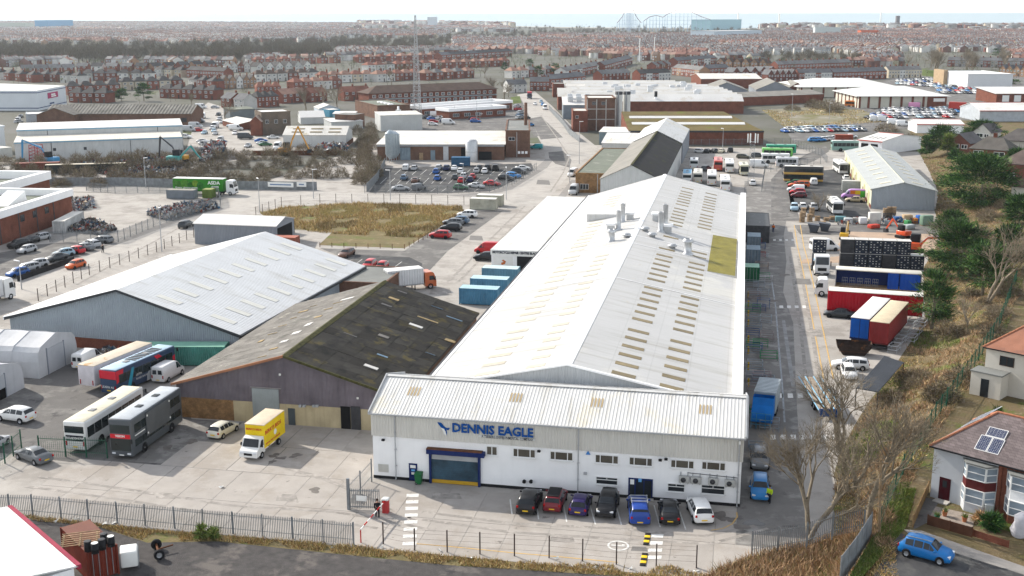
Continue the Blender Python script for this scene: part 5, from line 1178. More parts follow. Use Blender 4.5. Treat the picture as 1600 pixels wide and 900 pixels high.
def trailer_parts(t,L_,W,H,sidec,roofc,x0=0,zf=1.05,m=None,axles=(-.38,-.28,-.18),endc=None):
 h=L_/2;bx=x0
 MB().rbox(bx-h,bx+h,-W/2,W/2,zf,H,.04,seg=1,smooth=False).build('box_body',m or CURT,t,color=sidec)
 MB().rbox(bx-h-.02,bx+h+.02,-W/2-.02,W/2+.02,H-.06,H+.05,.04).build('roof',FLATC,t,color=roofc)
 MB().box(bx-h-.03,bx+h+.03,-W/2-.012,W/2+.012,zf-.12,zf+.08).build('side_rail',FLATC,t,color=tuple(q*.6 for q in sidec))
 b=MB()
 for s in (-1,1):b.box(bx-h-.035,bx-h-.005,s*.06,s*(W/2-.06),zf+.15,H-.15)
 for yy in (-.75,-.4,.4,.75):b.tube((bx-h-.06,yy,zf+.1),(bx-h-.06,yy,H-.1),.03,n=5)
 b.build('rear_doors',FLATC,t,color=endc or sidec)
 MB().box(bx-h+.4,bx+h-.3,-.5,.5,.72,zf-.1).build('chassis',DSTEEL,t)
 MB().box(bx-h-.02,bx-h+.08,-W/2+.1,W/2-.1,.45,.62).build('rear_bumper',DSTEEL,t)
 wheelset(t,[bx+L_*a for a in axles],W,.5)
 for s in (-1,1):MB().box(bx+h*.52,bx+h*.52+.14,s*.8-.07,s*.8+.07,.0,zf).build('landing_leg',DSTEEL,t)
def cab_parts(t,xf,W,colr,H=3.0,lng=2.2):
 """tractor or lorry cab with its front at x = xf"""
 c=COLR[colr] if isinstance(colr,str) else colr
 pr=[(xf-lng,.55),(xf-lng,H-.12),(xf-lng+.15,H),(xf-.75,H),(xf-.42,H-.22),(xf-.06,H*.56),(xf,H*.46),(xf,.5),(xf-.05,.4)]
 b=MB();n=len(pr);b.add([(x,-W/2,z) for x,z in pr]+[(x,W/2,z) for x,z in pr],[(i,(i+1) % n,n+(i+1) % n,n+i) for i in range(n)]+[tuple(range(n-1,-1,-1)),tuple(range(n,2*n))])
 cb=b.build('cab',PAINT,t,color=c)
 A,B=Vector((xf-.06,0,H*.56)),Vector((xf-.42,0,H-.22));q=Vector((.02,0,.01))
 P0,P1=A+(B-A)*.02+q,A+(B-A)*.97+q
 MB().add([(P0.x,-W*.45,P0.z),(P0.x,W*.45,P0.z),(P1.x,W*.43,P1.z),(P1.x,-W*.43,P1.z)],[(0,1,2,3)]).build('windscreen',CARG,cb)
 for s in (-1,1):
  MB().add([(xf-.25,s*(W/2+.012),H*.53),(xf-1.25,s*(W/2+.012),H*.53),(xf-1.25,s*(W/2+.012),H*.78),(xf-.5,s*(W/2+.012),H*.78)],[(0,1,2,3) if s>0 else (3,2,1,0)]).build('side_window',CARG,cb)
  MB().rbox(xf-.02,xf+.04,s*W*.36-.2,s*W*.36+.2,.68,.86,.02).build('headlight',CLR_L,cb)
  MB().rbox(xf-.35,xf-.2,s*(W/2+.22)-.08,s*(W/2+.22)+.08,H*.5,H*.74,.03).build('mirror',BLACK,cb)
 MB().box(xf-.01,xf+.03,-W*.3,W*.3,.95,H*.42).build('grille',BLACK,cb)
 MB().rbox(xf-.3,xf+.05,-W/2+.02,W/2-.02,.35,.62,.06).build('bumper',FLATC,cb,color=(.08,.08,.09))
 MB().box(xf-.0,xf+.06,-.26,.26,.42,.53).build('number_plate',WPLATE,cb)
# vehicles: placed
def plate_clad(t,kind):
 d=car_meshes(kind);L_,W=d['L'],d['W']
 MB().rbox(-L_*.47,L_*.47,-W*.485,W*.485,.22,.42,.06).build('sill_trim',BLACK,t)
t=car('suv','black',(820.5,808),90,'black SUV with tall red tail lamps parked before the factory',anchor='r');plate_clad(t,'suv')
t=car('suv','darkred',(861.5,805.5),90,'dark red SUV with black roof in the factory row',anchor='r',scale=.95)
MB().rbox(-1.7,.5,-.62,.62,1.66,1.72,.02).build('black_roof',BLACK,t)
car('hatch','purple',(902,810),90,'deep purple hatchback parked before the factory',anchor='r')
t=car('suv','black',(944.5,814),-90,'black SUV facing out with its bonnet toward the yard in the factory row',anchor='f',scale=.98)
t=car('pickup',(.012,.055,.30),(1000,826),98,'blue pickup truck with covered bed and roof bars',anchor='r',cat='pickup')
for xx in (-1.0,-.35,.3):
 MB().box(xx-.05,xx+.05,-.78,.78,1.86,1.93).build('roof_bar',STEEL,t)
for s in (-.72,.72):MB().box(-1.3,.5,s-.03,s+.03,1.84,1.9).build('roof_rail',STEEL,t)
car('saloon','black',(1047,824.5),96,'black saloon between the blue pickup and the white SUV',anchor='r')
t=car('suv','white',(1100.5,823),103,'white SUV parked askew at the end of the factory row',anchor='r');plate_clad(t,'suv')
car('estate','grey',(1187,738),-90,'grey estate car facing out beside the east factory wall',anchor='f')
car('estate','brightblue',(1187.5,786),-90,'bright blue estate car beside the man in yellow jacket',anchor='f')
car('saloon','grey',rear=(75,727),front=(32,711),label='grey saloon turning in at the green mesh gate')
car('suv','white',rear=(52,661),front=(-2,653),label='white SUV parked by the fabric shelter')
car('estate','silver',rear=(-30,716),front=(8,688),label='pale car half hidden behind the green mesh fence')
car('hatch',(.62,.60,.52),rear=(331,689),front=(367,668),label='cream white hatchback parked beside the yellow lorry')
t=car('van','white',rear=(246,601),front=(281,581),label='white van parked in front of the green container',scale=.92)
car('van','white',rear=(118,581),front=(158,560),label='white van with rear windows behind the white trailer',scale=.9)
GR=(.075,.085,.095)
t=bus('grey double-decker bus with big side screen and red front panel',11.0,2.55,4.35,GR,decks=2,panes=7,place=dict(at=(191,718),hd=-90,anchor='f'),roofc=(.42,.45,.48),board=(2.3,2.75,(.55,.02,.03)),name='double_decker_bus')
text('VISION',.34,WPLATE,t,Matrix.Translation((5.55,-.55,2.45))@Matrix.Rotation(pi/2,4,'Z')@Matrix.Rotation(pi/2,4,'X'),depth=.005,bold=.01)
MB().box(-2.6,2.6,1.34,1.42,1.6,4.1).build('side_screen',mat('screen_grey',(.10,.105,.11),.6),t)
for xx in (-2.4,2.4):
 for zz in (1.9,3.8):MB().lathe([(.12,0),(.1,.03),(0,.03)],10,M=Matrix.Translation((xx,1.43,zz))@Matrix.Rotation(-pi/2,4,'X')).build('screen_bolt',WPLATE,t)
MB().box(2.9,4.9,1.31,1.36,2.42,2.52).build('awning_rail',WPLATE,t)
t=bus('white coach with dark window band parked beside the grey double-decker',12.2,2.5,3.45,(.68,.68,.66),panes=8,place=dict(at=(119,708),hd=90,anchor='r'),roofc=(.62,.58,.46))
MB().box(-6.16,-6.11,-1.0,1.0,1.35,1.95).build('rear_banner',mat('black_banner',(.02,.02,.03),.5),t)
text('ROADSHOW',.34,WPLATE,t,Matrix.Translation((-6.17,.95,1.55))@Matrix.Rotation(-pi/2,4,'Z')@Matrix.Rotation(pi/2,4,'X'),depth=.004,bold=.01)
t=bus('navy and red event coach with white swirl graphics and pale blue roof',11.5,2.5,3.3,(.03,.055,.11),panes=7,place=dict(at=(171,619),hd=81,anchor='r'),roofc=(.42,.55,.66),name='event_coach')
WRAP=[((.62,.03,.05),[(-5.78,1.6),(-4.6,2.1),(-4.4,3.2),(-5.78,3.2)]),((.62,.03,.05),[(2.2,.5),(5.6,.5),(5.6,2.2),(4.2,1.8),(2.4,3.1),(1.4,3.1),(2.9,1.7)]),((.66,.68,.70),[(-.2,.4),(2.0,.4),(2.6,1.5),(1.6,2.3),(.5,1.9),(-.1,1.2)]),((.05,.06,.09),[(.55,.7),(1.1,.7),(1.2,1.5),(.7,1.6)]),((.04,.30,.42),[(-3.9,.7),(-2.9,2.9),(-2.4,2.9),(-3.2,.7)])]
for i,(c,P) in enumerate(WRAP):
 MB().add([(x,-1.268-i*.003,z) for x,z in P],[tuple(range(len(P)))]).build('graphic',FLATC,t,color=c)
for z0 in (1.1,1.6):text('ROAD SHOW' if z0<1.3 else 'LISTEN',.36,WPLATE,t,Matrix.Translation((-2.2,-1.29,z0))@Matrix.Rotation(pi/2,4,'X'),depth=.004)
text('LEARN AS',.4,WPLATE,t,Matrix.Translation((-5.82,.95,1.0))@Matrix.Rotation(-pi/2,4,'Z')@Matrix.Rotation(pi/2,4,'X'),depth=.004)
MB().box(-5.8,-5.76,-1.2,1.2,2.15,3.15).build('rear_panel',FLATC,t,color=(.62,.03,.05))
for k in range(9):MB().box(-1.6+k*.62,-1.2+k*.62,-.8,.8,3.345,3.38).build('roof_vent',DSTEEL,t)
t=vthing('box_trailer','long white box trailer with rusty roof beside the event coach','trailer',11,at=(137,612),hd=80,anchor='r')
MB().rbox(-5.5,5.5,-1.22,1.22,.75,3.3,.05).build('box_body',FLATC,t,color=(.66,.62,.64));MB().rbox(-5.52,5.52,-1.24,1.24,3.28,3.36,.03).build('roof',mat('rust_bloom_roof',(.60,.53,.43),.8,.15,.3,blotch=((.42,.27,.14),.5,.0)),t)
for k in range(7):MB().box(-4.2+k*1.35,-3.9+k*1.35,-1.235,-1.221,2.55,2.85).build('side_window',DARKG,t)
for s in (-1,1):MB().rbox(-5.56,-5.5,s*.95-.06,s*.95+.06,.9,1.5,.02).build('tail_light',RED_L,t)
wheelset(t,(-1.6,-.6),2.44,.42);MB().box(5.5,7.0,-.08,.08,.7,.85).build('drawbar',DSTEEL,t)
a,c=g(387,720),g(418,686)
t=vthing('box_lorry','yellow furniture lorry lettered BERRYS BEDS with white cab','lorry',6.6,at=(388,721),hd=-93,anchor='f')
h=3.3
MB().rbox(-h,h-1.75,-1.1,1.1,.85,3.35,.04,seg=1,smooth=False).build('box_body',FLATC,t,color=(.78,.56,.02));MB().rbox(-h-.01,h-1.7,-1.12,1.12,3.33,3.42,.03).build('roof',FLATC,t,color=(.62,.52,.40))
d=car_meshes('van')
pr=[(h-1.9,.5),(h-1.9,2.15),(h-1.5,2.25),(h-1.05,2.1),(h-.62,1.3),(h-.1,1.05),(h,.8),(h,.4)];n=len(pr)
MB().add([(x,-1.0,z) for x,z in pr]+[(x,1.0,z) for x,z in pr],[(i,(i+1) % n,n+(i+1) % n,n+i) for i in range(n)]+[tuple(range(n-1,-1,-1)),tuple(range(n,2*n))]).build('cab',PAINT,t,color=(.70,.70,.68))
MB().add([(h-.63,-.88,1.32),(h-.63,.88,1.32),(h-1.0,.82,2.07),(h-1.0,-.82,2.07)],[(0,1,2,3)]).build('windscreen',CARG,t,loc=(.03,0,.02))
for s in (-1,1):
 MB().add([(h-.75,s*1.012,1.3),(h-1.6,s*1.012,1.3),(h-1.6,s*1.012,1.95),(h-1.1,s*1.012,1.95)],[(0,1,2,3) if s>0 else (3,2,1,0)]).build('side_window',CARG,t)
 MB().rbox(h-.28,h+.02,s*.72-.18,s*.72+.18,.78,.98,.03).build('headlight',CLR_L,t);MB().rbox(h-1.0,h-.85,s*1.18-.08,s*1.18+.08,1.3,1.65,.03).build('mirror',BLACK,t)
MB().box(h-.02,h+.03,-.45,.45,.62,.85).build('grille',BLACK,t);MB().box(h,h+.04,-.26,.26,.45,.56).build('number_plate',WPLATE,t)
wheelset(t,(-h*.55,h*.66),2.1,.36,.22);MB().box(-h+.2,h-1.9,-.4,.4,.5,.84).build('chassis',DSTEEL,t)
REDT=mat('red_print',(.5,.02,.02),.5)
text('BERRYS BEDS',.56,REDT,t,Matrix.Translation((1.42,1.105,2.3))@Matrix.Rotation(pi,4,'Z')@Matrix.Rotation(pi/2,4,'X'),depth=.003,bold=.018,sx=1.15)
text('www.berrysbeds',.40,REDT,t,Matrix.Translation((1.42,1.105,1.15))@Matrix.Rotation(pi,4,'Z')@Matrix.Rotation(pi/2,4,'X'),depth=.003,bold=.008,sx=1.25)
text('BERRYS BEDS',.30,REDT,t,Matrix.Translation((h-1.74,-.98,2.75))@Matrix.Rotation(pi/2,4,'Z')@Matrix.Rotation(pi/2,4,'X'),depth=.003,bold=.01)
MB().lathe([(.32,0),(0,.004)],14,M=Matrix.Translation((-.9,1.106,1.85))@Matrix.Rotation(-pi/2,4,'X')).build('motif',WPLATE,t)
t=vthing('articulated_lorry','articulated lorry with green ASDA.com trailer and white cab','lorry',16.4,at=(322,303.5),hd=2.5)
trailer_parts(t,13.4,2.55,4.1,(.035,.22,.02),(.74,.74,.73),x0=-1.5,m=FLATC)
cab_parts(t,8.2,2.5,'white',3.75,2.2);wheelset(t,(7.0,4.2),2.5,.5);MB().box(3.0,7.5,-.4,.4,.7,1.0).build('tractor_chassis',DSTEEL,t)
rr=random.Random(5)
LEAF=mat('printed_leaf',(1,1,1),.5,.35,1.6,oc=True,space='O')
for k,(xx,zz,r,c) in enumerate(((-6.6,2.5,1.1,(.05,.20,.02)),(-5.0,2.8,1.15,(.10,.30,.03)),(-3.4,2.3,1.0,(.03,.17,.02)),(-2.2,2.9,.9,(.20,.36,.03)),(-.9,2.4,.95,(.04,.22,.03)),(-7.6,3.1,.7,(.08,.26,.04)))):
 MB().lathe([(r,0),(r*.9,.004),(0,.006)],18,M=Matrix.Translation((xx,-1.277-k*.003,zz))@Matrix.Rotation(pi/2,4,'X')@Matrix.Diagonal((1,.9,1,1))).build('graphic',LEAF,t,color=c)
text('ASDA',1.15,WPLATE,t,Matrix.Translation((1.2,-1.30,2.75))@Matrix.Rotation(pi/2,4,'X'),depth=.003,bold=.04,sx=1.1)
text('.com',1.0,WPLATE,t,Matrix.Translation((1.9,-1.30,1.85))@Matrix.Rotation(pi/2,4,'X'),depth=.003,bold=.03,sx=1.1)
text('Greens, glorious greens',.62,WPLATE,t,Matrix.Translation((-7.6,-1.31,1.6))@Matrix.Rotation(pi/2,4,'X'),depth=.003,bold=.008)
t=vthing('box_lorry','white lorry cab and box cut by the left edge beside the car park wall','lorry',9,rear=(-70,492),front=(34,459));cab_parts(t,4.5,2.5,'white',3.6,2.3);trailer_parts(t,6.4,2.5,3.7,(.62,.62,.62),(.7,.7,.7),x0=-1.3,axles=(-.3,));wheelset(t,(3.4,),2.5,.5)
t=vthing('box_lorry','white box lorry with orange cab parked behind the old shed','lorry',8.5,at=(641,452),hd=35);cab_parts(t,4.25,2.4,(.5,.12,.04),2.9,2.0);trailer_parts(t,6.2,2.45,3.6,(.60,.60,.60),(.72,.71,.69),x0=-1.1,axles=(-.3,));wheelset(t,(3.2,),2.4,.48)
def trailer(label,side,roof,endc=None,L_=13.4,H=4.0,**pl):
 t=vthing('trailer',label,'trailer',L_,**pl);trailer_parts(t,L_,2.55,H,side,roof,endc=endc);return t
trailer('blue ended trailer with white roof parked between two red trailers',(.02,.03,.10),(.68,.67,.65),endc=(.01,.10,.42),at=(1341,541),hd=72,anchor='r')
trailer('dark red trailer with tan stained roof beside the row of steel trolleys',(.24,.03,.03),(.56,.47,.33),at=(1371,548),hd=72,anchor='r')
trailer('red curtain-sided trailer lying across behind the blue ended trailer',(.42,.01,.02),(.68,.65,.58),at=(1365,496),hd=-6,L_=13.6)
t=vthing('trailer','open-sided trailer with pale roof and blue curtains drawn back','trailer',13.4,at=(1370,459),hd=-6)
MB().box(-6.7,6.7,-1.27,1.27,1.05,1.2).build('deck',WOOD,t);MB().rbox(-6.72,6.72,-1.29,1.29,3.85,4.02,.04).build('roof',FLATC,t,color=(.60,.57,.50))
MB().box(-6.7,-6.6,-1.27,1.27,1.2,3.85).build('headboard',FLATC,t,color=(.5,.5,.5));MB().box(6.6,6.7,-1.27,1.27,1.2,3.85).build('rear_doors',FLATC,t,color=(.4,.4,.42));MB().box(-6.6,6.6,1.2,1.27,1.2,3.85).build('far_curtain',FLATC,t,color=(.012,.03,.14))
for x0,x1 in ((1.5,3.2),(3.4,6.5)):
 b=MB();n_=14;b.loft([[(x0+(x1-x0)*i/n_,-1.22+.09*sin(i*2.2),1.15),(x0+(x1-x0)*i/n_,-1.22+.09*sin(i*2.2),3.85)] for i in range(n_+1)],caps=False,closed=False);b.build('curtain',FLATC,t,color=(.01,.07,.36))
for k in range(5):
 b=MB();xx=-5.6+k*1.2
 for q in range(4):b.tube((xx+q*.28,-.9,1.2),(xx+q*.28,-.9,2.6),.03,n=4)
 for zz in (1.5,2.1,2.6):b.tube((xx,-.9,zz),(xx+.84,-.9,zz),.03,n=4)
 b.build('load_cage',STEEL,t)
MB().box(-6,6,-.5,.5,.72,1.0).build('chassis',DSTEEL,t);wheelset(t,(3.4,4.7,6.0),2.5,.5)
t=vthing('tractor_unit','white lorry tractor with blue flash parked among steel stillages','lorry',6,at=(1284,432),hd=-86,anchor='f');cab_parts(t,3,2.5,'white',3.6,2.3);wheelset(t,(1.9,-1.8),2.5,.5);MB().box(-3,2.4,-.45,.45,.65,1.0).build('chassis',DSTEEL,t)
MB().add([(1.0,-1.262,2.9),(2.2,-1.262,2.9),(1.0,-1.262,2.3)],[(0,1,2)]).build('flash',FLATC,t,color=(.1,.4,.7))
t=vthing('tractor_unit','white lorry cab nosing out beside the open-sided trailer','lorry',6,at=(1302,462),hd=178,anchor='c');cab_parts(t,3,2.5,'white',2.9,2.0);wheelset(t,(1.9,-1.8),2.5,.5);MB().box(-3,2.4,-.45,.45,.65,1.0).build('chassis',DSTEEL,t)
car('saloon','darkgrey',rear=(1330,497),front=(1293,494),label='dark grey saloon half under the red trailer');car('hatch','black',rear=(1329,490),front=(1297,487),label='black hatchback with open boot behind the grey saloon')
car('estate','white',rear=(1354,577),front=(1302,574),label='white estate car parked by the black sheeted lean-to')
car('hatch','white',rear=(1321,578),front=(1331,599),label='white hatchback facing out in front of the white estate')
t=car('van','white',rear=(1268,392),front=(1308,391),label='white panel van behind the stacked stillages')
t=vthing('refuse_body','ribbed grey refuse body with bright blue tailgate beside the wall','refuse truck',8.6,at=(1188,672),hd=-97,anchor='f')
MB().rbox(-4.3,1.2,-1.2,1.2,.9,3.3,.15).build('body',mat('ribbed_blue_grey',(.20,.25,.29),.5,.1,1),t)
for k in range(11):MB().box(-4.2+k*.5,-4.02+k*.5,-1.24,1.24,.9,3.4).build('rib',mat('pale_rib',(.50,.55,.58),.5),t)
BB=(.008,.16,.52)
b=MB();pr=[(1.2,.9),(1.2,2.3),(1.5,3.2),(2.6,3.2),(2.9,2.4),(4.0,1.6),(4.2,.9),(3.6,.6)];n=len(pr);b.add([(x,-1.15,z) for x,z in pr]+[(x,1.15,z) for x,z in pr],[(i,(i+1) % n,n+(i+1) % n,n+i) for i in range(n) if i != 2]+[tuple(range(n-1,-1,-1)),tuple(range(n,2*n))]);b.build('tailgate',FLATC,t,color=BB)
MB().box(1.3,2.7,-1.05,1.05,2.4,2.44).build('hopper_floor',FLATC,t,color=(.006,.10,.34))
b=MB()
for yy in (-1.05,-.5,.5,1.05):b.tube((4.3,yy,.1),(4.3,yy,1.9),.04,n=5)
for zz in (.6,1.2,1.9):b.tube((4.3,-1.05,zz),(4.3,1.05,zz),.04,n=5)
b.build('lift_frame',FLATC,t,color=(.05,.22,.36));wheelset(t,(-2.2,-1.0),2.4,.45)
t=vthing('flatbed_trailer','long flatbed with timber deck and pale blue edge rails','trailer',12.5,at=(1297,656),hd=98,anchor='r')
MB().box(-6.25,6.25,-1.3,1.3,.95,1.08).build('deck',mat('worn_deck',(.33,.27,.21),.9,.2,1.5),t)
for yy in (-1.32,-.5,.5,1.32):MB().box(-6.25,6.3,yy-.06,yy+.06,1.08,1.14).build('edge_rail',FLATC,t,color=(.25,.48,.66))
MB().rbox(-6.4,-6.2,-1.3,1.3,.35,1.3,.04).build('tail_board',FLATC,t,color=(.012,.06,.20));wheelset(t,(-3,-1.8),2.5,.45);MB().box(-6,6,-.5,.5,.6,.94).build('chassis',DSTEEL,t)
YB=(.50,.30,.07)
t=bus('black and gold double-decker bus parked across the unit yard',10.4,2.5,4.3,(.02,.02,.022),decks=2,panes=9,place=dict(at=(1254.5,284),hd=180),roofc=(.62,.60,.55),band=(2.1,2.7,YB),lower=(YB,.55),name='double_decker_bus')
MB().box(-5.22,-5.17,-1.2,1.2,.5,2.4).build('rear_panel',FLATC,t,color=(.12,.01,.02))
bus('white coach facing out beside the unit doors',10,2.5,3.3,(.66,.66,.65),panes=7,place=dict(at=(1318,273),hd=-83,anchor='f'),roofc=(.68,.68,.67))
bus('small white coach facing out near the timber pallets',8.6,2.4,3.0,(.66,.66,.65),panes=6,place=dict(at=(1309,336),hd=-84,anchor='f'),roofc=(.70,.70,.69))
bus('sage green coach by the scrap gate beyond the unit',12,2.5,3.5,(.20,.33,.29),panes=8,place=dict(at=(1327,236),hd=8),roofc=(.6,.6,.58))
car('minivan','white',(1272,290),92,'white small van behind the gold and black bus',anchor='r')
for kd,cl,x,y in (('hatch','green',1241,289),('hatch','red',1243,292.5),('pickup','orange',1249,293),('minivan','white',1243,299.5),('hatch','red',1246,303),('hatch','maroon',1248,308.5)):
 car(kd,cl,(x,y),178,f'{cl} {SCL[kd]} in the stacked row before the gold bus',lod=1) if not (cl == 'red' and y>300) else car(kd,cl,(x,y),178,'red hatchback between white van and maroon hatchback',lod=1)
car('van',(.42,.20,.50),rear=(1352,311),front=(1313,310),label='rainbow painted van with purple nose beside the unit',lod=1)
t=bpy.context.scene.objects[-1]
while t.parent:t=t.parent
for i,(x0,x1,z0,z1,c) in enumerate(((-2.7,-1.6,.6,2.1,(.08,.40,.04)),(-1.6,-.4,1.2,2.2,(.65,.45,.02)),(-.4,.8,1.3,2.2,(.6,.16,.03)))):MB().box(x0,x1,.95,1.03,z0,z1).build('graphic',FLATC,t,color=c)
car('saloon','gold',rear=(1350.5,316),front=(1321,315),label='gold saloon in front of the rainbow van')
car('hatch','white',(1323,283),92,'white car beside the site cabin',anchor='r');car('suv','ltblue',(1241,331),-92,'pale blue SUV with white bonnet behind the pallets',anchor='f');car('hatch','white',(1255,328),92,'white hatchback behind the timber pallets',anchor='r');car('suv','silver',(1272,330),92,'silver 4x4 with roof rack behind the pallets',anchor='r')
BP=[('white',1073,289,9),((.60,.57,.50),1090,288,9),((.64,.63,.62),1112,291,11),((.68,.68,.68),1133,300,11),((.48,.08,.06),1122,268,10),((.66,.66,.66),1140,271,11),((.60,.62,.62),1084,266,6),((.56,.54,.40),1163,275,8)]
LB=['white coach with blue roof panel nearest the ridge shed','beige topped coach in the bus park','long white coach with roof hatch in the bus park','white coach at the corner beside the main shed roof','red topped bus in the bus park','tall white bus behind the white coaches','short white minibus beside the dark 4x4','cream and green bus facing out alone']
for (c,x,y,L_),lb in zip(BP,LB):
 bus(lb,L_,2.45,3.1,COLR[c] if isinstance(c,str) else c,panes=6,place=dict(at=(x,y),hd=-86 if 'cream' in lb else 92,anchor='r' if 'cream' not in lb else 'f'),roofc=(.20,.42,.60) if 'blue roof' in lb else (.62,.60,.55) if 'beige' in lb else None)
for (kd,cl,x,y,hd) in (('hatch','white',1094,239,-20),('hatch','black',1105,239,75),('hatch','darkgrey',1116,238.5,110),('saloon','cream',1127,238.5,80),('suv','black',1141,237.5,90),('estate','olive',1162,247.5,-8),('suv','darkgrey',1184,246.5,0),('suv','darkgrey',1103,267,70),('hatch','white',1176,289,90),('van','white',1186,262,0)):
 car(kd,cl,(x,y),hd,f'{cl} {SCL[kd]} in the bus park by the mossy works' if y<250 else f'{cl} {SCL[kd]} among the parked coaches')
for (lb,c,x,y,L_,hd,dk) in (('white motorhome with small square windows in the bus park',(.68,.68,.67),1211,255,8.5,3,1),('lime green topped bus behind the motorhome',(.16,.48,.10),1214,246,9.5,4,1),('emerald green coach behind the lime bus',(.03,.30,.18),1220,240,9.5,4,1),('white covered lorry with purple poster side',(.60,.60,.62),1229,261,6.5,4,1)):
 bus(lb,L_,2.4,3.0,c,panes=5,place=dict(at=(x,y),hd=hd))
car('suv','white',(730,339.5),176,'white SUV at the top of the row beside the waste lot');car('suv','bluegrey',(717,349),176,'blue-grey SUV second in the row beside the waste lot');car('estate','grey',(708,351),176,'grey estate overlapping the blue-grey SUV');car('suv','black',(705,360.5),176,'black SUV next to the red one beside the waste lot');car('suv','red',(688,372),176,'bright red SUV by the corner of the waste lot')
car('estate','red',rear=(586,412),front=(568,425),label='red estate with roof bars in the lot behind the blue shed');car('hatch','red',rear=(605,415),front=(588,428),label='red saloon beside the red estate in the lot');car('estate','brown',rear=(551,396),front=(532,405),label='bronze estate at the edge of the white shed roof')
car('van','red',(763,396),175,'red van at the repair workshop door',scale=.95);car('suv','black',(759,407),178,'black SUV with trailer before the repair workshop')
hdp=degrees(atan2(*((lambda d:(d.y,d.x))(g(617,265)-g(607.5,273)))))
CP=[('minivan','white',437,405),('hatch','silver',540,405),('estate','silver',845,395),('hatch','blue',812,447),('suv','navy',942,408),('saloon','white',1042,405),('hatch','white',1118,440),('hatch','darkgrey',1350,400),('hatch','silver',1318,438),('suv','black',1452,402),('hatch','white',1420,440),('minivan','black',1555,408),('hatch','bluegrey',412,525),('saloon','brown',552,560),('hatch','blue',828,530),('hatch','darkgrey',1050,520),('hatch','red',1125,560),('suv','silver',1160,508),('hatch','red',1270,512),('hatch','navy',1237,550),('saloon','silver',368,660),('minivan','grey',600,655),('hatch','green',1120,648),('saloon','silver',1315,628),('saloon','red',1510,598)]
seen={}
for kd,cl,zx,zy in CP:
 hd=hdp if zy<590 else {368:20,600:65,1120:8,1315:-25,1510:-12}[zx]
 lb=f'{cl} {SCL[kd]} in the marked car park below the stained roof'
 if zy>590:lb=f'{cl} {SCL[kd]} along the mesh fence of the marked car park'
 car(kd,cl,(580+zx/8,215+zy/8),hd,lb,group='cars in the marked car park',lod=1)
for kd,cl,zx,zy,hd in (('saloon','white',455,405,8),('suv','darkgrey',405,450,-5),('suv','brightblue',340,505,-25),('suv','black',245,535,-20)):
 car(kd,cl,(760+zx/8,215+zy/8),hd,f'{cl} {SCL[kd]} by the palisade end of the marked car park',lod=1)
for kd,cl,r,f in (('suv','black',(44,383),(14,390)),('hatch','black',(58,377),(40,383)),('hatch','silver',(74,373),(54,377)),('hatch','silver',(56,391),(28,398)),('saloon','darkgrey',(106,403),(70,411)),('hatch','ltblue',(115,398),(84,402)),('hatch','red',(131,397),(105,394)),('saloon','grey',(145,392),(118,389)),('estate','silver',(156,388),(130,382)),('estate','grey',(172,380),(148,378)),('hatch','silver',(72,415),(44,419)),('estate','silver',(59,420),(26,427)),('hatch','blue',(42,428),(14,434))):
 lb=f'{cl} {SCL[kd]} in the car park beside the brick works'
 if kd == 'hatch' and cl == 'silver':lb={(74,373):'silver hatchback parked at the brick wall by the palisade',(56,391):'silver hatchback alone in the middle of the brick works car park',(72,415):'silver hatchback along the low black wall'}[r]
 if kd == 'estate' and cl == 'silver':lb='silver estate by the palisade fence corner' if r == (156,388) else 'silver estate nosed to the low black wall'
 car(kd,cl,rear=r,front=f,label=lb,lod=1)
car('hatch','orange',rear=(134,414),front=(103,423),label='orange red hatchback driving along the left street',lod=1);car('suv','darkgrey',rear=(279,360),front=(303,351),label='dark grey SUV driving past the small grey shed',lod=1)
t=vthing('tipper_lorry','red topped tipper lorry driving on the works road','lorry',8,at=(827.5,154),hd=-80);cab_parts(t,4,2.5,(.05,.06,.09),2.9,2.0);MB().rbox(-4,1.8,-1.25,1.25,1.1,3.6,.1).build('tipper_body',FLATC,t,color=(.45,.05,.06));wheelset(t,(2.8,-1.6,-2.8),2.5,.5)
for kd,cl,x,y,w_ in (('hatch','white',836,164,'driving'),('hatch','ltblue',845.5,160,'parked'),('hatch','brightblue',848,165,'parked'),('van','white',851.5,171,'parked')):
 car(kd,cl,(x,y),-78,f'{cl} {SCL[kd]} {w_} on the works road')
car('van','white',(895,275),-100,'white van stopped beside the brick office',lod=1,scale=.9);car('van','silver',(897,303),-92,'silver van nosed to the brick office wall',lod=1);car('minivan','silver',(906,297),-92,'silver small van behind the silver van',lod=1)
car('minivan','teal',(838,233),178,'turquoise van beside the brown brick block')
for kd,cl,zx,zy,hd in (('suv','darkgrey',850,445,60),('hatch','blue',910,458,60),('van','white',975,420,10),('hatch','white',1010,450,70),('suv','white',1075,440,70),('hatch','red',940,495,15),('hatch','white',930,528,5),('hatch','navy',1070,490,20),('van','white',1125,515,8),('suv','darkgrey',1440,455,15),('hatch','red',1455,470,15),('estate','blue',1465,492,5)):
 car(kd,cl,(560+zx/8,130+zy/8),hd,f'{cl} {SCL[kd]} in the clinic car park',group='cars at the clinic')
for kd,cl,zx,zy in (('estate','silver',545,460),('suv','red',555,500),('estate','silver',590,540),('hatch','bluegrey',575,575),('hatch','silver',575,605),('suv','black',655,612),('hatch','brightblue',705,695)):
 car(kd,cl,(740+zx/8,110+zy/8),60,f'{cl} {SCL[kd]} beside the works road behind the chimney',group='cars behind the chimney')
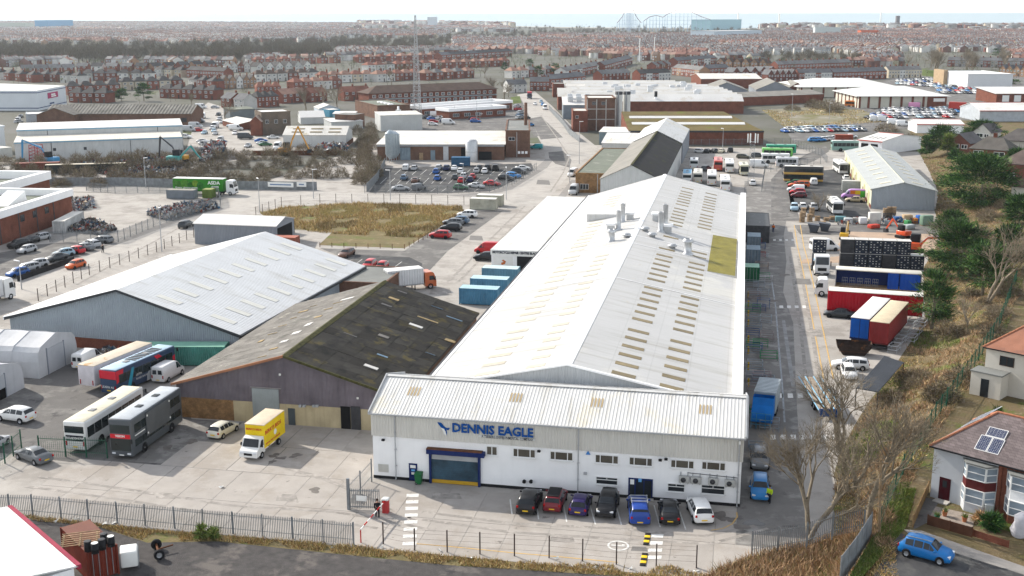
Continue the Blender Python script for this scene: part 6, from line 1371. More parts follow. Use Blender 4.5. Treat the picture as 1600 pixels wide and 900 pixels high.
for kd,cl,zx,zy,hd in (('van','grey',880,495,10),('van','silver',765,605,10),('van','silver',850,560,5),('hatch','red',888,605,0),('hatch','ltblue',955,635,-80),('suv','white',725,690,0),('saloon','silver',940,745,20),('saloon','white',960,770,20),('hatch','silver',1050,580,-70),('hatch','ltblue',1075,610,-70),('hatch','silver',1090,645,-70),('minivan','silver',1155,730,-80),('van','white',1090,560,-80),('saloon','silver',1180,500,-75),('estate','silver',1145,460,-75),('hatch','ltblue',1275,545,-85),('estate','silver',1385,520,25),('estate','grey',1345,545,20),('saloon','white',1335,640,-70),('van','white',1350,590,15),('van','darkgrey',1470,700,10),('saloon','silver',1500,800,-80),('van','white',915,315,5),('hatch','silver',1090,315,0),('hatch','darkgrey',1130,405,-80),('van','white',935,440,-70)):
 car(kd,cl,(200+zx/8,130+zy/8),hd,f'{cl} {SCL[kd]} in the crowded yard lane behind the ribbed sheds',group='vehicles in the yard lane')
for kd,cl,x,y,hd in (('hatch','silver',29,192,80),('minivan','silver',28,190,-70),('hatch','darkgrey',32,184,-70)):
 car(kd,cl,(x,y),hd,f'{cl} {SCL[kd]} in the lane below the white store')
for k,(cl,x,y) in enumerate((('blue',408,222),('silver',411,226),('green',415,228),('white',427,217))):
 car('saloon',cl,(x,y),25,f'{cl} saloon in the scrap yard by the yard shed')
car('van','white',(434,233),-80,'white lorry cab in the scrap yard beside the orange grab')
def lot(a,b,n,hd,where,group,seed,kinds=('hatch','hatch','suv','saloon','estate'),skip=.06):
 r=random.Random(seed);pal=['white','silver','silver','white','ltblue','darkgrey','black','white','blue','red','grey','brightblue','navy']
 for i in range(n):
  if r.random()<skip:continue
  q=(i+.5)/n;x=a[0]+(b[0]-a[0])*q;y=a[1]+(b[1]-a[1])*q
  cl=r.choice(pal);kd=r.choice(kinds)
  car(kd,cl,(x,y),hd+r.uniform(-6,6),f'{cl} {SCL[kd]} in the {where}',group=group,lod=2)
lot((1222,207),(1352,205),17,-60,'front sales row beside derelict ground','cars in the front sales row',3)
lot((1228,203.5),(1345,201.5),16,-60,'second sales row beside derelict ground','cars in the second sales row',4)
lot((1268,222),(1335,215),8,15,'loose group behind the red container','cars behind the red container',5)
for k in range(4):lot((1352+k*9,185.5-k*4.2),(1490+k*4,184-k*4.2),17,-70,f'{("first", "second", "third", "fourth")[k]} packed line before the brick-pier retail shed',f'packed line {k} of the retail lot',10+k)
for k in range(5):lot((1462+(k % 2)*3,146-k*3.4),(1560-k*12,147-k*3.6),12,-65,f'{("first", "second", "third", "fourth", "fifth")[k]} packed line around the white showroom',f'packed line {k} of the showroom lot',20+k)
for k in range(4):lot((1400,131.5-k*1.9),(1470,137-k*4.0),12,-65,f'{("first", "second", "third", "fourth")[k]} line of the lot below the cream terrace',f'line {k} of the terrace lot',30+k)
for x,y,cl in ((1381,190,'white'),(1369,189.5,'white'),(1411,197,'white'),(1397,194.5,'white')):car('van',cl,(x,y),4,'white panel van in the short row above the red trim garage',group='white vans above the garage')
t=vthing('lorry','red curtain lorry parked below the retail shed','lorry',10,at=(1500,173),hd=-22);cab_parts(t,5,2.5,(.4,.04,.04),3.2,2.2);trailer_parts(t,7.4,2.5,3.9,(.45,.05,.04),(.42,.08,.07),x0=-1.3,axles=(-.3,));wheelset(t,(3.6,),2.5,.5)
t=vthing('catering_van','pink catering van in front of the retail shed','van',5,at=(1428,170),hd=0);MB().rbox(-2.6,2.6,-1.1,1.1,.5,3.0,.25).build('body',PAINT,t,color=(.60,.25,.42));wheelset(t,(-1.5,1.6),2.1,.36,.22)
t=vthing('bus','orange single-deck bus against the retail shed fence','bus',9,at=(1335,167),hd=-12);MB().rbox(-4.5,4.5,-1.2,1.2,.4,3.0,.15).build('body',PAINT,t,color=(.60,.18,.03));MB().box(-4.2,4.2,-1.22,-1.205,1.5,2.4).build('window_band',BUSG,t);wheelset(t,(-2.6,2.6),2.4,.45)
t=car('hatch',(.008,.14,.40),rear=(1408,861),front=(1486,881),z=3.03,label='blue crossover parked on the lane beside the bay-window house',lod=0);t.scale=(1.0,1.02,1.1)
for s in (-.62,.62):MB().rbox(-1.5,.5,s*.85-.03,s*.85+.03,1.5,1.56,.02).build('roof_rail',STEEL,t)
# houses and town
TILE=mat('roof_tile',(1,1,1),.9,.16,.35,oc=True)
RENDER=mat('house_wall',(1,1,1),.9,.12,.5,oc=True)
POTS=mat('chimney_pot',(.42,.19,.10),.9,.1,2)
RC=dict(dark=(.085,.08,.078),brown=(.115,.085,.07),slate=(.15,.15,.155),red=(.235,.105,.075),pink=(.34,.205,.155),grey=(.20,.195,.19))
WC=dict(brick=(.22,.08,.055),dbrick=(.16,.06,.045),white=(.58,.57,.54),cream=(.48,.42,.32),tan=(.34,.21,.13),pebble=(.30,.27,.24))
_hp={}
def house_meshes(kind):
 if kind in _hp:return _hp[kind]
 W,D,H,rise,roof=dict(semi=(7.6,8.2,5.0,2.6,'hip'),terrace=(5.4,8.6,5.4,2.6,'gable'),gable=(6.4,8.4,4.9,3.0,'gabley'),cottage=(8.5,7.6,4.8,2.5,'gable'))[kind]
 b=MB();ov=.35
 if roof == 'hip':
  i=2.6
  b.add([(-ov,-ov,H),(W+ov,-ov,H),(W+ov,D+ov,H),(-ov,D+ov,H),(i,D/2,H+rise),(W-i,D/2,H+rise)],[(0,1,5,4),(1,2,5),(2,3,4,5),(3,0,4)]);wl=wall_mesh(W,D,H)
 elif roof == 'gable':roof_gable(b,W,D,H,rise,'x',ov if kind != 'terrace' else .05,.1);wl=wall_mesh(W,D,H,rise,'x')
 else:roof_gable(b,W,D,H,rise,'y',ov,.1);wl=wall_mesh(W,D,H,rise,'y')
 ch=MB().box(W-1.2,W-.3,D/2-.35,D/2+.35,H+rise*.45,H+rise+1.0,0)
 for k in range(2):ch.tube((W-.95+k*.4,D/2,H+rise+1.0),(W-.95+k*.4,D/2,H+rise+1.35),.11,n=6,mat=1)
 _hp[kind]=(W,D,H,wl.mesh('wall',[RENDER]),b.mesh('roof',[TILE]),ch.mesh('chimney',[BRICK,POTS]),MB().box(0,.95,-.06,-.004,0,2.1).mesh('door',[mat('house_door',(.12,.10,.09),.6,.1,1,rnd=.6)]),win_mesh(1.7,1.3,2,1,.13,UPVC,MIDG,.08,True)[0])
 return _hp[kind]
NH=[0]
def house(kind,p,rz,wc,rc,label,group,parts=True):
 W,D,H,wm_,rm_,cm,dm,wi=house_meshes(kind);jit=lambda c:(lambda f:tuple(q*f for q in c))(RND.uniform(.82,1.16))
 t=thing('house',label,'house',p,rz,group);NH[0] += 1
 obj('wall',wm_,t,color=jit(wc));obj('roof',rm_,t,color=jit(rc));obj('chimney',cm,t);obj('door',dm,t,loc=(W*.72,0,0))
 for x,z in ((W*.12,.9),(W*.12,3.2),(W*.62,3.2)):obj('window',wi,t,M=facem('f',W,D)@Matrix.Translation((x,.003,z)))
 return t
ROWS=[((108,160),(168,161),3,'semi','brick','dark','beside the white store'),((106,149),(190,146),4,'semi','brick','dark','in the second rank behind the white store'),((172,142),(288,138),6,'semi','brick cream','dark','behind the dark evergreen'),((-10,124),(60,130),4,'semi','brick white','dark','at the left end of the estate'),((62,127),(128,131),4,'semi','brick white','dark','above the white store roof'),((35,117),(120,115),4,'cottage','brick','grey','with pale gable roof before the wood'),((128,126),(240,126),6,'semi','brick white','dark','in the middle of the estate'),((120,113),(235,113),5,'cottage','brick white','grey dark','along the edge of the wood'),((242,119),(288,121),3,'semi','white cream','dark','at the estate corner'),((292,121),(350,124),7,'terrace','brick','dark','in the short brick terrace of the estate'),((240,113),(345,108),5,'cottage','brick tan','dark','below the far wood'),((250,153),(336,156),5,'semi','brick','dark','behind the yard lane'),((338,139),(402,137),6,'gable','tan white','dark','with steep dark gables in the estate'),((295,136),(338,141),3,'semi','brick white','dark','left of the steep gables'),((352,113),(402,112),5,'gable','white brick','dark','with white dormers near the wood'),((402,114),(490,110),6,'gable','white','dark','in the black and white gable row'),((400,128),(500,124),6,'semi','brick white','brown dark','below the gable row'),((400,102),(540,98),7,'semi','brick','brown red','at the edge of the far wood'),((346,168),(386,172),2,'cottage','brick white','slate','at the yard lane junction'),((402,150),(440,149),3,'semi','brick','red','with red roof above the sooty block'),((404,168),(437,166),3,'semi','brick','dark','behind the sooty block'),((442,162),(480,159),2,'cottage','brick','pink','with sunlit pink gable'),((486,160),(512,158),2,'cottage','brick','red','right of the sunlit gable'),((538,158),(580,156),2,'cottage','brick','red','beside the long brick building'),((460,142),(535,138),5,'semi','white brick','red pink','with red hips behind the alley'),((500,130),(585,127),5,'semi','white cream','red pink','in the red roofed crescent'),((590,128),(660,124),5,'semi','brick white','red pink','above the long brick building'),((665,126),(745,121),5,'semi','brick','pink grey','behind the brown hipped roof'),((575,112),(690,107),8,'semi','brick white','red brown','in the near red rank'),((680,108),(800,103),8,'semi','brick','red pink','in the long red rank'),((560,98),(690,93),8,'semi','brick','pink red','in the far red rank'),((690,95),(800,88),8,'terrace','brick','slate dark','in the slate terrace of the red quarter'),((795,145),(824,144),2,'cottage','white','slate','white walled at the end of the works road'),((828,142),(858,142),3,'terrace','brick','slate','facing down the works road'),((860,138),(915,132),4,'terrace','brick','slate','behind the flat brick block'),((800,122),(880,118),6,'semi','white brick','pink grey','left of the tall masts'),((885,124),(940,112),7,'terrace','white brick','grey','in the first terrace by the masts'),((945,113),(988,100),7,'terrace','brick','slate','in the second terrace by the masts'),((940,127),(985,124),4,'cottage','brick','grey','behind the bakery roof'),((1000,128),(1048,126),5,'terrace','brick white','dark','at the corner beyond the bakery'),((1025,112),(1052,108),3,'cottage','brick','grey','right of the tall masts'),((1050,117),(1092,122),6,'terrace','tan brick','grey','in the sunlit terrace beyond the bakery'),((1058,105),(1120,100),6,'terrace','white brick','slate','in the shop parade'),((1090,120),(1140,117),5,'terrace','brick','slate','above the white saw-tooth works'),((1120,105),(1200,108),6,'gable','tan','brown','brown gabled above the saw-tooth works'),((1145,124),(1215,121),5,'gable','dbrick','slate','with brick rear wing above the gable sheds'),((1200,128),(1245,127),5,'gable','dbrick brick','slate','left of the retail terrace'),((1248,127),(1300,126),6,'terrace','brick white','slate','in the retail terrace left half'),((1302,126),(1385,123),9,'terrace','brick','slate','in the retail terrace right half'),((1388,122),(1440,121),6,'terrace','white cream','grey','in the cream terrace'),((1215,112),(1330,108),12,'terrace','brick','grey','in the rank behind the retail terrace'),((1560,118),(1640,122),7,'gable','tan','slate','at the right edge behind the showroom'),((1480,104),(1640,107),14,'terrace','pebble brick','slate','behind the park trees')]
for a,b_,n,kind,ws_,rs_,where in ROWS:
 A,B=g(*a),g(*b_);d=(B-A);rz=atan2(d.y,d.x);W=house_meshes(kind)[0]
 step=d.length/n;u_=d.normalized()
 for i in range(n):
  wn,rn=RND.choice(ws_.split()),RND.choice(rs_.split())
  st=A+u_*(i*step)
  hn={'semi':'hipped semi-detached house','terrace':'terraced house','gable':'gabled house','cottage':'gable-roofed house'}[kind]
  wnm={'brick':'red brick','dbrick':'dark brick','white':'white','cream':'cream','tan':'tan brick','pebble':'pebbledashed'}[wn]
  o=house(kind,(st.x,st.y,0),rz,WC[wn],RC[rn],f'{wnm} {hn} with {rn} roof {where}',f'houses {where}')
  if kind in ('terrace',):o.scale=(step/W*.999,1,1)
  elif step<W+.6:o.scale=(min(1,step/(W+.4)),1,1)
SLATEP=mat('purple_slate',(.20,.165,.165),.85,.15,.8,brick=((.32,.28,.28),1.0,1.6))
CURTN=glassmat('net_curtain_glass',(.30,.36,.42),.12,.5)
def big_hip(t,W,D,H,rise,ov,ins_l,ins_r,rm,ridge):
 b=MB();b.add([(-ov,-ov,H),(W+ov,-ov,H),(W+ov,D+ov,H),(-ov,D+ov,H),(ins_l,D/2,H+rise),(W-ins_r,D/2,H+rise),(-ov,-ov,H-.15),(W+ov,-ov,H-.15),(W+ov,D+ov,H-.15),(-ov,D+ov,H-.15)],[(0,1,5,4),(1,2,5),(2,3,4,5),(3,0,4),(6,7,1,0),(7,8,2,1),(8,9,3,2),(9,6,0,3),(6,9,8,7)]);r=b.build('roof',rm,t)
 for P,Q in (((-ov,-ov,H),(ins_l,D/2,H+rise)),((-ov,D+ov,H),(ins_l,D/2,H+rise)),((ins_l,D/2,H+rise),(W-ins_r,D/2,H+rise)),((W+ov,-ov,H),(W-ins_r,D/2,H+rise))):
  P,Q=Vector(P),Vector(Q);L_=(Q-P).length;n=max(2,int(L_/.45))
  me=MB().tube((0,0,0),(L_/n*.94,0,0),.13,n=6).mesh('ridge_tile',[ridge])
  rot=(Q-P).to_track_quat('X','Z').to_matrix().to_4x4()
  for k in range(n):obj('ridge_tile',me,r,M=Matrix.Translation(P+(Q-P)*(k/n))@rot)
 b=MB().box(-ov,W+ov,-ov-.12,-ov,H-.12,H-.0);b.build('gutter',BLACK,t)
 return r
A=g(1453,776,3);rz1=radians(-33);HW,HD,HH=13.4,8.6,4.85
T=thing('semi_detached_pair','bay-window semi-detached pair, left half grey and right half red brick, with solar panels','house',A,rz1)
MB().box(0,5.9,0,HD,-.2,HH).build('grey_wall',mat('grey_render',(.50,.52,.55),.9,.06,.5),T);MB().box(5.902,HW,0,HD,-.2,HH).build('brick_wall',BRICK,T)
rf=big_hip(T,HW,HD,HH,2.9,.3,3.6,2.4,SLATEP,mat('ridge_terracotta',(.40,.17,.10),.9,.15,3))
def bay(t,x0,w,dep,z0,z1,wallm,midm):
 pts=[(x0,0),(x0+dep*.75,-dep),(x0+w-dep*.75,-dep),(x0+w,0)]
 for (a,c,m,nm) in ((-.1,.85,wallm,'bay_base'),(2.2,3.05,midm,'bay_apron')):MB().prism(pts,a,c,0).build(nm,m,t)
 for (a,c) in ((.85,2.2),(3.05,4.35)):
  for P,Q in zip(pts[:-1],pts[1:]):
   P,Q=Vector((*P,0)),Vector((*Q,0));L_=(Q-P).length;an=atan2(Q.y-P.y,Q.x-P.x)
   me,pm=win_mesh(L_,c-a,1,2,.065,UPVC,CURTN,.07,False)
   o=obj('bay_window',me,t,M=Matrix.Translation((P.x,P.y,a))@Matrix.Rotation(an,4,'Z')@Matrix.Diagonal((1,-1,1,1)));obj('pane',pm,o)
  MB().prism([(x+(.05 if i in (1,2) else .12)*(1 if i<2 else-1),y+.12) for i,(x,y) in enumerate(pts)],a,c).build('bay_core',DARKG,t)
 MB().prism([(pts[0][0]-.12,0),(pts[1][0]-.08,-dep-.15),(pts[2][0]+.08,-dep-.15),(pts[3][0]+.12,0)],4.36,4.5).build('bay_roof',FELT,t)
CHERRY=mat('cherry_boards',(.10,.02,.02),.7,.1,1.5)
bay(T,2.75,2.9,.85,0,0,mat('grey_render',(.5,.5,.5)),CHERRY);bay(T,6.5,3.0,.85,0,0,BRICK,WHITE)
o=MB().box(.75,1.75,-.06,-.004,0,2.15).build('front_door',mat('burgundy_door',(.05,.008,.012),.4),T);MB().box(1.05,1.45,-.075,-.061,1.3,1.9).build('pane',DARKG,o);MB().box(.6,1.9,-.9,-.004,-.06,.12).build('door_step',CONC,T)
MB().box(5.75,6.05,-.15,.3,-.2,HH).build('party_pier',BRICK,T)
ch=MB().box(6.0,7.4,HD/2-.45,HD/2+.45,HH+2.2,HH+4.3).build('chimney',BRICK,T);MB().box(5.92,7.48,HD/2-.53,HD/2+.53,HH+4.3,HH+4.45).build('cap',CONC,ch)
for k in range(4):MB().lathe([(.15,HH+4.45),(.12,HH+5.05),(.09,HH+5.05)],8,M=Matrix.Translation((6.25+k*.32,HD/2,0))).build('chimney_pot',POTS,ch)
SOL=mat('solar_cell',(.012,.022,.075),.15,.15,1,spec=.7,brick=None);
def solar(t,M_,w,h):
 o=MB().box(0,w,0,h,0,.05).build('solar_panel',UPVC,t,M=M_);MB().box(.05,w-.05,.05,h-.05,.051,.056).build('cells',SOL,o)
 b=MB()
 for i in range(1,6):b.box(w*i/6-.003,w*i/6+.003,.05,h-.05,.057,.06)
 for i in range(1,10):b.box(.05,w-.05,h*i/10-.003,h*i/10+.003,.057,.0605)
 stuff(b.build('cell_lines',UPVC,o))
sa=math.atan2(2.9,HD/2)
def onroof(x,s):return Matrix.Translation((x,-.3+s*cos(sa),HH+.12+(s-.3)*sin(sa)))@Matrix.Rotation(sa,4,'X')
solar(T,onroof(3.3,.9),1.0,1.65);solar(T,onroof(4.35,.9),1.0,1.65);solar(T,onroof(3.6,2.6),1.65,1.0)
sl2=math.atan2(2.9,3.9)
for k in range(4):solar(T,Matrix.Translation((.55,HD/2-.2+k*1.02,HH+.75))@Matrix.Rotation(-sl2,4,'Y'),2.4,1.0)
A=g(1535,610,3);T=thing('red_roof_house','cream rendered house with sunlit red hipped roof and flat rear extension','house',A,rz1)
MB().box(0,11,0,8,-.2,5.2).build('wall',mat('cream_wall',(.58,.54,.47),.9,.06,.5),T);big_hip(T,11,8,5.2,2.8,.3,3.4,3,mat('red_tile',(.32,.15,.10),.9,.15,.5,blotch=((.22,.11,.08),.6,.3)),mat('ridge_terracotta',(.4,.17,.1)))
MB().box(-.6,2.8,-2.2,-.004,-.2,2.7).build('extension',mat('cream_wall',(.58,.54,.47)),T);MB().box(-.7,2.9,-2.3,-.0,2.7,2.85).build('extension_roof',FELT,T)
window(T,'f',11,8,1.6,3.4,1.6,1.1,2,1,fm=mat('brown_frame',(.06,.03,.02),.6),gm=DARKG);window(T,'f',11,8,6,3.2,1.8,1.2,2,1,gm=DARKG);window(T,'f',11,8,6,.6,2.2,1.4,2,1,gm=DARKG)
MB().box(.6,1.5,-2.26,-2.205,0,2.1).build('back_door',DARKG,T)
MB().lathe([(.0,.0),(.3,.05),(.4,.16)],12,M=Matrix.Translation((5,-.35,4.9))@Matrix.Rotation(radians(70),4,'X')).build('satellite_dish',LEADF,T)
for i,(a,W,D,rz_,rc,wcol,lb) in enumerate((((1515,246),11,9,-.5,(.12,.11,.10),(.20,.08,.06),'brown hipped bungalow with wide white window above the big conifer'),((1480,235),7,9,-.6,(.14,.13,.13),(.19,.08,.06),'small brick bungalow with white barge boards beside the yellow bush'),((1520,218),6,8,-.6,(.12,.11,.11),(.55,.54,.5),'white fronted garage with dark gable roof by the hedge'),((1560,232),13,11,-.45,(.11,.10,.095),(.5,.48,.44),'big dark roofed house with chimney stack right of the bungalow'),((1560,282),14,10,-.5,(.13,.10,.09),(.19,.08,.06),'brown tiled house with brick chimney behind the conifer'),((1578,322),12,9,-.5,(.16,.11,.09),(.55,.52,.46),'cream house with pinkish tiles at the right edge'))):
 A=g(*a,3);kind='gable' if i in (1,2) else 'hip'
 T=bld('bungalow',lb,'house',A,rz_,W,D,2.8 if i<4 else 4.6,('gable','y',2.6,.4) if kind == 'gable' else ('hip',3.4,.5,W*.3),RENDER,TILE,color=wcol,rcolor=rc)
 window(T,'f',W,D,1.0,.9,min(2.8,W*.4),1.4,2,1,fr=.14,gm=DARKG);window(T,'f',W,D,W*.62,.9,W*.28,1.3,2,1,fr=.12,gm=DARKG)
 if kind == 'hip':MB().box(W*.45,W*.45+1,D*.5-.4,D*.5+.4,4.4,8.4 if i>3 else 7.2).build('chimney',BRICK,T)
class Big:
 def __init__(s):s.V=[];s.F=[];s.C=[];s.n=0
 def add(s,V,Q,C):
  s.V.append(V);s.F.append(Q+s.n);s.C.append(C);s.n += len(V)
 def build(s,name,m):
  V=np.concatenate(s.V).astype(np.float32);F=np.concatenate(s.F).astype(np.int32);C=np.concatenate(s.C).astype(np.float32);k=F.shape[1]
  me=bpy.data.meshes.new(name);me.vertices.add(len(V));me.vertices.foreach_set('co',V.ravel())
  me.loops.add(F.size);me.loops.foreach_set('vertex_index',F.ravel());me.polygons.add(len(F))
  me.polygons.foreach_set('loop_start',np.arange(0,F.size,k,dtype=np.int32));me.polygons.foreach_set('loop_total',np.full(len(F),k,dtype=np.int32))
  me.update(calc_edges=True);me.materials.append(m)
  at=me.color_attributes.new('Col','FLOAT_COLOR','CORNER');cc=np.ones((len(F),k,4),np.float32);cc[:,:,:3]=C[:,None,:];at.data.foreach_set('color',cc.ravel())
  return stuff(obj(name,me))
VCOL=mat('town_surface',(1,1,1),.9,.08,.2,vcol=True)
R2=np.random.RandomState(4)
_hv=lambda W,D,H,r:np.array([(0,0,0),(W,0,0),(W,D,0),(0,D,0),(0,0,H),(W,0,H),(W,D,H),(0,D,H),(0,D/2,H+r),(W,D/2,H+r),(-.1,-.3,H-.1),(W+.1,-.3,H-.1),(W+.1,D/2,H+r+.08),(-.1,D/2,H+r+.08),(W+.1,D+.3,H-.1),(-.1,D+.3,H-.1)]+[(W-1.1+x,D/2-.4+y,z) for z in (H+r*.3,H+r+1.1) for x,y in ((0,0),(.9,0),(.9,.8),(0,.8))]+[(x,yy,z) for x0,z0 in ((W*.1,.8),(W*.1,3.2),(W*.58,3.2)) for yy in (-.04,) for x,z in ((x0,z0),(x0+W*.3,z0),(x0+W*.3,z0+1.35),(x0,z0+1.35))],float)
_hf=np.array([(0,1,5,4),(1,2,6,5),(2,3,7,6),(3,0,4,7),(5,6,9,9),(7,4,8,8),(10,11,12,13),(13,12,14,15),(16,17,21,20),(17,18,22,21),(18,19,23,22),(19,16,20,23),(20,21,22,23),(24,25,26,27),(28,29,30,31),(32,33,34,35)])
_hf[4]=(5,6,9,5);_hf[5]=(7,4,8,7)
def projpx(x,y,z=0):
 v=Vector((x,y,z))-CAMC;dz=v.dot(CF);return 800+FPX*v.dot(CR)/dz,450-FPX*v.dot(CU)/dz
WOODS=[(-50,380,71,101),(380,520,66,94),(520,705,60,82),(700,830,50,62),(800,1195,42,57),(1190,1345,86,101),(1405,1580,82,122),(545,640,44,50)]
def inwood(px_,py_,m=0):return any(a-m <= px_ <= b+m and c-m <= py_ <= d+m for a,b,c,d in WOODS)
ylim=lambda x:float(np.interp(x,[-50,350,560,700,800,1000,1060,1200,1330,1450,1650],[105,104,94,86,84,96,94,98,104,112,98]))
big=Big();cnt=0
RC['pink']=(.27,.18,.145);RC['red']=(.19,.10,.08)
pal_r=np.array([RC['slate'],RC['dark'],RC['grey'],RC['red'],RC['pink'],RC['brown']]);pal_w=np.array([(.19,.10,.08),WC['white'],WC['cream'],WC['tan'],WC['pebble'],WC['dbrick']])
cell=130
for cx in range(-4200,1700,cell):
 for cy in range(420,5600,cell):
  px_,py_=projpx(cx+cell/2,cy+cell/2)
  if px_<-120 or px_>1720:continue
  an=R2.choice([.2,.2+pi/2,.75,-.3,.75+pi/2,.05])+R2.uniform(-.06,.06);ca,sa_=cos(an),sin(an)
  reds=R2.rand()<(.36 if (560<px_<1000 or px_>1300) else .14);whites=R2.rand()<.6
  for j in range(5):
   off=(j-2)*26+(3 if j % 2 else-3);x=-cell/2
   semi=R2.rand()<.4
   while x<cell/2-6:
    W=5.2 if not semi else 7.2;D,H,r=8+R2.rand()*1.5,5+R2.rand()*.7,2.2+R2.rand()*.9
    lx_,ly_=x,off;x += W+(0 if not semi else 2.4+3*R2.rand())
    wx,wy=cx+cell/2+lx_*ca-ly_*sa_,cy+cell/2+lx_*sa_+ly_*ca
    qx,qy=projpx(wx,wy)
    if qx<-60 or qx>1660 or qy>ylim(qx) or inwood(qx,qy) or R2.rand()<.05:continue
    lim=float(np.interp(wx,[a_ for a_,_ in _coast],[b_ for _,b_ in _coast]))-60
    if wy>lim or (wy>2700 and R2.rand()<.62):continue
    if wy>2700:W,D,H=W*1.7,D*1.5,H*1.25
    if wy>lim-300 and qx>560:H *= R2.choice([1,1.6,2.4]);D *= 1.4;W *= 1.6;x += 5
    V=_hv(W,D,H,r);flip=j % 2
    if flip:V[:,1]=D-V[:,1];V[:,0]=W-V[:,0]
    X=wx+V[:,0]*ca-V[:,1]*sa_;Y=wy+V[:,0]*sa_+V[:,1]*ca
    rc=pal_r[R2.choice([3,4,5,0],p=[.4,.32,.13,.15]) if reds else R2.choice(6,p=[.42,.18,.32,.02,.02,.04])]*R2.uniform(.85,1.2);wc=pal_w[R2.choice(6,p=[.15,.5,.2,.05,.1,0]) if whites else R2.choice(6,p=[.36,.26,.12,.08,.1,.08])]*R2.uniform(.85,1.15)
    C=np.empty((16,3));C[:6]=wc;C[6:8]=rc;C[8:13]=pal_w[0];C[13:]=(.34,.37,.40) if R2.rand()<.6 else (.6,.6,.6)
    big.add(np.stack([X,Y,V[:,2]],1),_hf,C);cnt += 1
town=big.build('town_houses',VCOL)
# vegetation
BARK=mat('bark',(.25,.21,.155),.95,.25,3,col2=(.14,.115,.085))
LEAFV=mat('foliage',(1,1,1),.85,.15,1.5,vcol=True,spec=.2)
NP=np.random.RandomState(9)
def tris(P0,P1,P2,C,name,parent=None,kind=True,quad=False):
 n=len(P0);V=np.empty((n*3,3));V[0::3]=P0;V[1::3]=P1;V[2::3]=P2
 b=Big();b.add(V,np.arange(n*3).reshape(n,3),C);o=b.build(name,LEAFV)
 if not kind:del o['kind']
 if parent:o.parent=parent
 return o
def blades(P,L,w,lean,pal,up=1.0):
 """upright thin leaves at points P"""
 n=len(P);d=NP.normal(0,lean,(n,3));d[:,2]=np.abs(NP.normal(up,.25,n));d /= np.linalg.norm(d,axis=1)[:,None]
 s=NP.normal(0,1,(n,3));s -= d*(s*d).sum(1)[:,None];s /= np.linalg.norm(s,axis=1)[:,None]
 l=L*NP.uniform(.5,1.3,n)[:,None];C=pal[NP.randint(0,len(pal),n)]*NP.uniform(.7,1.3,(n,1))
 return P-s*w,P+s*w,P+d*l,C
def leaves(P,size,pal,drop=0):
 n=len(P);u=NP.normal(0,1,(n,3));u /= np.linalg.norm(u,axis=1)[:,None];v=NP.normal(0,1,(n,3));v /= np.linalg.norm(v,axis=1)[:,None]
 s=size*NP.uniform(.6,1.4,n)[:,None];C=pal[NP.randint(0,len(pal),n)]*NP.uniform(.7,1.3,(n,1))
 return P-u*s*.6,P+u*s*.6,P+v*s,C
A_=lambda*c:np.array(c,float)
PDRY=A_((.30,.22,.11),(.22,.15,.08),(.16,.10,.06),(.36,.29,.17),(.13,.12,.04),(.20,.16,.07))
PBRM=A_((.24,.155,.09),(.17,.105,.065),(.29,.205,.12),(.21,.15,.10),(.13,.11,.05))
PGRN=A_((.10,.15,.03),(.14,.18,.04),(.08,.12,.03),(.18,.17,.06))
PDRY *= 1.9*A_(1.05,1,.85);PBRM *= 1.9*A_(1,.97,.92);PGRN *= 1.35
PTWG=1.15*A_((.19,.15,.11),(.14,.11,.08),(.23,.18,.12),(.17,.15,.08))
PEVG=A_(.9,1.0,.85)*1.5*A_((.018,.045,.016),(.03,.065,.02),(.045,.085,.022),(.012,.03,.012),(.07,.11,.03))
n=62000;ys=84+300*NP.rand(n) ** 1.5;xs=np.empty(n);zs=np.empty(n);msk=np.empty(n)
for i in range(n):
 t0,t1=_ip(_toe,ys[i]),_ip(_fen,ys[i]);xs[i]=t0+.2+(t1-t0+.6)*NP.rand();zs[i]=bank_z(xs[i],ys[i]);msk[i]=_sn(xs[i]*.55,ys[i]*.4)
P=np.stack([xs,ys,zs],1);sel=msk>.42;lo=(msk<-.45)
L_=np.where(lo,.5,.95)
a,b,c,C=blades(P,1,.05,.75,PBRM);
pal_=np.where(sel[:,None],PGRN[NP.randint(0,4,n)],np.where(lo[:,None],PDRY[NP.randint(0,6,n)],PBRM[NP.randint(0,5,n)]))*NP.uniform(.7,1.3,(n,1))
c=P+(c-P)*(L_*(.55+.5*np.clip(_b := np.sin(xs*1.3)*np.sin(ys*.9),-.6,1)))[:,None]
tris(a,b,c,pal_,'bramble_cover')
def scatter(poly,n):
 P=np.array([(p[0],p[1]) for p in poly]);lo,hi=P.min(0),P.max(0);out=[]
 while len(out)<n:
  q=lo+(hi-lo)*NP.rand(n*2,2);ins=np.zeros(len(q),bool);j=len(P)-1
  for i in range(len(P)):
   c_=((P[i,1]>q[:,1]) != (P[j,1]>q[:,1])) & (q[:,0]<(P[j,0]-P[i,0])*(q[:,1]-P[i,1])/(P[j,1]-P[i,1]+1e-9)+P[i,0]);ins ^= c_;j=i
  out.extend(q[ins])
 q=np.array(out[:n]);return np.concatenate([q,np.zeros((n,1))],1)
lotp=px((406,333),(440,324),(560,317),(722,322),(724,332),(660,372),(525,366),(445,358))
P=scatter(lotp,22000);P=P[np.array([_sn(x*.8+3,y*.7) for x,y,_ in P])>-.55];m_=np.array([_sn(x*.35,y*.3) for x,y,_ in P]);a,b,c,C=blades(P,.75,.06,.5,PDRY);C[m_>.5]=(PGRN[3]*.6+PDRY[0]*.4)*NP.uniform(.7,1.4,(int((m_>.5).sum()),1));C[m_<-.5] *= .6
tris(a,b,c,C,'rough_grass')
vp=px((10,800),(60,808),(250,829),(560,853),(700,869),(860,881),(1130,887),(1180,870),(1330,852),(1300,930),(1010,903),(700,883),(560,868),(340,845),(230,846),(150,822),(60,815))
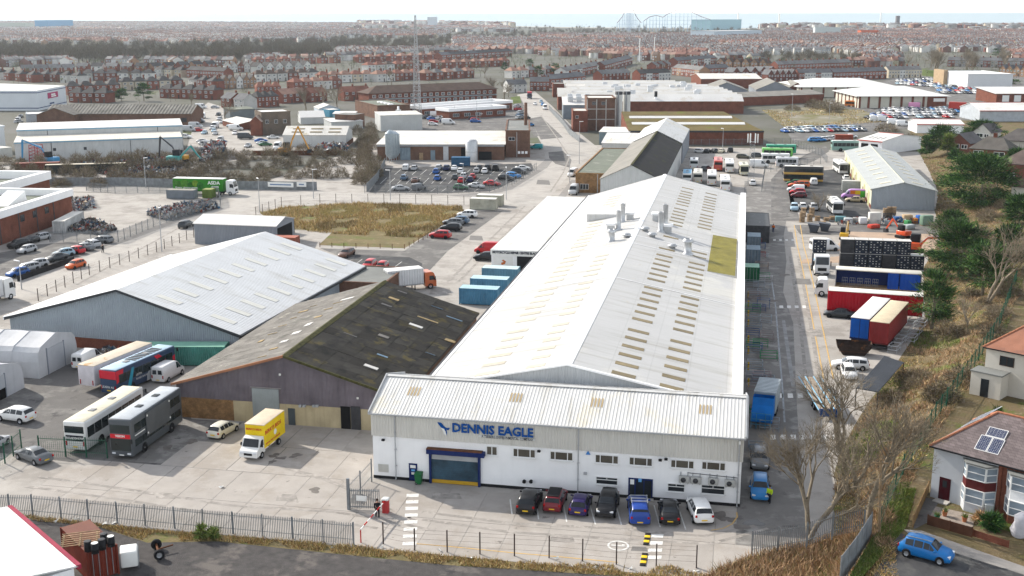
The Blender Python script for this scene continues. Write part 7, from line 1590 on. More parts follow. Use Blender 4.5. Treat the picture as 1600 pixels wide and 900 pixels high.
P=scatter(vp,20000);P=P[np.array([_sn(x*1.3,y*2.1)+.3*_sn(x*3,y) for x,y,_ in P])>-.25];tris(*blades(P,.34,.035,.6,PDRY),'verge_grass')
P=scatter(px((1130,887),(1180,870),(1335,832),(1322,930),(1060,930)),9000);P[:,2]=[bank_z(x,y) for x,y,_ in P];tris(*blades(P,.9,.05,.7,PBRM),'bramble_cover')
for poly,nn_ in ((((1372,834),(1405,764),(1432,764),(1416,824),(1345,905),(1325,905),(1362,842)),7000),(((1545,822),(1600,838),(1640,850),(1640,820),(1560,808)),1500)):
 P=scatter(px(*poly,z=3),nn_);P[:,2]=3.03;tris(*blades(P,.22,.03,.5,PGRN),'lawn_grass')
P=scatter(px((1190,172),(1290,166),(1345,172),(1395,188),(1375,192),(1290,196),(1225,198)),6000);m_=np.array([_sn(x*.2,y*.15) for x,y,_ in P]);P=P[m_>-.1];tris(*blades(P,.6,.12,.5,PDRY),'rough_grass')
def limbs(seed,h,levels,spread=.55,r0=None,forks=3,stems=1):
 r=random.Random(seed);tr,cr=MB(),MB();tips=[]
 def grow(p,d,l,rad,lv,mb):
  e=p+d*l;k=6 if lv == 0 else 4 if lv<2 else 3
  m_=p+d*(l*.5)+Vector((r.uniform(-1,1),r.uniform(-1,1),0))*l*.06
  mb.tube(p,m_,rad,rad*.86,k,cap=False);mb.tube(m_,e,rad*.86,rad*.68,k,cap=False)
  if lv >= levels:tips.append((e,d,l));return
  for i in range(forks+(1 if r.random()<.35 else 0)):
   q=(d+Vector((r.gauss(0,spread),r.gauss(0,spread),r.gauss(.12,spread*.6)))).normalized()
   grow(p+d*(l*r.uniform(.6,1)),q,l*r.uniform(.62,.84),rad*r.uniform(.45,.66),lv+1,cr)
 r0=r0 or h*.022
 for s in range(stems):
  d0=Vector((r.gauss(0,.06 if stems == 1 else .3),r.gauss(0,.06 if stems == 1 else .3),1)).normalized()
  grow(Vector((r.uniform(-.2,.2),r.uniform(-.2,.2),-.2)),d0,h*(.30 if stems == 1 else .36),r0,0,tr)
 for e,d,l in tips:
  for _ in range(4):
   q=(d+Vector((r.gauss(0,.5),r.gauss(0,.5),r.gauss(.15,.4)))).normalized()*l*r.uniform(.5,1.1);s=q.orthogonal().normalized()*(h*.0011)
   cr.add([e-s,e+s,e+q],[(0,1,2)])
 return tr,cr
_bt={}
def bare_tree(px_,py_,z,ptop,label,seed,levels=4,forks=3,stems=1,group=None,spread=.5,name='bare_tree',pos=None):
 p=pos or g(px_,py_,z);h=max(3,zat(ptop,p.x,p.y)-z);key=(seed,levels,forks,stems)
 if key not in _bt:
  tr,cr=limbs(seed,10,levels,spread,forks=forks,stems=stems);hh=max(v[2] for v in cr.v);_bt[key]=(tr.mesh('trunk',[BARK]),cr.mesh('crown',[BARK]),hh)
 tm,cm,hh=_bt[key];t=thing(name,label,'tree',p,RND.uniform(0,6),group);t.scale=(h/hh,)*3
 obj('trunk',tm,t);obj('crown',cm,t);return t
bare_tree(1266,846,.4,632,'big multi-stemmed bare tree rising behind the palisade',5,5,3,2,spread=.36)
bare_tree(1356,814,2.2,588,'tall pale-trunked bare tree by the wooden pole',8,5,3,1,spread=.38)
bare_tree(1335,760,1.2,640,'thin bare sapling between the two big bare trees',12,4,3,2);bare_tree(1310,700,.3,560,'bare shrub tree below the flatbed trailer',15,4,3,3)
bare_tree(1512,520,2.6,455,'white-stemmed bare birch beside the green fence',18,4,3,2);bare_tree(1545,470,3,340,'spreading bare tree below the brown tiled house',21,4,3,2);bare_tree(1500,430,1.6,330,'bare tree tangled among the dark pines',22,4,3,3);bare_tree(1560,300,3,240,'pale bare tree before the brown tiled house',23,4,3,1);bare_tree(1281,330,0,296,'bare shrub tree beside the small white coach',24,4,3,3)
for i,(x,y,tp) in enumerate(((786,160,118),(772,156,112),(795,152,128),(612,136,100),(505,170,120),(478,178,128),(527,172,128),(385,150,130),(140,126,110),(300,168,142),(1097,125,107),(1300,100,70),(1250,104,80),(1332,104,76),(757,122,96),(640,116,98),(350,192,150),(205,128,108))):
 bare_tree(x,y,0,tp,'bare tree '+('at the end of the works road','before the long brick building','beside the small lawn','over the red crescent','by the sunlit pink gable','beside the peaked sheds','behind the gabled store','at the yard lane junction','over the estate roofs left','behind the asbestos hall','above the saw-tooth works','over the grey rank','left of the retail terrace rank','at the corner of the park wood','behind the brown hipped roof','in the near red rank','by the lorry park','in the middle of the estate')[i],30+i % 4,3,4)
for i in range(30):bare_tree(1412+(i*53) % 160+RND.uniform(-4,4),112-(i % 5)*4.4+(4 if i % 3 else 0),0,76-(i % 5)*1.2+RND.uniform(-4,5),'tall bare tree in the park behind the showroom',30+i % 4,3,4,group='bare park trees')
def evergreen(px_,py_,z,ptop,wpx,label,seed,kind='pine',n=5200,base=.18,pal=PEVG):
 p=g(px_,py_,z);h=zat(ptop,p.x,p.y)-z;sc=FPX/(p-CAMC).dot(CF);rad=wpx/sc/2;r=np.random.RandomState(seed)
 t=thing({'pine':'evergreen_tree','hedge':'hedge','bush':'evergreen_bush'}[kind],label,'tree' if kind == 'pine' else 'hedge' if kind == 'hedge' else 'bush',p)
 b=MB().tube((0,0,-.2),(0,0,h*.7),h*.028+.05,h*.012,7);k=80 if n>3000 else 26;cs=[]
 for _ in range(k):
  q=base+(1-base)*r.rand() ** .9;f=(1-.75*max(0,(q-.45)/.55))*(.55+.45*min(1,(q-base)/.2));an=r.rand()*6.28;rr=rad*f*r.uniform(.35,.95)
  cs.append((rr*cos(an),rr*sin(an),h*q*.96));
  if kind == 'pine':b.tube((0,0,max(.1,h*q*.8)),(cs[-1][0]*.8,cs[-1][1]*.8,cs[-1][2]),.05,.02,4,cap=False)
 b.build('trunk',BARK,t);cs=np.array(cs);i=r.randint(0,k,n);P=cs[i]+r.normal(0,1,(n,3))*np.array([rad*.19,rad*.19,h*.02]);P[:,2]=np.maximum(P[:,2],.1)
 q_=P.copy();q_[:,2]=(P[:,2]-h*.45)*.5;q_ /= np.linalg.norm(q_,axis=1)[:,None]+1e-6;q_ += r.normal(0,.45,(n,3))+np.array([0,0,.15]);s_=r.normal(0,1,(n,3));s_ /= np.linalg.norm(s_,axis=1)[:,None];z_=max(.2,min(.55,3/sc));a,b_,c=P-s_*z_*.28,P+s_*z_*.28,P+q_*z_*r.uniform(.8,2.2,(n,1));C=pal[r.randint(0,len(pal),n)]*r.uniform(.7,1.3,(n,1));tone=r.uniform(.45,1.6,k)[i][:,None];tris(a,b_,c,C*tone,'crown',t,False)
 return t
evergreen(1456,512,1.2,422,66,'dark pine with flat crown beside the red trailers',1);evergreen(1532,320,2.6,238,122,'broad dark conifer on the bank below the bungalows',2,n=14000,base=.06);evergreen(1500,430,1.8,345,100,'dark conifer above the steel stillages',3,n=11000,base=.06);evergreen(1535,460,2.4,382,78,'lower dark conifer beside the cut trunks',4);evergreen(1572,418,3,352,60,'dark conifer between the bare trees on the upper bank',71);evergreen(1486,372,1.2,330,50,'dark conifer at the foot of the bank by the unit',72);evergreen(1590,268,3,236,44,'dark conifer beside the brown tiled house',73)
evergreen(1592,350,3,308,54,'dark conifer at the right edge of the bank',5)
evergreen(225,158,0,131,27,'dark round evergreen behind the asbestos hall',6,n=2200);evergreen(190,158,0,140,22,'small olive evergreen beside the dark round one',7,n=1500);evergreen(101,129,0,121,10,'small bright green bush among the estate roofs',8,'bush',700,pal=PGRN)
for i,(x,y,tp,w_,lb) in enumerate(((840,120,103,16,'dark evergreen above the works road houses'),(867,119,98,17,'taller dark evergreen behind the slate terrace'),(826,104,92,16,'dark evergreen left of the masts'),(1171,101,89,20,'dark evergreen behind the saw-tooth works'),(788,110,98,10,'small dark fir at the end of the red rank'),(1252,78,68,11,'round dark evergreen in the far street'),(1555,88,76,13,'dark evergreen in the park edge'),(1186,130,122,16,'yellow green bush above the gable sheds'),(914,64,54,10,'dark evergreen left of the far belt'),(635,52,40,22,'broad dark evergreen clump in the far town'),(655,51,42,14,'dark evergreen right of the broad clump'),(1584,132,124,24,'trimmed dark hedge by the showroom'))):
 evergreen(x,y,0,tp,w_,lb,40+i,n=900,pal=PGRN*.8 if 'yellow' in lb else PEVG)
evergreen(1470,232,3,198,50,'dense dark hedge behind the yellow bush',60,'hedge',4200,.05);evergreen(1535,216,3,190,60,'tall dark hedge behind the white fronted garage',61,'hedge',4200,.05);evergreen(1480,240,2.5,213,18,'rounded light green bush on a stem beside the hedge',62,'bush',2000,.3,PGRN*.8);evergreen(1483,233,3,223,10,'bright yellow flowering bush before the small bungalow',63,'bush',900,.1,A_((.55,.42,.02),(.45,.36,.03)));evergreen(1494,258,2.4,235,24,'small evergreen with green tarpaulin on the bank',64,'bush',1800,.3);evergreen(1447,240,1.5,214,22,'dark shrub at the top of the grassy bank',65,'bush',1500,.1)
evergreen(1548,826,3,806,30,'clipped hedge beside the brick garden wall',66,'hedge',3000,.02,PEVG*1.5);evergreen(1534,815,3,804,22,'brown hydrangea bush in the front garden',67,'bush',1800,.05,PBRM*1.3);evergreen(1555,690,3,640,18,'dark shrub between the two houses',68,'bush',1800,.05);evergreen(317,841,0,823,18,'bright green bush on the gravel edge',69,'bush',1500,.05,PGRN);evergreen(334,842,0,829,13,'smaller green bush beside the bright one',70,'bush',900,.05,PGRN)
def bushmesh(seed,pal,n=1500):
 r=np.random.RandomState(seed);P=r.normal(0,1,(n,3));P /= np.linalg.norm(P,axis=1)[:,None];P *= r.uniform(.2,1,(n,1)) ** .5;P[:,2]=np.abs(P[:,2]);d=P*r.uniform(.1,.35,(n,1))+r.normal(0,.12,(n,3));s=r.normal(0,.012,(n,3))
 C=pal[r.randint(0,len(pal),n)]*r.uniform(.6,1.3,(n,1));o=tris(P-s,P+s,P+d,C,'scrub',None,False);me=o.data;bpy.data.objects.remove(o);return me
BM=[bushmesh(1,PTWG),bushmesh(2,PTWG*.8),bushmesh(3,PTWG*1.1)]
def bush(x,y,z,w,hgt,lb,group,seed):o=obj('scrub_bush',BM[seed % 3],None,g(x,y,z),seed*1.7);s_=w/2;o.scale=(s_,s_,hgt);return tag(o,lb,'bush',group)
for i in range(64):
 x=-10+i*9.1+RND.uniform(-5,5);y=283-16*(i % 3)+RND.uniform(-4,4)+(6 if x<200 else 0)
 if x>575:continue
 bush(x,y if x<420 else y-8,0,RND.uniform(4,8),RND.uniform(2.2,4.2),'bare brown scrub bush on the bank below the scrap yard','scrub on the scrap-yard bank',i)
for i in range(16):bush(565+RND.uniform(-8,24),205+i*5.5,0,5,3.6,'bare brown scrub bush between the yard shed and the silos','scrub beside the silos',i)
for i in range(40):
 y=RND.uniform(125,300);t0,t1=_ip(_toe,y),_ip(_fen,y);x=t0+(t1-t0)*RND.uniform(.25,1);o=obj('scrub_bush',BM[i % 3],None,(x,y,bank_z(x,y)),i*1.3);s_=RND.uniform(1,2.4);o.scale=(s_,s_,s_*RND.uniform(.8,1.2));tag(o,'bare bramble thicket on the east embankment','bush','thickets on the embankment')
for x,y,w_,h_ in ((1292,170,16,4),(1303,176,8,3),(1238,172,8,2.5),(1270,168,8,4),(1385,205,9,3),(1420,225,8,3.5),(55,203,10,3)):bush(x,y,0,w_,h_,'brown scrub thicket by derelict ground','scrub by derelict ground',int(x))
def mass(name,spots,pal,per=150):
 n=len(spots)*per;S_=np.repeat(np.array(spots),per,0);h=S_[:,2:3];P=NP.normal(0,.42,(n,3))*np.concatenate([h*.34,h*.34,h*.3],1);P[:,2]=np.abs(P[:,2]+h[:,0]*.5);P[:,:2] += S_[:,:2]
 d=NP.normal(0,.35,(n,3));d[:,2]=np.abs(d[:,2])+.5;d *= h*NP.uniform(.08,.22,(n,1));s=NP.normal(0,1,(n,3))*h*.006
 C=pal[NP.randint(0,len(pal),n)]*NP.uniform(.6,1.25,(n,1));m_=len(spots);T0=np.array(spots);w_=T0[:,2:3]*.02
 tb=np.stack([T0[:,0],T0[:,1],np.zeros(m_)],1);e=np.stack([T0[:,0],T0[:,1],T0[:,2]*.7],1);sx=np.concatenate([w_,np.zeros((m_,2))],1)
 return tris(np.concatenate([P-s,tb-sx]),np.concatenate([P+s,tb+sx]),np.concatenate([P+d,e]),np.concatenate([C,np.tile(A_(.12,.10,.08),(m_,1))]),name)
sp=[]
for (x0,x1,y0,y1),dn,hh in zip(WOODS,(520,240,220,90,260,60,0,30),(15,14,13,11,12,10,0,10)):
 for _ in range(dn):q=g(RND.uniform(x0,x1),y0+2+(y1-y0-2)*RND.random() ** .7);sp.append((q.x,q.y,hh*RND.uniform(.6,1.25)))
mass('woodland',sp,PTWG*.6,330)
sp=[]
while len(sp)<2600:
 q=g(RND.uniform(-40,1640),38+84*RND.random() ** 1.5);sp.append((q.x,q.y,RND.uniform(4,9)))
mass('town_trees',sp,np.concatenate([PTWG*.8,PEVG*1.4,PGRN*.7]),60)
sp=[]
while len(sp)<260:
 x,y=RND.uniform(-20,800),RND.uniform(104,172)
 if y>168-abs(x-300)*.02:continue
 q=g(x,y);sp.append((q.x,q.y,RND.uniform(2.5,6)))
mass('garden_shrubs',sp,np.concatenate([PTWG,PEVG*1.4]),70)
# fences, lamps, people, plant, clutter
def fence(name,label,pts,h,step,pm,style,z=None,cat='fence'):
 P=[Vector(p) for p in pts];t=thing(name,label,cat,P[0]);o0=P[0];pale,rail=MB(),MB();ph=h+(.15 if style == 'pale' else .05)
 pme=MB().box(-.05,.05,-.05,.05,-.3,ph).mesh('post',[pm])
 for A,B in zip(P[:-1],P[1:]):
  L_=(B-A).length;n=max(1,round(L_/step));d=(B-A)/L_;nr=Vector((-d.y,d.x,0))*.02
  for i in range(n+1):obj('post',pme,t,loc=A+d*(L_*i/n)-o0)
  for q in ((.25,.88) if style != 'wire' else (.3,.55,.8,.97)):rail.tube(A-o0+Vector((0,0,h*q)),B-o0+Vector((0,0,h*q)),.03 if style != 'wire' else .008,n=4,cap=False)
  if style in ('pale','mesh'):
   k=int(L_/(.16 if style == 'pale' else .22));w_=d*(.035 if style == 'pale' else .012)
   for i in range(k):
    c=A+d*(L_*(i+.5)/k)-o0-nr*2
    pale.add([c-w_,c+w_,c+w_+Vector((0,0,h)),c+Vector((0,0,h+.12)),c-w_+Vector((0,0,h))],[(0,1,2,3,4)])
   if style == 'mesh':
    for i in range(int(h/.22)):rail.tube(A-o0+Vector((0,0,.22*i)),B-o0+Vector((0,0,.22*i)),.008,n=3,cap=False)
  if style == 'solid':pale.add([A-o0+nr,B-o0+nr,B-o0+nr+Vector((0,0,h)),A-o0+nr+Vector((0,0,h)),A-o0-nr,B-o0-nr,B-o0-nr+Vector((0,0,h)),A-o0-nr+Vector((0,0,h))],[(0,1,2,3),(7,6,5,4),(3,2,6,7)])
 if pale.v:stuff(pale.build('pales' if style == 'pale' else 'mesh' if style == 'mesh' else 'boards',pm,t))
 stuff(rail.build('rails',pm,t));return t
def gp(*pp,z=0):return [g(a,b,z) for a,b in pp]
PALG=mat('palisade_steel',(.24,.255,.265),.6,.2,1.0);GRNF=mat('green_mesh',(.02,.09,.055),.6);RPOST=mat('brown_post',(.07,.05,.045),.8)
fence('palisade_fence','grey palisade fence between the concrete yard and the gravel',gp((-20,805),(52,806),(553,851)),2.0,2.8,PALG,'pale')
fence('wire_fence','row of thin black posts with wires before the factory car park',gp((599,850),(648,860),(750,866),(858,872),(963,882),(1088,888),(1088,887)),2.0,3.6,RPOST,'wire')
fence('palisade_fence','grey palisade climbing the bank behind the big bare tree',[g(1174,867),g(1215,860,.2),g(1260,853,.6),g(1300,838,1.6),g(1350,828,2.4)],2.1,2.6,PALG,'pale')
fence('sheet_fence','solid grey sheet fence with wire on top at the lane end',[g(1360,841,2.6),g(1336,880,2.4),g(1312,912,2.2)],2.3,1.6,PALG,'solid')
fence('mesh_fence','dark green mesh fence running along the top of the embankment',[Vector((_ip(_fen,y)-.2,y,bank_z(_ip(_fen,y)-.2,y))) for y in (92.5,97,101,105,109,113,121,129,137,145,153,161,170,180,192)],2.2,3.2,GRNF,'mesh')
fence('mesh_fence','green mesh fence and gate in front of the parked coaches',gp((62,712),(103,714),(168,716)),2.2,2.4,GRNF,'mesh');fence('mesh_fence','green mesh fence at the left edge by the grey saloon',gp((-20,735),(8,724),(34,702)),2.2,2.4,GRNF,'mesh')
fence('mesh_fence','post and mesh fence along the left street behind the blue shed',gp((60,470),(140,430),(245,394),(303,371)),2.0,3,RPOST,'wire');fence('mesh_fence','post and mesh fence along the far side of the waste lot',gp((400,338),(440,322),(500,317),(600,317),(725,320)),2.2,4,RPOST,'wire')
fence('palisade_fence','palisade around the recycling compound beside the left street',gp((78,378),(185,378),(240,355),(310,333),(345,322),(342,308),(320,300),(180,302),(135,298)),2.2,2.8,PALG,'pale');fence('palisade_fence','palisade along the marked car park',gp((570,302),(700,303),(765,300),(800,290),(838,266)),2.2,2.8,PALG,'mesh');fence('palisade_fence','palisade between the scrub bank and the marked car park',gp((573,300),(590,282),(602,258)),2.2,2.8,PALG,'solid')
fence('sheet_fence','grey sheet fence with white name boards below the scrap yard',gp((0,290),(195,290),(375,296),(495,297)),2.2,3,PALG,'solid')
t=bpy.data.objects['sheet_fence.001']
for x0,x1 in ((421,463),(466,481)):a,b=g(x0,296.2)-t.location,g(x1,296.5)-t.location;MB().box(a.x,b.x,a.y-.9,a.y-.8,.9,2.1).build('name_board',WPLATE,t);MB().box(a.x+.6,b.x-.6,a.y-.93,a.y-.91,1.35,1.7).build('board_print',mat('blue_print',(.2,.27,.4),.6),t)
fence('palisade_fence','curved palisade between the bus park and the unit yard',gp((1190,300),(1195,270),(1240,262),(1292,255),(1283,244),(1235,226),(1070,228)),2.3,3,PALG,'mesh');fence('palisade_fence','palisade along the works road before the bakery',gp((858,172),(880,196),(890,211),(905,222)),2.3,3,PALG,'solid');fence('barrier_wall','low black wall between car park and left street',gp((28,440),(116,409)),1.0,4,BLACK,'solid');fence('rust_wall','rusty steel retaining wall around the scrap yard',gp((395,243),(525,243),(552,222)),1.6,8,RUST,'solid')
fence('rail_fence','short rusty posts along the edge of the waste lot',gp((500,386),(632,389),(668,372),(724,333)),.9,2.6,RUST,'wire');fence('garden_fence','brown boarded garden fence before the bay-window pair',gp((1449,820),(1518,840),z=3),.9,2,mat('brown_board',(.11,.05,.03),.8,.2,1),'solid');fence('garden_fence','tan panelled garden fence beside the grey half of the pair',gp((1426,824),(1450,770),z=3),1.1,1.9,mat('tan_board',(.30,.19,.09),.8,.2,1),'solid');fence('garden_wall','low red brick wall with white gate pier along the footway',gp((1520,838),(1575,856),z=3),.6,4,BRICK,'solid')
t=thing('gate','open grey palisade gate at the yard entrance','gate',g(545,796));b=MB();q=g(593,797)-g(545,796)
for i in range(18):c=q*(i/17);b.box(c.x-.03,c.x+.03,c.y-.02,c.y+.02,.15,2.1)
stuff(b.build('pales',PALG,t));MB().box(-.12,.12,-.12,.12,0,3.1).build('gate_post',PALG,t)
for zz in (.3,1.9):MB().tube((0,0,zz),(q.x,q.y,zz),.05,n=5).build('rail',PALG,t)
MB().box(.8,1.8,-.1,-.06,1.0,1.5).build('notice',WPLATE,t)
fence('mesh_fence','pale mesh panel fence joining the gate to the factory corner',gp((545,793),(581,753)),2.4,2.6,PALG,'mesh')
t=thing('road_barrier','red and white arm barrier with red pedestal at the entrance','barrier',g(603,801));MB().rbox(-.3,.3,-.25,.25,0,1.25,.05).build('pedestal',PLASTIC,t,color=(.45,.05,.05));MB().rbox(-.34,.34,-.3,.3,1.25,1.5,.12).build('cap',WPLATE,t)
e=g(564,848)-g(603,801)
for k in range(8):MB().tube((e.x*k/8,e.y*k/8,1.25),(e.x*(k+1)/8,e.y*(k+1)/8,1.25),.06,n=6).build('arm_section',WPLATE if k % 2 else REDT,t)
MB().tube((e.x,e.y,0),(e.x,e.y,1.2),.06,n=6).build('rest_post',REDT,t)
def wbin(p,c,lb):t=thing('wheelie_bin',lb,'bin',p);MB().loft([[(-.26,-.3,.08),(.26,-.3,.08),(.26,.26,.08),(-.26,.26,.08)],[(-.34,-.38,1.05),(.34,-.38,1.05),(.34,.36,1.05),(-.34,.36,1.05)]],smooth=False).build('tub',PLASTIC,t,color=c);MB().rbox(-.37,.37,-.42,.42,1.05,1.2,.05).build('lid',PLASTIC,t,color=c);wheelset(t,(-.2,),.66,.12,.06)
wbin(g(654.5,756),(.02,.13,.045),'green wheelie bin beside the navy door');wbin(g(1543,806,3.02),(.42,.45,.46),'grey wheelie bin before the red brick half')
def skinm(name,J,E,R,m,parent):
 me=bpy.data.meshes.new(name);me.from_pydata(J,E,[]);me.materials.append(m);o=obj(name,me,parent);o.modifiers.new('s','SKIN')
 for v,r in zip(me.skin_vertices[0].data,R):v.radius=(r,r)
 me.skin_vertices[0].data[0].use_root=True;s_=o.modifiers.new('u','SUBSURF');s_.levels=s_.render_levels=1;return o
SKIN=mat('skin',(.42,.25,.18),.7,.05,3);HAIR=mat('hair',(.03,.02,.015),.8)
def person(p,hd,top,legs,lb,z=0):
 t=thing('person',lb,'person',p,radians(hd));T_=mat(f'cloth_{top}',top,.8,.1,3);L_=mat(f'cloth_{legs}',legs,.85,.1,3)
 J=[(0,0,.95),(0,0,1.2),(0,0,1.42),(0,0,1.53),(.02,0,1.66),(.02,0,1.76),(0,.2,1.42),(.05,.27,1.15),(.2,.24,.95),(0,-.2,1.42),(-.02,-.27,1.15),(.12,-.26,.92),(0,.1,.88),(.1,.11,.5),(.05,.11,.08),(.2,.11,.04),(0,-.1,.88),(-.08,-.11,.5),(-.2,-.11,.1),(-.06,-.12,.04)]
 R=[.13,.13,.12,.055,.1,.07,.06,.045,.035,.06,.045,.035,.08,.06,.045,.04,.08,.06,.045,.04];E=[(0,1),(1,2),(2,3),(3,4),(4,5),(2,6),(6,7),(7,8),(2,9),(9,10),(10,11),(0,12),(12,13),(13,14),(14,15),(0,16),(16,17),(17,18),(18,19)]
 skinm('body',J,E,R,SKIN,t)
 skinm('jacket',J[:3]+J[6:9]+J[9:12],[(0,1),(1,2),(2,3),(3,4),(4,5),(2,6),(6,7),(7,8)],[.19,.19,.17,.1,.08,.055,.1,.08,.055],T_,t);skinm('trousers',[J[0]]+J[12:20],[(0,1),(1,2),(2,3),(3,4),(0,5),(5,6),(6,7),(7,8)],[.17,.12,.09,.075,.06,.12,.09,.075,.06],L_,t)
 MB().lathe([(.115,1.66),(.125,1.72),(.09,1.81),(0,1.83)],10).build('hair',HAIR,t)
person(g(590,808),-60,(.015,.016,.02),(.012,.012,.016),'person in black walking toward the barrier');person(g(1202,786),-120,(.50,.72,.02),(.02,.022,.03),'person in a bright yellow jacket beside the blue car');person(g(1208,363),90,(.75,.16,.02),(.015,.03,.09),'person in an orange vest walking along the service road');person(g(161,395),0,(.02,.02,.022),(.02,.02,.025),'person in dark clothes walking by the compound palisade')
CRG=mat('container_steel',(1,1,1),.6,.18,.6,oc=True,corr='xy',cper=.28,cdep=.05,space='P')
def container(lb,c,L_,z0=0,h=2.6,W=2.44,rc=None,**pl):
 t=vthing('container',lb,'container',L_,z=z0,**pl);MB().box(-L_/2,L_/2,-W/2,W/2,.1,h).build('shell',CRG,t,color=c);MB().box(-L_/2-.01,L_/2+.01,-W/2-.01,W/2+.01,h,h+.05).build('roof',FLATC,t,color=rc or tuple(q*1.15 for q in c))
 for x in (-L_/2,L_/2):
  for y in (-W/2,W/2):MB().box(x-.07,x+.07,y-.07,y+.07,0,h+.06).build('corner_post',FLATC,t,color=tuple(q*.8 for q in c))
 for y in (-.8,-.3,.3,.8):MB().tube((-L_/2-.05,y,.2),(-L_/2-.05,y,h-.1),.03,n=5).build('lock_rod',STEEL,t)
 return t
container('long weathered green container against the blue shed',(.10,.34,.28),12.2,rear=(222,568),front=(345,568),rc=(.22,.44,.34));container('cream container nearest the waste lot corner',(.50,.49,.40),6.1,at=(756,327),hd=0,rc=(.66,.65,.6));container('cream container standing behind the nearer cream one',(.50,.49,.40),6.1,at=(766,321),hd=0,rc=(.66,.65,.6))
container('blue container nearest the white shed eaves',(.09,.26,.42),6.1,at=(750,474),hd=0,rc=(.36,.52,.58));container('blue container with pale roof in the middle of three',(.12,.30,.45),6.1,at=(766,458),hd=0,rc=(.42,.58,.64));container('blue container at the back',(.15,.32,.44),6.1,at=(783,441),hd=0,rc=(.48,.60,.62))
container('white container by the brick works wall',(.58,.58,.57),12.2,rear=(80,372),front=(134,343),rc=(.62,.6,.55));container('red rusty container stacked with drums at the gravel lot',(.20,.04,.025),6.1,rear=(164,905),front=(121,862),rc=(.16,.06,.04));container('dark blue site store in the marked car park',(.04,.12,.22),5.5,at=(720,259),hd=11);container('grey low container at the recycling heap',(.22,.25,.28),7,at=(285,310),hd=3,h=2.2,rc=(.3,.28,.24));container('lime bin store beside the low container',(.15,.22,.05),2.4,at=(327,309),hd=3,h=2.2,rc=(.3,.32,.12));container('red container in the scrap yard',(.30,.07,.04),6,at=(1318,222),hd=5);container('dark green store by the brick tower block',(.03,.11,.06),3.6,at=(776,249),hd=11);container('rusty red store behind the blue shed roof',(.34,.12,.08),5,at=(446,390),hd=0);container('black container beside the small grey shed',(.03,.05,.05),5,at=(442,366),hd=80);container('green machine housing by the east factory wall',(.02,.14,.06),3.2,at=(1174,438),hd=90,rc=(.3,.5,.38));container('grey machine housing by the east factory wall',(.17,.23,.28),4.2,at=(1176,412),hd=90,h=3);container('taller grey machine housing behind the lower one',(.19,.25,.3),4.2,at=(1177,394),hd=90,h=3.4);container('white site cabin beside the unit doors',(.55,.56,.53),5,at=(1331,298),hd=3,rc=(.5,.49,.46));container('rust-brown container on the scrap-yard edge',(.18,.05,.03),12,at=(60,268),hd=25);container('black container on the scrap-yard edge',(.03,.035,.035),22,at=(135,270),hd=22,rc=(.5,.45,.35))
for i,(x,y) in enumerate(((138,861),(149,864),(160,858),(174,853),(163,849))):t=thing('oil_drum','black drum standing on the red rusty container','drum',g(x,y,2.67),0,'drums on the red container');MB().lathe([(.3,0),(.3,.3),(.32,.32),(.3,.34),(.3,.88),(0,.88)],14).build('shell',BLACK,t);MB().lathe([(.27,.885),(0,.9)],14).build('lid',WPLATE if i in (1,3) else DSTEEL,t)
t=thing('timber_pallet','broken timber pallet frame lying on the rusty container','pallet',g(126,843,2.7),.5)
for k in range(7):MB().box(-1.5,1.5,-1.2+k*.4,-1.08+k*.4,.06,.1).build('slat',WOOD,t)
for k in range(3):MB().box(-1.4+k*1.3,-1.28+k*1.3,-1.3,1.4,0,.06).build('bearer',WOOD,t)
t=thing('liquid_tank','white caged liquid tank beside the rusty container','tank',g(203,884),.5);t.scale=(1.4,)*3;MB().rbox(-.5,.5,-.6,.6,.15,1.15,.1).build('bottle',WPLATE,t);b=MB()
for k in range(6):
 for s in (-.53,.53):b.tube((s,-.6+k*.24,.1),(s,-.6+k*.24,1.2),.015,n=4)
stuff(b.build('cage',STEEL,t))
t=thing('axle','old rusty axle with two tyres lying on the gravel','axle',g(247,866),.6);wheelset(t,(0,),2.4,.45);MB().tube((0,-1.1,.45),(0,1.1,.45),.1,n=8).build('beam',RUST,t);MB().tube((0,0,.45),(1.3,.3,.5),.07,n=6).build('drawbar',RUST,t)
P0,P1=g(122,884,4.2),g(14,791,4.2);d=P1-P0
T=thing('red_trim_shed','white roofed shed with crimson trim at the lower left corner','shed',(P0.x,P0.y,0));n_=Vector((-d.y,d.x,0)).normalized();n_=n_ if n_.x<0 else-n_;Q=n_*14;CRIM=mat('crimson_trim',(.30,.03,.06),.6)
f4=[(0,1,2,3),(7,6,5,4),(0,4,5,1),(1,5,6,2),(2,6,7,3),(3,7,4,0)]
def slab4(a,b,c,e,dz):return MB().add([a,b,c,e]+[v-Vector((0,0,dz)) for v in (a,b,c,e)],f4)
U=Vector((0,0,4.2));up_=Vector((0,0,1.6));slab4(U,U+d,U+d+Q+up_,U+Q+up_,.12).build('roof',WROOF,T);i_=n_*.35;slab4(i_*.98+Vector((0,0,4.08)),d+i_+Vector((0,0,4.08)),d+Q+Vector((0,0,4.08)),Q+Vector((0,0,4.08)),4.2).build('wall',WHITE,T);o_=-n_*.25;slab4(U+o_+Vector((0,0,.05)),U+d+o_+Vector((0,0,.05)),U+d+n_*.12+Vector((0,0,.09)),U+n_*.12+Vector((0,0,.09)),.35).build('gutter',CRIM,T)
def lamp(x,y,tp,lb,arm=1.2,z=0):p=g(x,y,z);h=zat(tp,p.x,p.y)-z;t=thing('street_lamp',lb,'lamp post',p,RND.uniform(0,3));MB().lathe([(.11,0),(.09,h*.3),(.05,h)],8).build('post',LEADF,t);MB().rbox(-.1,arm,-.12,.12,h-.06,h+.1,.04).build('lantern',WHITE,t)
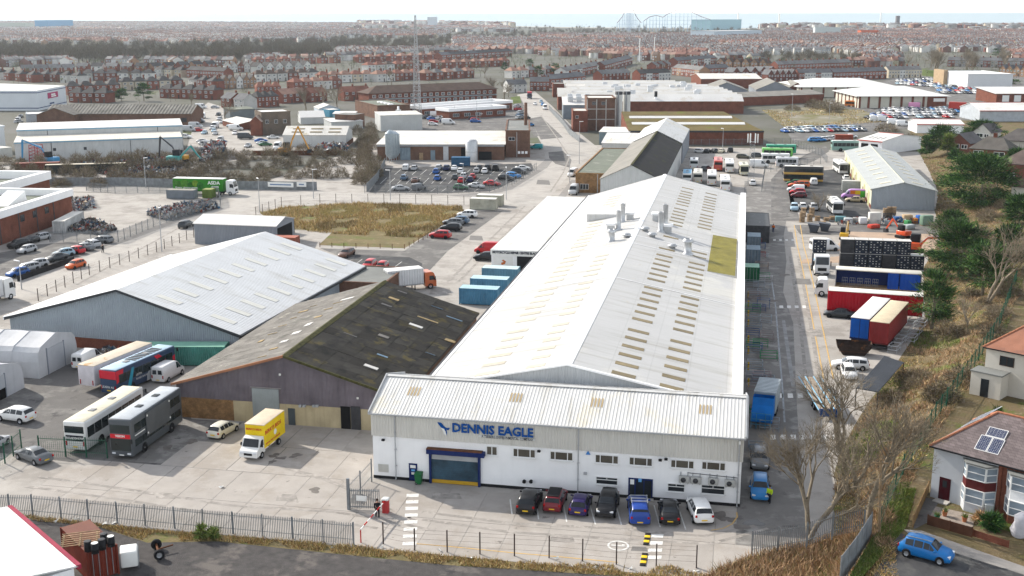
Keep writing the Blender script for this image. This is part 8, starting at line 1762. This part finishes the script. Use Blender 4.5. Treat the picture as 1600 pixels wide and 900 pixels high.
for i,a in enumerate(((490,310,265),(610,313,266),(791,312,262),(406,332,279),(253,393,325),(34,452,408),(228,294,247),(905,256,190),(890,285,243),(1129,233,201),(1237,183,147),(1295,193,161),(710,183,165),(750,190,178),(745,190,158),(724,290,256),(1364,196,189))):lamp(*a,'grey street lamp '+('on the cross street by the scrub','by the car park corner','beside the cream containers','at the ASDA lorry','by the left street fence','beside the lorry at the left edge','before the scrap yard fence','at the brick office','in front of the brick office','in the bus park','on derelict ground','near the sales rows','in the clinic yard','beside the clinic wing','behind the clinic wing','in the marked car park','at the end of the sales rows')[i])
def lattice(name,lb,p,h,w0,w1,n,m,cat='mast'):
 t=thing(name,lb,cat,p);c=lambda k,s:(lambda w:Vector((w*s[0],w*s[1],h*k/n)))(w0+(w1-w0)*k/n);S4=((-1,-1),(1,-1),(1,1),(-1,1));r=max(.05,w0*.08)
 for s in S4:MB().tube(c(0,s),c(n,s),r,r*.7,4).build('leg',m,t)
 b=MB()
 for k in range(n):
  for i in range(4):b.tube(c(k,S4[i]),c(k+1,S4[(i+1) % 4]),r*.5,n=3,cap=False);b.tube(c(k+1,S4[i]),c(k+1,S4[(i+1) % 4]),r*.5,n=3,cap=False)
 stuff(b.build('bracing',m,t));return t
p=g(652,184);lattice('radio_mast','slender steel lattice radio mast behind the felt-roofed hall',p,zat(24,p.x,p.y),1.6,.25,26,LEADF)
p=g(1173,289);t=lattice('telecom_mast','phone mast with white antenna panels behind the main shed',p,zat(226,p.x,p.y),.8,.6,10,STEEL)
for k in range(6):a_=k*1.05;MB().rbox(1.3*cos(a_)-.15,1.3*cos(a_)+.15,1.3*sin(a_)-.1,1.3*sin(a_)+.1,zat(223,p.x,p.y),zat(209,p.x,p.y),.05).build('antenna',WPLATE,t);MB().tube((0,0,zat(222,p.x,p.y)),(1.3*cos(a_),1.3*sin(a_),zat(221,p.x,p.y)),.05,n=4).build('bracket',STEEL,t)
for x,y,tp,lb in ((999,96,60,'left tall white floodlight pole in the town'),(1022,92,58,'right tall white floodlight pole in the town'),(1153,46,7,'slim ride tower beside the blue hall'),(1217,45,22,'white lighthouse-like tower on the shore'),(1375,45,18,'thin mast on the seafront')):p=g(x,y);h=zat(tp,p.x,p.y);t=thing('tall_pole',lb,'pole',p);w_=.5 if y>80 else 2.2;MB().lathe([(w_,0),(w_*.8,h)],8).build('shaft',WPLATE,t);MB().lathe([(w_*1.6,h*.97),(w_*1.6,h)],8).build('head',WPLATE,t)
t=thing('telegraph_pole','leaning wooden pole beside the green mesh fence','pole',g(1373.5,835,2.9));MB().tube((0,0,0),(-.3,.1,6.6),.13,.1,8).build('shaft',WOOD,t);MB().box(-.9,.3,.0,.12,6.2,6.32).build('crossbar',WOOD,t)
CST=mat('coaster_steel',(.26,.36,.50),.6);CTR=mat('coaster_track',(.20,.10,.14),.6)
def coaster(lb,prof,yb):
 P=[(g(x,yb),y) for x,y in prof];P=[Vector((p.x,p.y,max(2,zat(y,p.x,p.y)))) for p,y in P];t=thing('roller_coaster',lb,'roller coaster',(P[0].x,P[0].y,0));o0=Vector((P[0].x,P[0].y,0));tr,su=MB(),MB()
 for A,B in zip(P[:-1],P[1:]):
  tr.tube(A-o0,B-o0,.8,n=4,cap=False);k=max(2,int((B-A).length/14))
  for i in range(k):c=A+(B-A)*(i/k)-o0;su.tube((c.x,c.y+6,0),c,.4,n=3,cap=False);su.tube((c.x,c.y-6,0),c,.4,n=3,cap=False)
  for zz in np.arange(8,max(A.z,B.z),9):
   if zz<min(A.z,B.z):a,c=A-o0,B-o0;su.tube((a.x,a.y,zz),(c.x,c.y,zz),.25,n=3,cap=False)
 tr.build('track',CTR,t);stuff(su.build('trestle',CST,t))
coaster('steep peaked blue roller coaster hill on the seafront',((964,36),(972,26),(978,12),(982,5),(985,5),(989,16),(995,28),(1002,36)),49);coaster('broad arched roller coaster beside the peaked hill',((1005,33),(1015,26),(1025,24),(1035,27),(1042,22),(1055,16),(1068,14),(1080,19),(1095,26),(1110,31)),49)
for nm,lb,a,b_,tp,c,D_ in (('ride_hall','long blue ride hall on the seafront',(1110,47),(1158,46),31,(.30,.50,.56),60),('tower_block','dark tower block on the seafront',(1400,45),(1405,45),25,(.10,.08,.08),15),('arena','curved white roofed stand in the far town',(1115,62),(1190,60),49,(.45,.52,.58),50),('orange_store','orange and black store in the far town',(1345,57),(1372,57),48,(.5,.10,.03),30),('office_block','white and green glazed office block in the far town',(1273,57),(1313,57),43,(.50,.55,.54),20),('blue_shed','pale blue leisure shed near the left shore',(75,46),(115,45),32,(.10,.28,.48),40),('pier_hall','pale green sheds near the left shore',(0,47),(40,47),36,(.45,.48,.42),50),('hotel','white hotel block on the skyline',(668,44),(682,44),27,(.55,.6,.64),20)):PB(nm,lb,'building',a,b_,tp,D_,('flat',.5,1),FLATC,ROOFW,color=c)
def digger(lb,x,y,hd,c,s=1.0,arm=((1.2,1.6),(2.8,3.2),(4.4,1.0)),cat='excavator',armc=None,z=0):
 t=thing('excavator',lb,cat,g(x,y,z),radians(hd));t.scale=(s,)*3;ac=armc or c
 for k in (-1,1):MB().rbox(-1.2,1.2,k*.75-.22,k*.75+.22,0,.6,.25).build('track',TYRE,t)
 MB().rbox(-1.4,.9,-.85,.85,.65,1.5,.15).build('house',PAINT,t,color=c);o=MB().rbox(-.5,.7,-.1,.8,1.45,2.5,.1).build('cab',BLACK,t);MB().box(.71,.73,0,.7,1.6,2.4).build('pane',MIDG,o)
 P=[Vector((.8,-.3,1.2))]+[Vector((a,-.3,b)) for a,b in arm]
 for k,(A,B) in enumerate(zip(P[:-1],P[1:])):MB().tube(A,B,.2,.14,4,smooth=False).build('boom' if k<2 else 'stick',PAINT,t,color=ac);MB().tube(A+Vector((0,0,.28)),B+Vector((0,0,.1)),.05,n=5).build('ram',STEEL,t)
 e=P[-1];MB().prism([(e.x-.4,e.z-.6),(e.x+.3,e.z-.6),(e.x+.4,e.z+.1),(e.x-.2,e.z+.1)],-.7,.1,M=Matrix.Rotation(pi/2,4,'X')@Matrix.Translation((0,0,.6))).build('bucket',DSTEEL,t)
digger('orange red mini excavator with tall raised arm on the dug ground',1410,372,130,(.55,.07,.02),1.1);digger('orange red excavator with reaching arm beside the stillages',1427,396,-15,(.55,.08,.02),1.5,((1.6,2.2),(3.4,2.4),(4.4,.6)));digger('yellow mini excavator with upright bucket',1319,374,80,(.6,.35,.02),1.0)
digger('blue scrap handler with bent arm at the ribbed shed',80,258,170,(.04,.22,.42),1.7,((2.2,3.0),(6.4,4.2),(6.8,.8)));digger('orange scrap grab with tall folded arm before the yard shed',447,243,8,(.6,.28,.02),1.7,((1.4,3.0),(2.6,5.6),(4.6,1.2)));digger('black armed scrap excavator with orange cab',283,254,172,(.55,.28,.03),1.6,((2.0,3.0),(4.6,4.8),(5.2,.6)),armc=(.03,.03,.035));digger('teal excavator in the scrap yard',275,257,10,(.04,.28,.26),1.8)
p=g(58,252);lattice('crane_tower','red steel crane tower beside the ribbed shed',p,zat(226,p.x,p.y),1.6,1.4,5,mat('red_steel',(.4,.04,.05),.6))
def heap(name,poly,n,pal,s,hgt,z=0):
 P=scatter(px(*poly),n);c=P[:,:2].mean(0);d_=np.linalg.norm(P[:,:2]-c,axis=1);P[:,2]=NP.rand(n)*hgt*(1-.6*d_/d_.max());a,b,cc,C=leaves(P,s,pal);tris(a,b,cc,C,name)
PSCR=A_((.5,.5,.5),(.08,.08,.09),(.3,.3,.32),(.05,.12,.2),(.3,.06,.04),(.35,.28,.2),(.12,.12,.12),(.6,.6,.58))
heap('scrap_heap',((230,338),(330,318),(342,326),(262,345)),2600,PSCR,.7,2.2);heap('scrap_heap',((110,352),(140,345),(182,360),(160,368),(95,362)),1500,PSCR*.6,.7,1.4);heap('scrap_heap',((312,248),(352,232),(350,246),(320,256)),1500,PSCR,1.0,5);heap('scrap_heap',((490,240),(540,232),(545,240),(500,244)),900,PSCR,.9,3.5);heap('scrap_heap',((110,255),(200,246),(290,256),(300,275),(180,282)),2600,PSCR*.6,.9,2);heap('scrap_heap',((108,318),(145,312),(148,325),(105,335)),900,PSCR,.7,2);heap('rubbish_heap',((128,555),(200,548),(205,560),(150,566)),700,PSCR,.5,1);heap('scrap_heap',((1310,346),(1460,342),(1458,350),(1310,352)),380,PSCR,.6,1.2)
for i,(x,y,c,w_,h_) in enumerate(((1313,347,(.10,.22,.24),2.2,1.3),(1325,349,(.45,.47,.47),1.8,1.2),(1338,347,(.3,.28,.26),2,1),(1348,350,(.7,.7,.7),1.6,1.5),(1366,350,(.62,.6,.55),2.6,2.6),(1405,347,(.02,.08,.22),2.4,1.2),(1417,348,(.42,.30,.18),2,1.8),(1430,349,(.55,.2,.04),1.2,1.2),(1436,349,(.02,.10,.36),1.2,1.8),(1447,352,(.16,.24,.18),2.6,2.2),(1418,352,(.05,.22,.08),1,1.1),(1387,352,(.3,.33,.33),.8,1.1),(1365,357,(.5,.06,.04),2.4,.9),(1420,358,(.35,.38,.38),2.2,1.0))):t=thing('crate',('teal crate','grey metal crate','wrapped brown bundle','white bulk bag','pale caged stack','dark blue crate','timber crate','orange drum bundle','blue sheeted bundle','green machine box','green bin','grey bin','red fuel bowser','grey mesh panel stack')[i]+' in the storage strip before the unit','crate',g(x,y),.05*i);MB().rbox(-w_/2,w_/2,-.7,.7,.12,h_,.12).build('box',FLATC,t,color=c);MB().box(-w_/2,w_/2,-.6,.6,0,.12).build('skid',WOOD,t)
STB=mat('stillage_blue',(.02,.03,.05),.6);STW=mat('stillage_lid',(.55,.54,.52),.7)
def stillage(p,lb,z,grp):
 t=thing('stillage',lb,'stillage',(p.x,p.y,z),0,grp);MB().box(0,2.3,.1,2.2,0,2.5).build('box',STB if int(p.x*2+z) % 3 else DSTEEL,t);MB().box(-.03,2.33,.05,2.25,2.5,2.56).build('lid',STW,t)
 for k in range(4):
  for j in range(5):
   if (k*7+j*3+int(p.x*3)) % 4 and int(p.x*2+z) % 3:MB().box(.2+k*.55,.44+k*.55,.04,.1,.27+j*.46,.40+j*.46).build('pigeonhole',STW,t)
 for j in range(6):MB().box(0,2.3,.03,.1,.04+j*.47,.12+j*.47).build('shelf',DSTEEL,t)
p0=g(1312,417)
for i in range(6):
 for l in range(2):
  if i<5 or l == 0:stillage(Vector((p0.x+i*2.45,p0.y,0)),'dark stillage with pale pigeonholes in the '+('upper' if l else 'lower')+' tier of the long stack',l*2.58,'stillages in the long stack')
for l in range(2):p=g(1269,417);stillage(p,('lower','upper')[l]+' stillage of the pair beside the white van',l*2.58,'stillage pair')
for i,(x,y,n) in enumerate(((1253,347,8),(1265,346,6),(1255,338,7),(1268,338,7),(1277,345,4),(1291,345,3),(1300,343,3),(1286,349,2),(1389,343,10),(1395,343,10),(1383,343,9))):
 t=thing('pallet_stack',('timber' if i<8 else 'tall orange brown')+' pallet stack '+('by the parked cars' if i<4 else 'beside the small coach' if i<8 else 'against the unit end'),'pallets',g(x,y),0,'pallet stacks'+str(i>3)+str(i>7))
 for k in range(n):MB().box(-.6,.6,-.5,.5,k*.3+.1,k*.3+.14).build('pallet',WOOD if i<8 or k>4 else STB,t);MB().box(-.55,.55,-.45,-.3,k*.3,k*.3+.1).build('bearer',WOOD,t)
def frame_cart(p,rz,c,lb,grp,L_=2.0,h=.9):
 t=thing('steel_trolley',lb,'trolley',p,rz,grp)
 for x in (-L_/2,L_/2):
  for y in (-.6,.6):MB().tube((x,y,0),(x,y,h),.04,n=4).build('leg',FLATC,t,color=c)
 for z in (.35,h):
  for a,b in (((-L_/2,-.6),(L_/2,-.6)),((-L_/2,.6),(L_/2,.6)),((-L_/2,-.6),(-L_/2,.6)),((L_/2,-.6),(L_/2,.6))):MB().tube((*a,z),(*b,z),.05,n=4).build('bar',FLATC,t,color=c)
for i in range(9):frame_cart(g(1397+(i % 5)*8+(i // 5)*27,548-(i % 5)*12-(i // 5)*14),1.2,(.5,.52,.54),'pale steel trolley in the row beside the dark red trailer','steel trolleys in a row')
for i,(x,y,c) in enumerate(((1176,543,(.03,.2,.08)),(1176,553,(.2,.24,.28)),(1180,590,(.2,.24,.28)),(1186,600,(.2,.24,.28)),(1186,486,(.05,.08,.2)),(1178,484,(.25,.27,.3)),(1186,450,(.3,.33,.36)),(1188,542,(.03,.2,.08)),(1178,462,(.25,.27,.3)),(1192,462,(.3,.33,.36)),(1178,596,(.25,.22,.24)),(1190,594,(.3,.22,.24)),(1176,503,(.2,.24,.28)),(1186,440,(.5,.5,.5)),(1196,440,(.5,.5,.5)),(1176,525,(.05,.08,.2)),(1182,380,(.3,.05,.04)),(1190,418,(.4,.3,.2)),(1188,402,(.3,.04,.03)))):frame_cart(g(x,y),0,c,('green' if c[1]>.15 and c[0]<.05 else 'blue' if c[2]>.15 and c[0]<.1 else 'grey')+' tubular frame against the east factory wall','frames by the east wall',1.8+.2*(i % 3),1.0)
for i in range(26):
 yy=118+i*4.7+RND.uniform(-1,1);c=((.2,.24,.28),(.3,.33,.36),(.03,.2,.08),(.05,.1,.22),(.25,.2,.2))[i % 5];frame_cart(Vector((2.6+(i % 2)*1.6+RND.uniform(0,.5),yy,0)),RND.uniform(-.1,.1),c,('grey','pale grey','green','blue','brownish')[i % 5]+' steel rack in the line of racks along the east wall','racks along the east wall',1.6+RND.uniform(0,.8),RND.uniform(.7,1.5))
for y in (465,480,510,535,553,578,604,495):t=thing('bollard','yellow bollard along the east factory wall','bollard',g(1169,y),0,'yellow bollards');MB().lathe([(.12,0),(.12,1.0),(.06,1.08),(0,1.1)],10).build('post',mat('bollard_yellow',(.5,.32,.02),.6,.1,3),t);MB().lathe([(.125,.7),(.125,.8)],10).build('band',BLACK,t)
t=thing('skip','rusty black waste skip in front of the blue ended trailer','skip',g(1333,553),0)
b=MB();b.loft([[(-1.4,-.8,0),(1.4,-.8,0),(1.4,.8,0),(-1.4,.8,0)],[(-2.2,-1,1.1),(2.2,-1,1.1),(2.2,1,1.1),(-2.2,1,1.1)],[(-2.3,-1,1.7),(2.3,-1,1.7),(2.3,1,1.7),(-2.3,1,1.7)]],smooth=False);b.f.pop();b.m.pop();b.sm.pop();b.build('tub',mat('skip_steel',(.05,.035,.03),.8,.3,2,blotch=((.16,.07,.03),1,.2)),t);MB().box(-1.9,1.9,-.9,.9,.5,.55).build('rubble',RUST,t)
P=[g(1382,556,2.3),g(1412,566,2.3),g(1372,612,2.3),g(1338,606,2.3)];t=thing('lean_to','lean-to with dark corrugated sheet roof on the embankment edge','lean-to',(P[3].x,P[3].y,0));o0=Vector((P[3].x,P[3].y,0));slab4(*[p-o0 for p in P],.1).build('roof',mat('dark_sheet',(.045,.05,.06),.6,.15,.5,corr='y',cper=.4,cdep=.04),t)
for p in P:MB().tube((p.x-o0.x,p.y-o0.y,0),(p.x-o0.x,p.y-o0.y,2.3),.07,n=5).build('post',DSTEEL,t)
for x,y in ((1281,361),(1298,359)):t=thing('tipping_hopper','dark grey tipping hopper behind the white van' if x<1290 else 'dark grey tipping hopper beside the yellow mini excavator','hopper',g(x-10,y+2));b=MB().loft([[(-.7,-.6,.2),(.7,-.6,.2),(.7,.6,.2),(-.7,.6,.2)],[(-1.3,-1,1.9),(1.2,-1,1.6),(1.2,1,1.6),(-1.3,1,1.9)]],smooth=False);b.build('tub',mat('hopper_grey',(.09,.10,.12),.6),t);MB().box(-.8,.8,-.7,.7,0,.2).build('base',DSTEEL,t)
for i,(x,y) in enumerate(((1011,843),(1006,875))):
 t=thing('speed_ramp','black and yellow rubber speed ramp beside the crossing stripes','speed ramp',g(x,y),0,'speed ramps')
 for k in range(5):MB().rbox(-.25,.25,-1.2+k*.48,-.74+k*.48,.03,.1,.03).build('segment',YPLATE if k % 2 else BLACK,t)
for i,(x,y,c) in enumerate(((1476,806,(.45,.17,.08)),(1507,815,(.45,.17,.08)),(1464,812,(.03,.16,.08)))):t=thing('plant_pot',('terracotta pot with spiky plant in the gravel garden','terracotta pot with yellow plant near the fence','green tub by the garden path')[i],'plant pot',g(x,y,3.05));MB().lathe([(.16,0),(.24,.4),(.26,.42),(0,.38)],10).build('pot',PLASTIC,t,color=c);tris(*blades(NP.normal(0,.08,(90,3))+A_(0,0,.4),.4,.03,.8,PGRN),'leaves',t,False)
t=thing('covered_statue','garden object wrapped in pale grey sheeting','cover',g(1590,838,3));MB().lathe([(.5,0),(.75,.5),(.55,1.2),(.7,1.7),(.3,2.1),(0,2.15)],9,M=Matrix.Rotation(.15,4,'Y')).build('sheet',mat('grey_sheet',(.5,.49,.52),.7,.1,2),t)
p=g(1183,378);bld('wall_canopy','dark flat canopy against the east factory wall','canopy',(1.3,p.y-1,0),0,4.8,16,3.4,('flat',.1,.15),DSTEEL,mat('dark_felt',(.06,.062,.065),.5,.2,.6,blotch=((.3,.3,.3),.6,-.1)))
for i,(x,y) in enumerate(((597,857),(688,861),(690,869),(518,857),(735,872),(930,888),(985,889),(1088,893),(870,874),(1120,897),(88,815),(120,812),(162,820),(180,818),(345,762))):
 t=thing('litter','scrap of pale plastic litter on the ground by the wire and palisade fences','litter',g(x,y),i*1.1,'litter along the fences');q=np.random.RandomState(i).uniform(-.3,.3,(7,3));q[:,2]=abs(q[:,2])*.7+.02;MB().add([tuple(v) for v in q],[(0,1,2),(2,3,4),(1,4,5),(0,5,6),(3,6,1)]).build('sheet',WPLATE,t)
b=MB().box(-4200,2600,-40,3900,-1.5,90);hz_=b.build('haze',mat('haze_dummy',(1,1,1)));stuff(hz_);m=bpy.data.materials.new('haze_air');m.use_nodes=True;m.node_tree.nodes.clear();ou=m.node_tree.nodes.new('ShaderNodeOutputMaterial');vo=m.node_tree.nodes.new('ShaderNodeVolumePrincipled');vo.inputs['Color'].default_value=(.80,.90,1,1);vo.inputs['Density'].default_value=5e-5;vo.inputs['Anisotropy'].default_value=.35;m.node_tree.links.new(vo.outputs[0],ou.inputs['Volume']);hz_.data.materials.clear();hz_.data.materials.append(m)
bpy.context.view_layer.update()
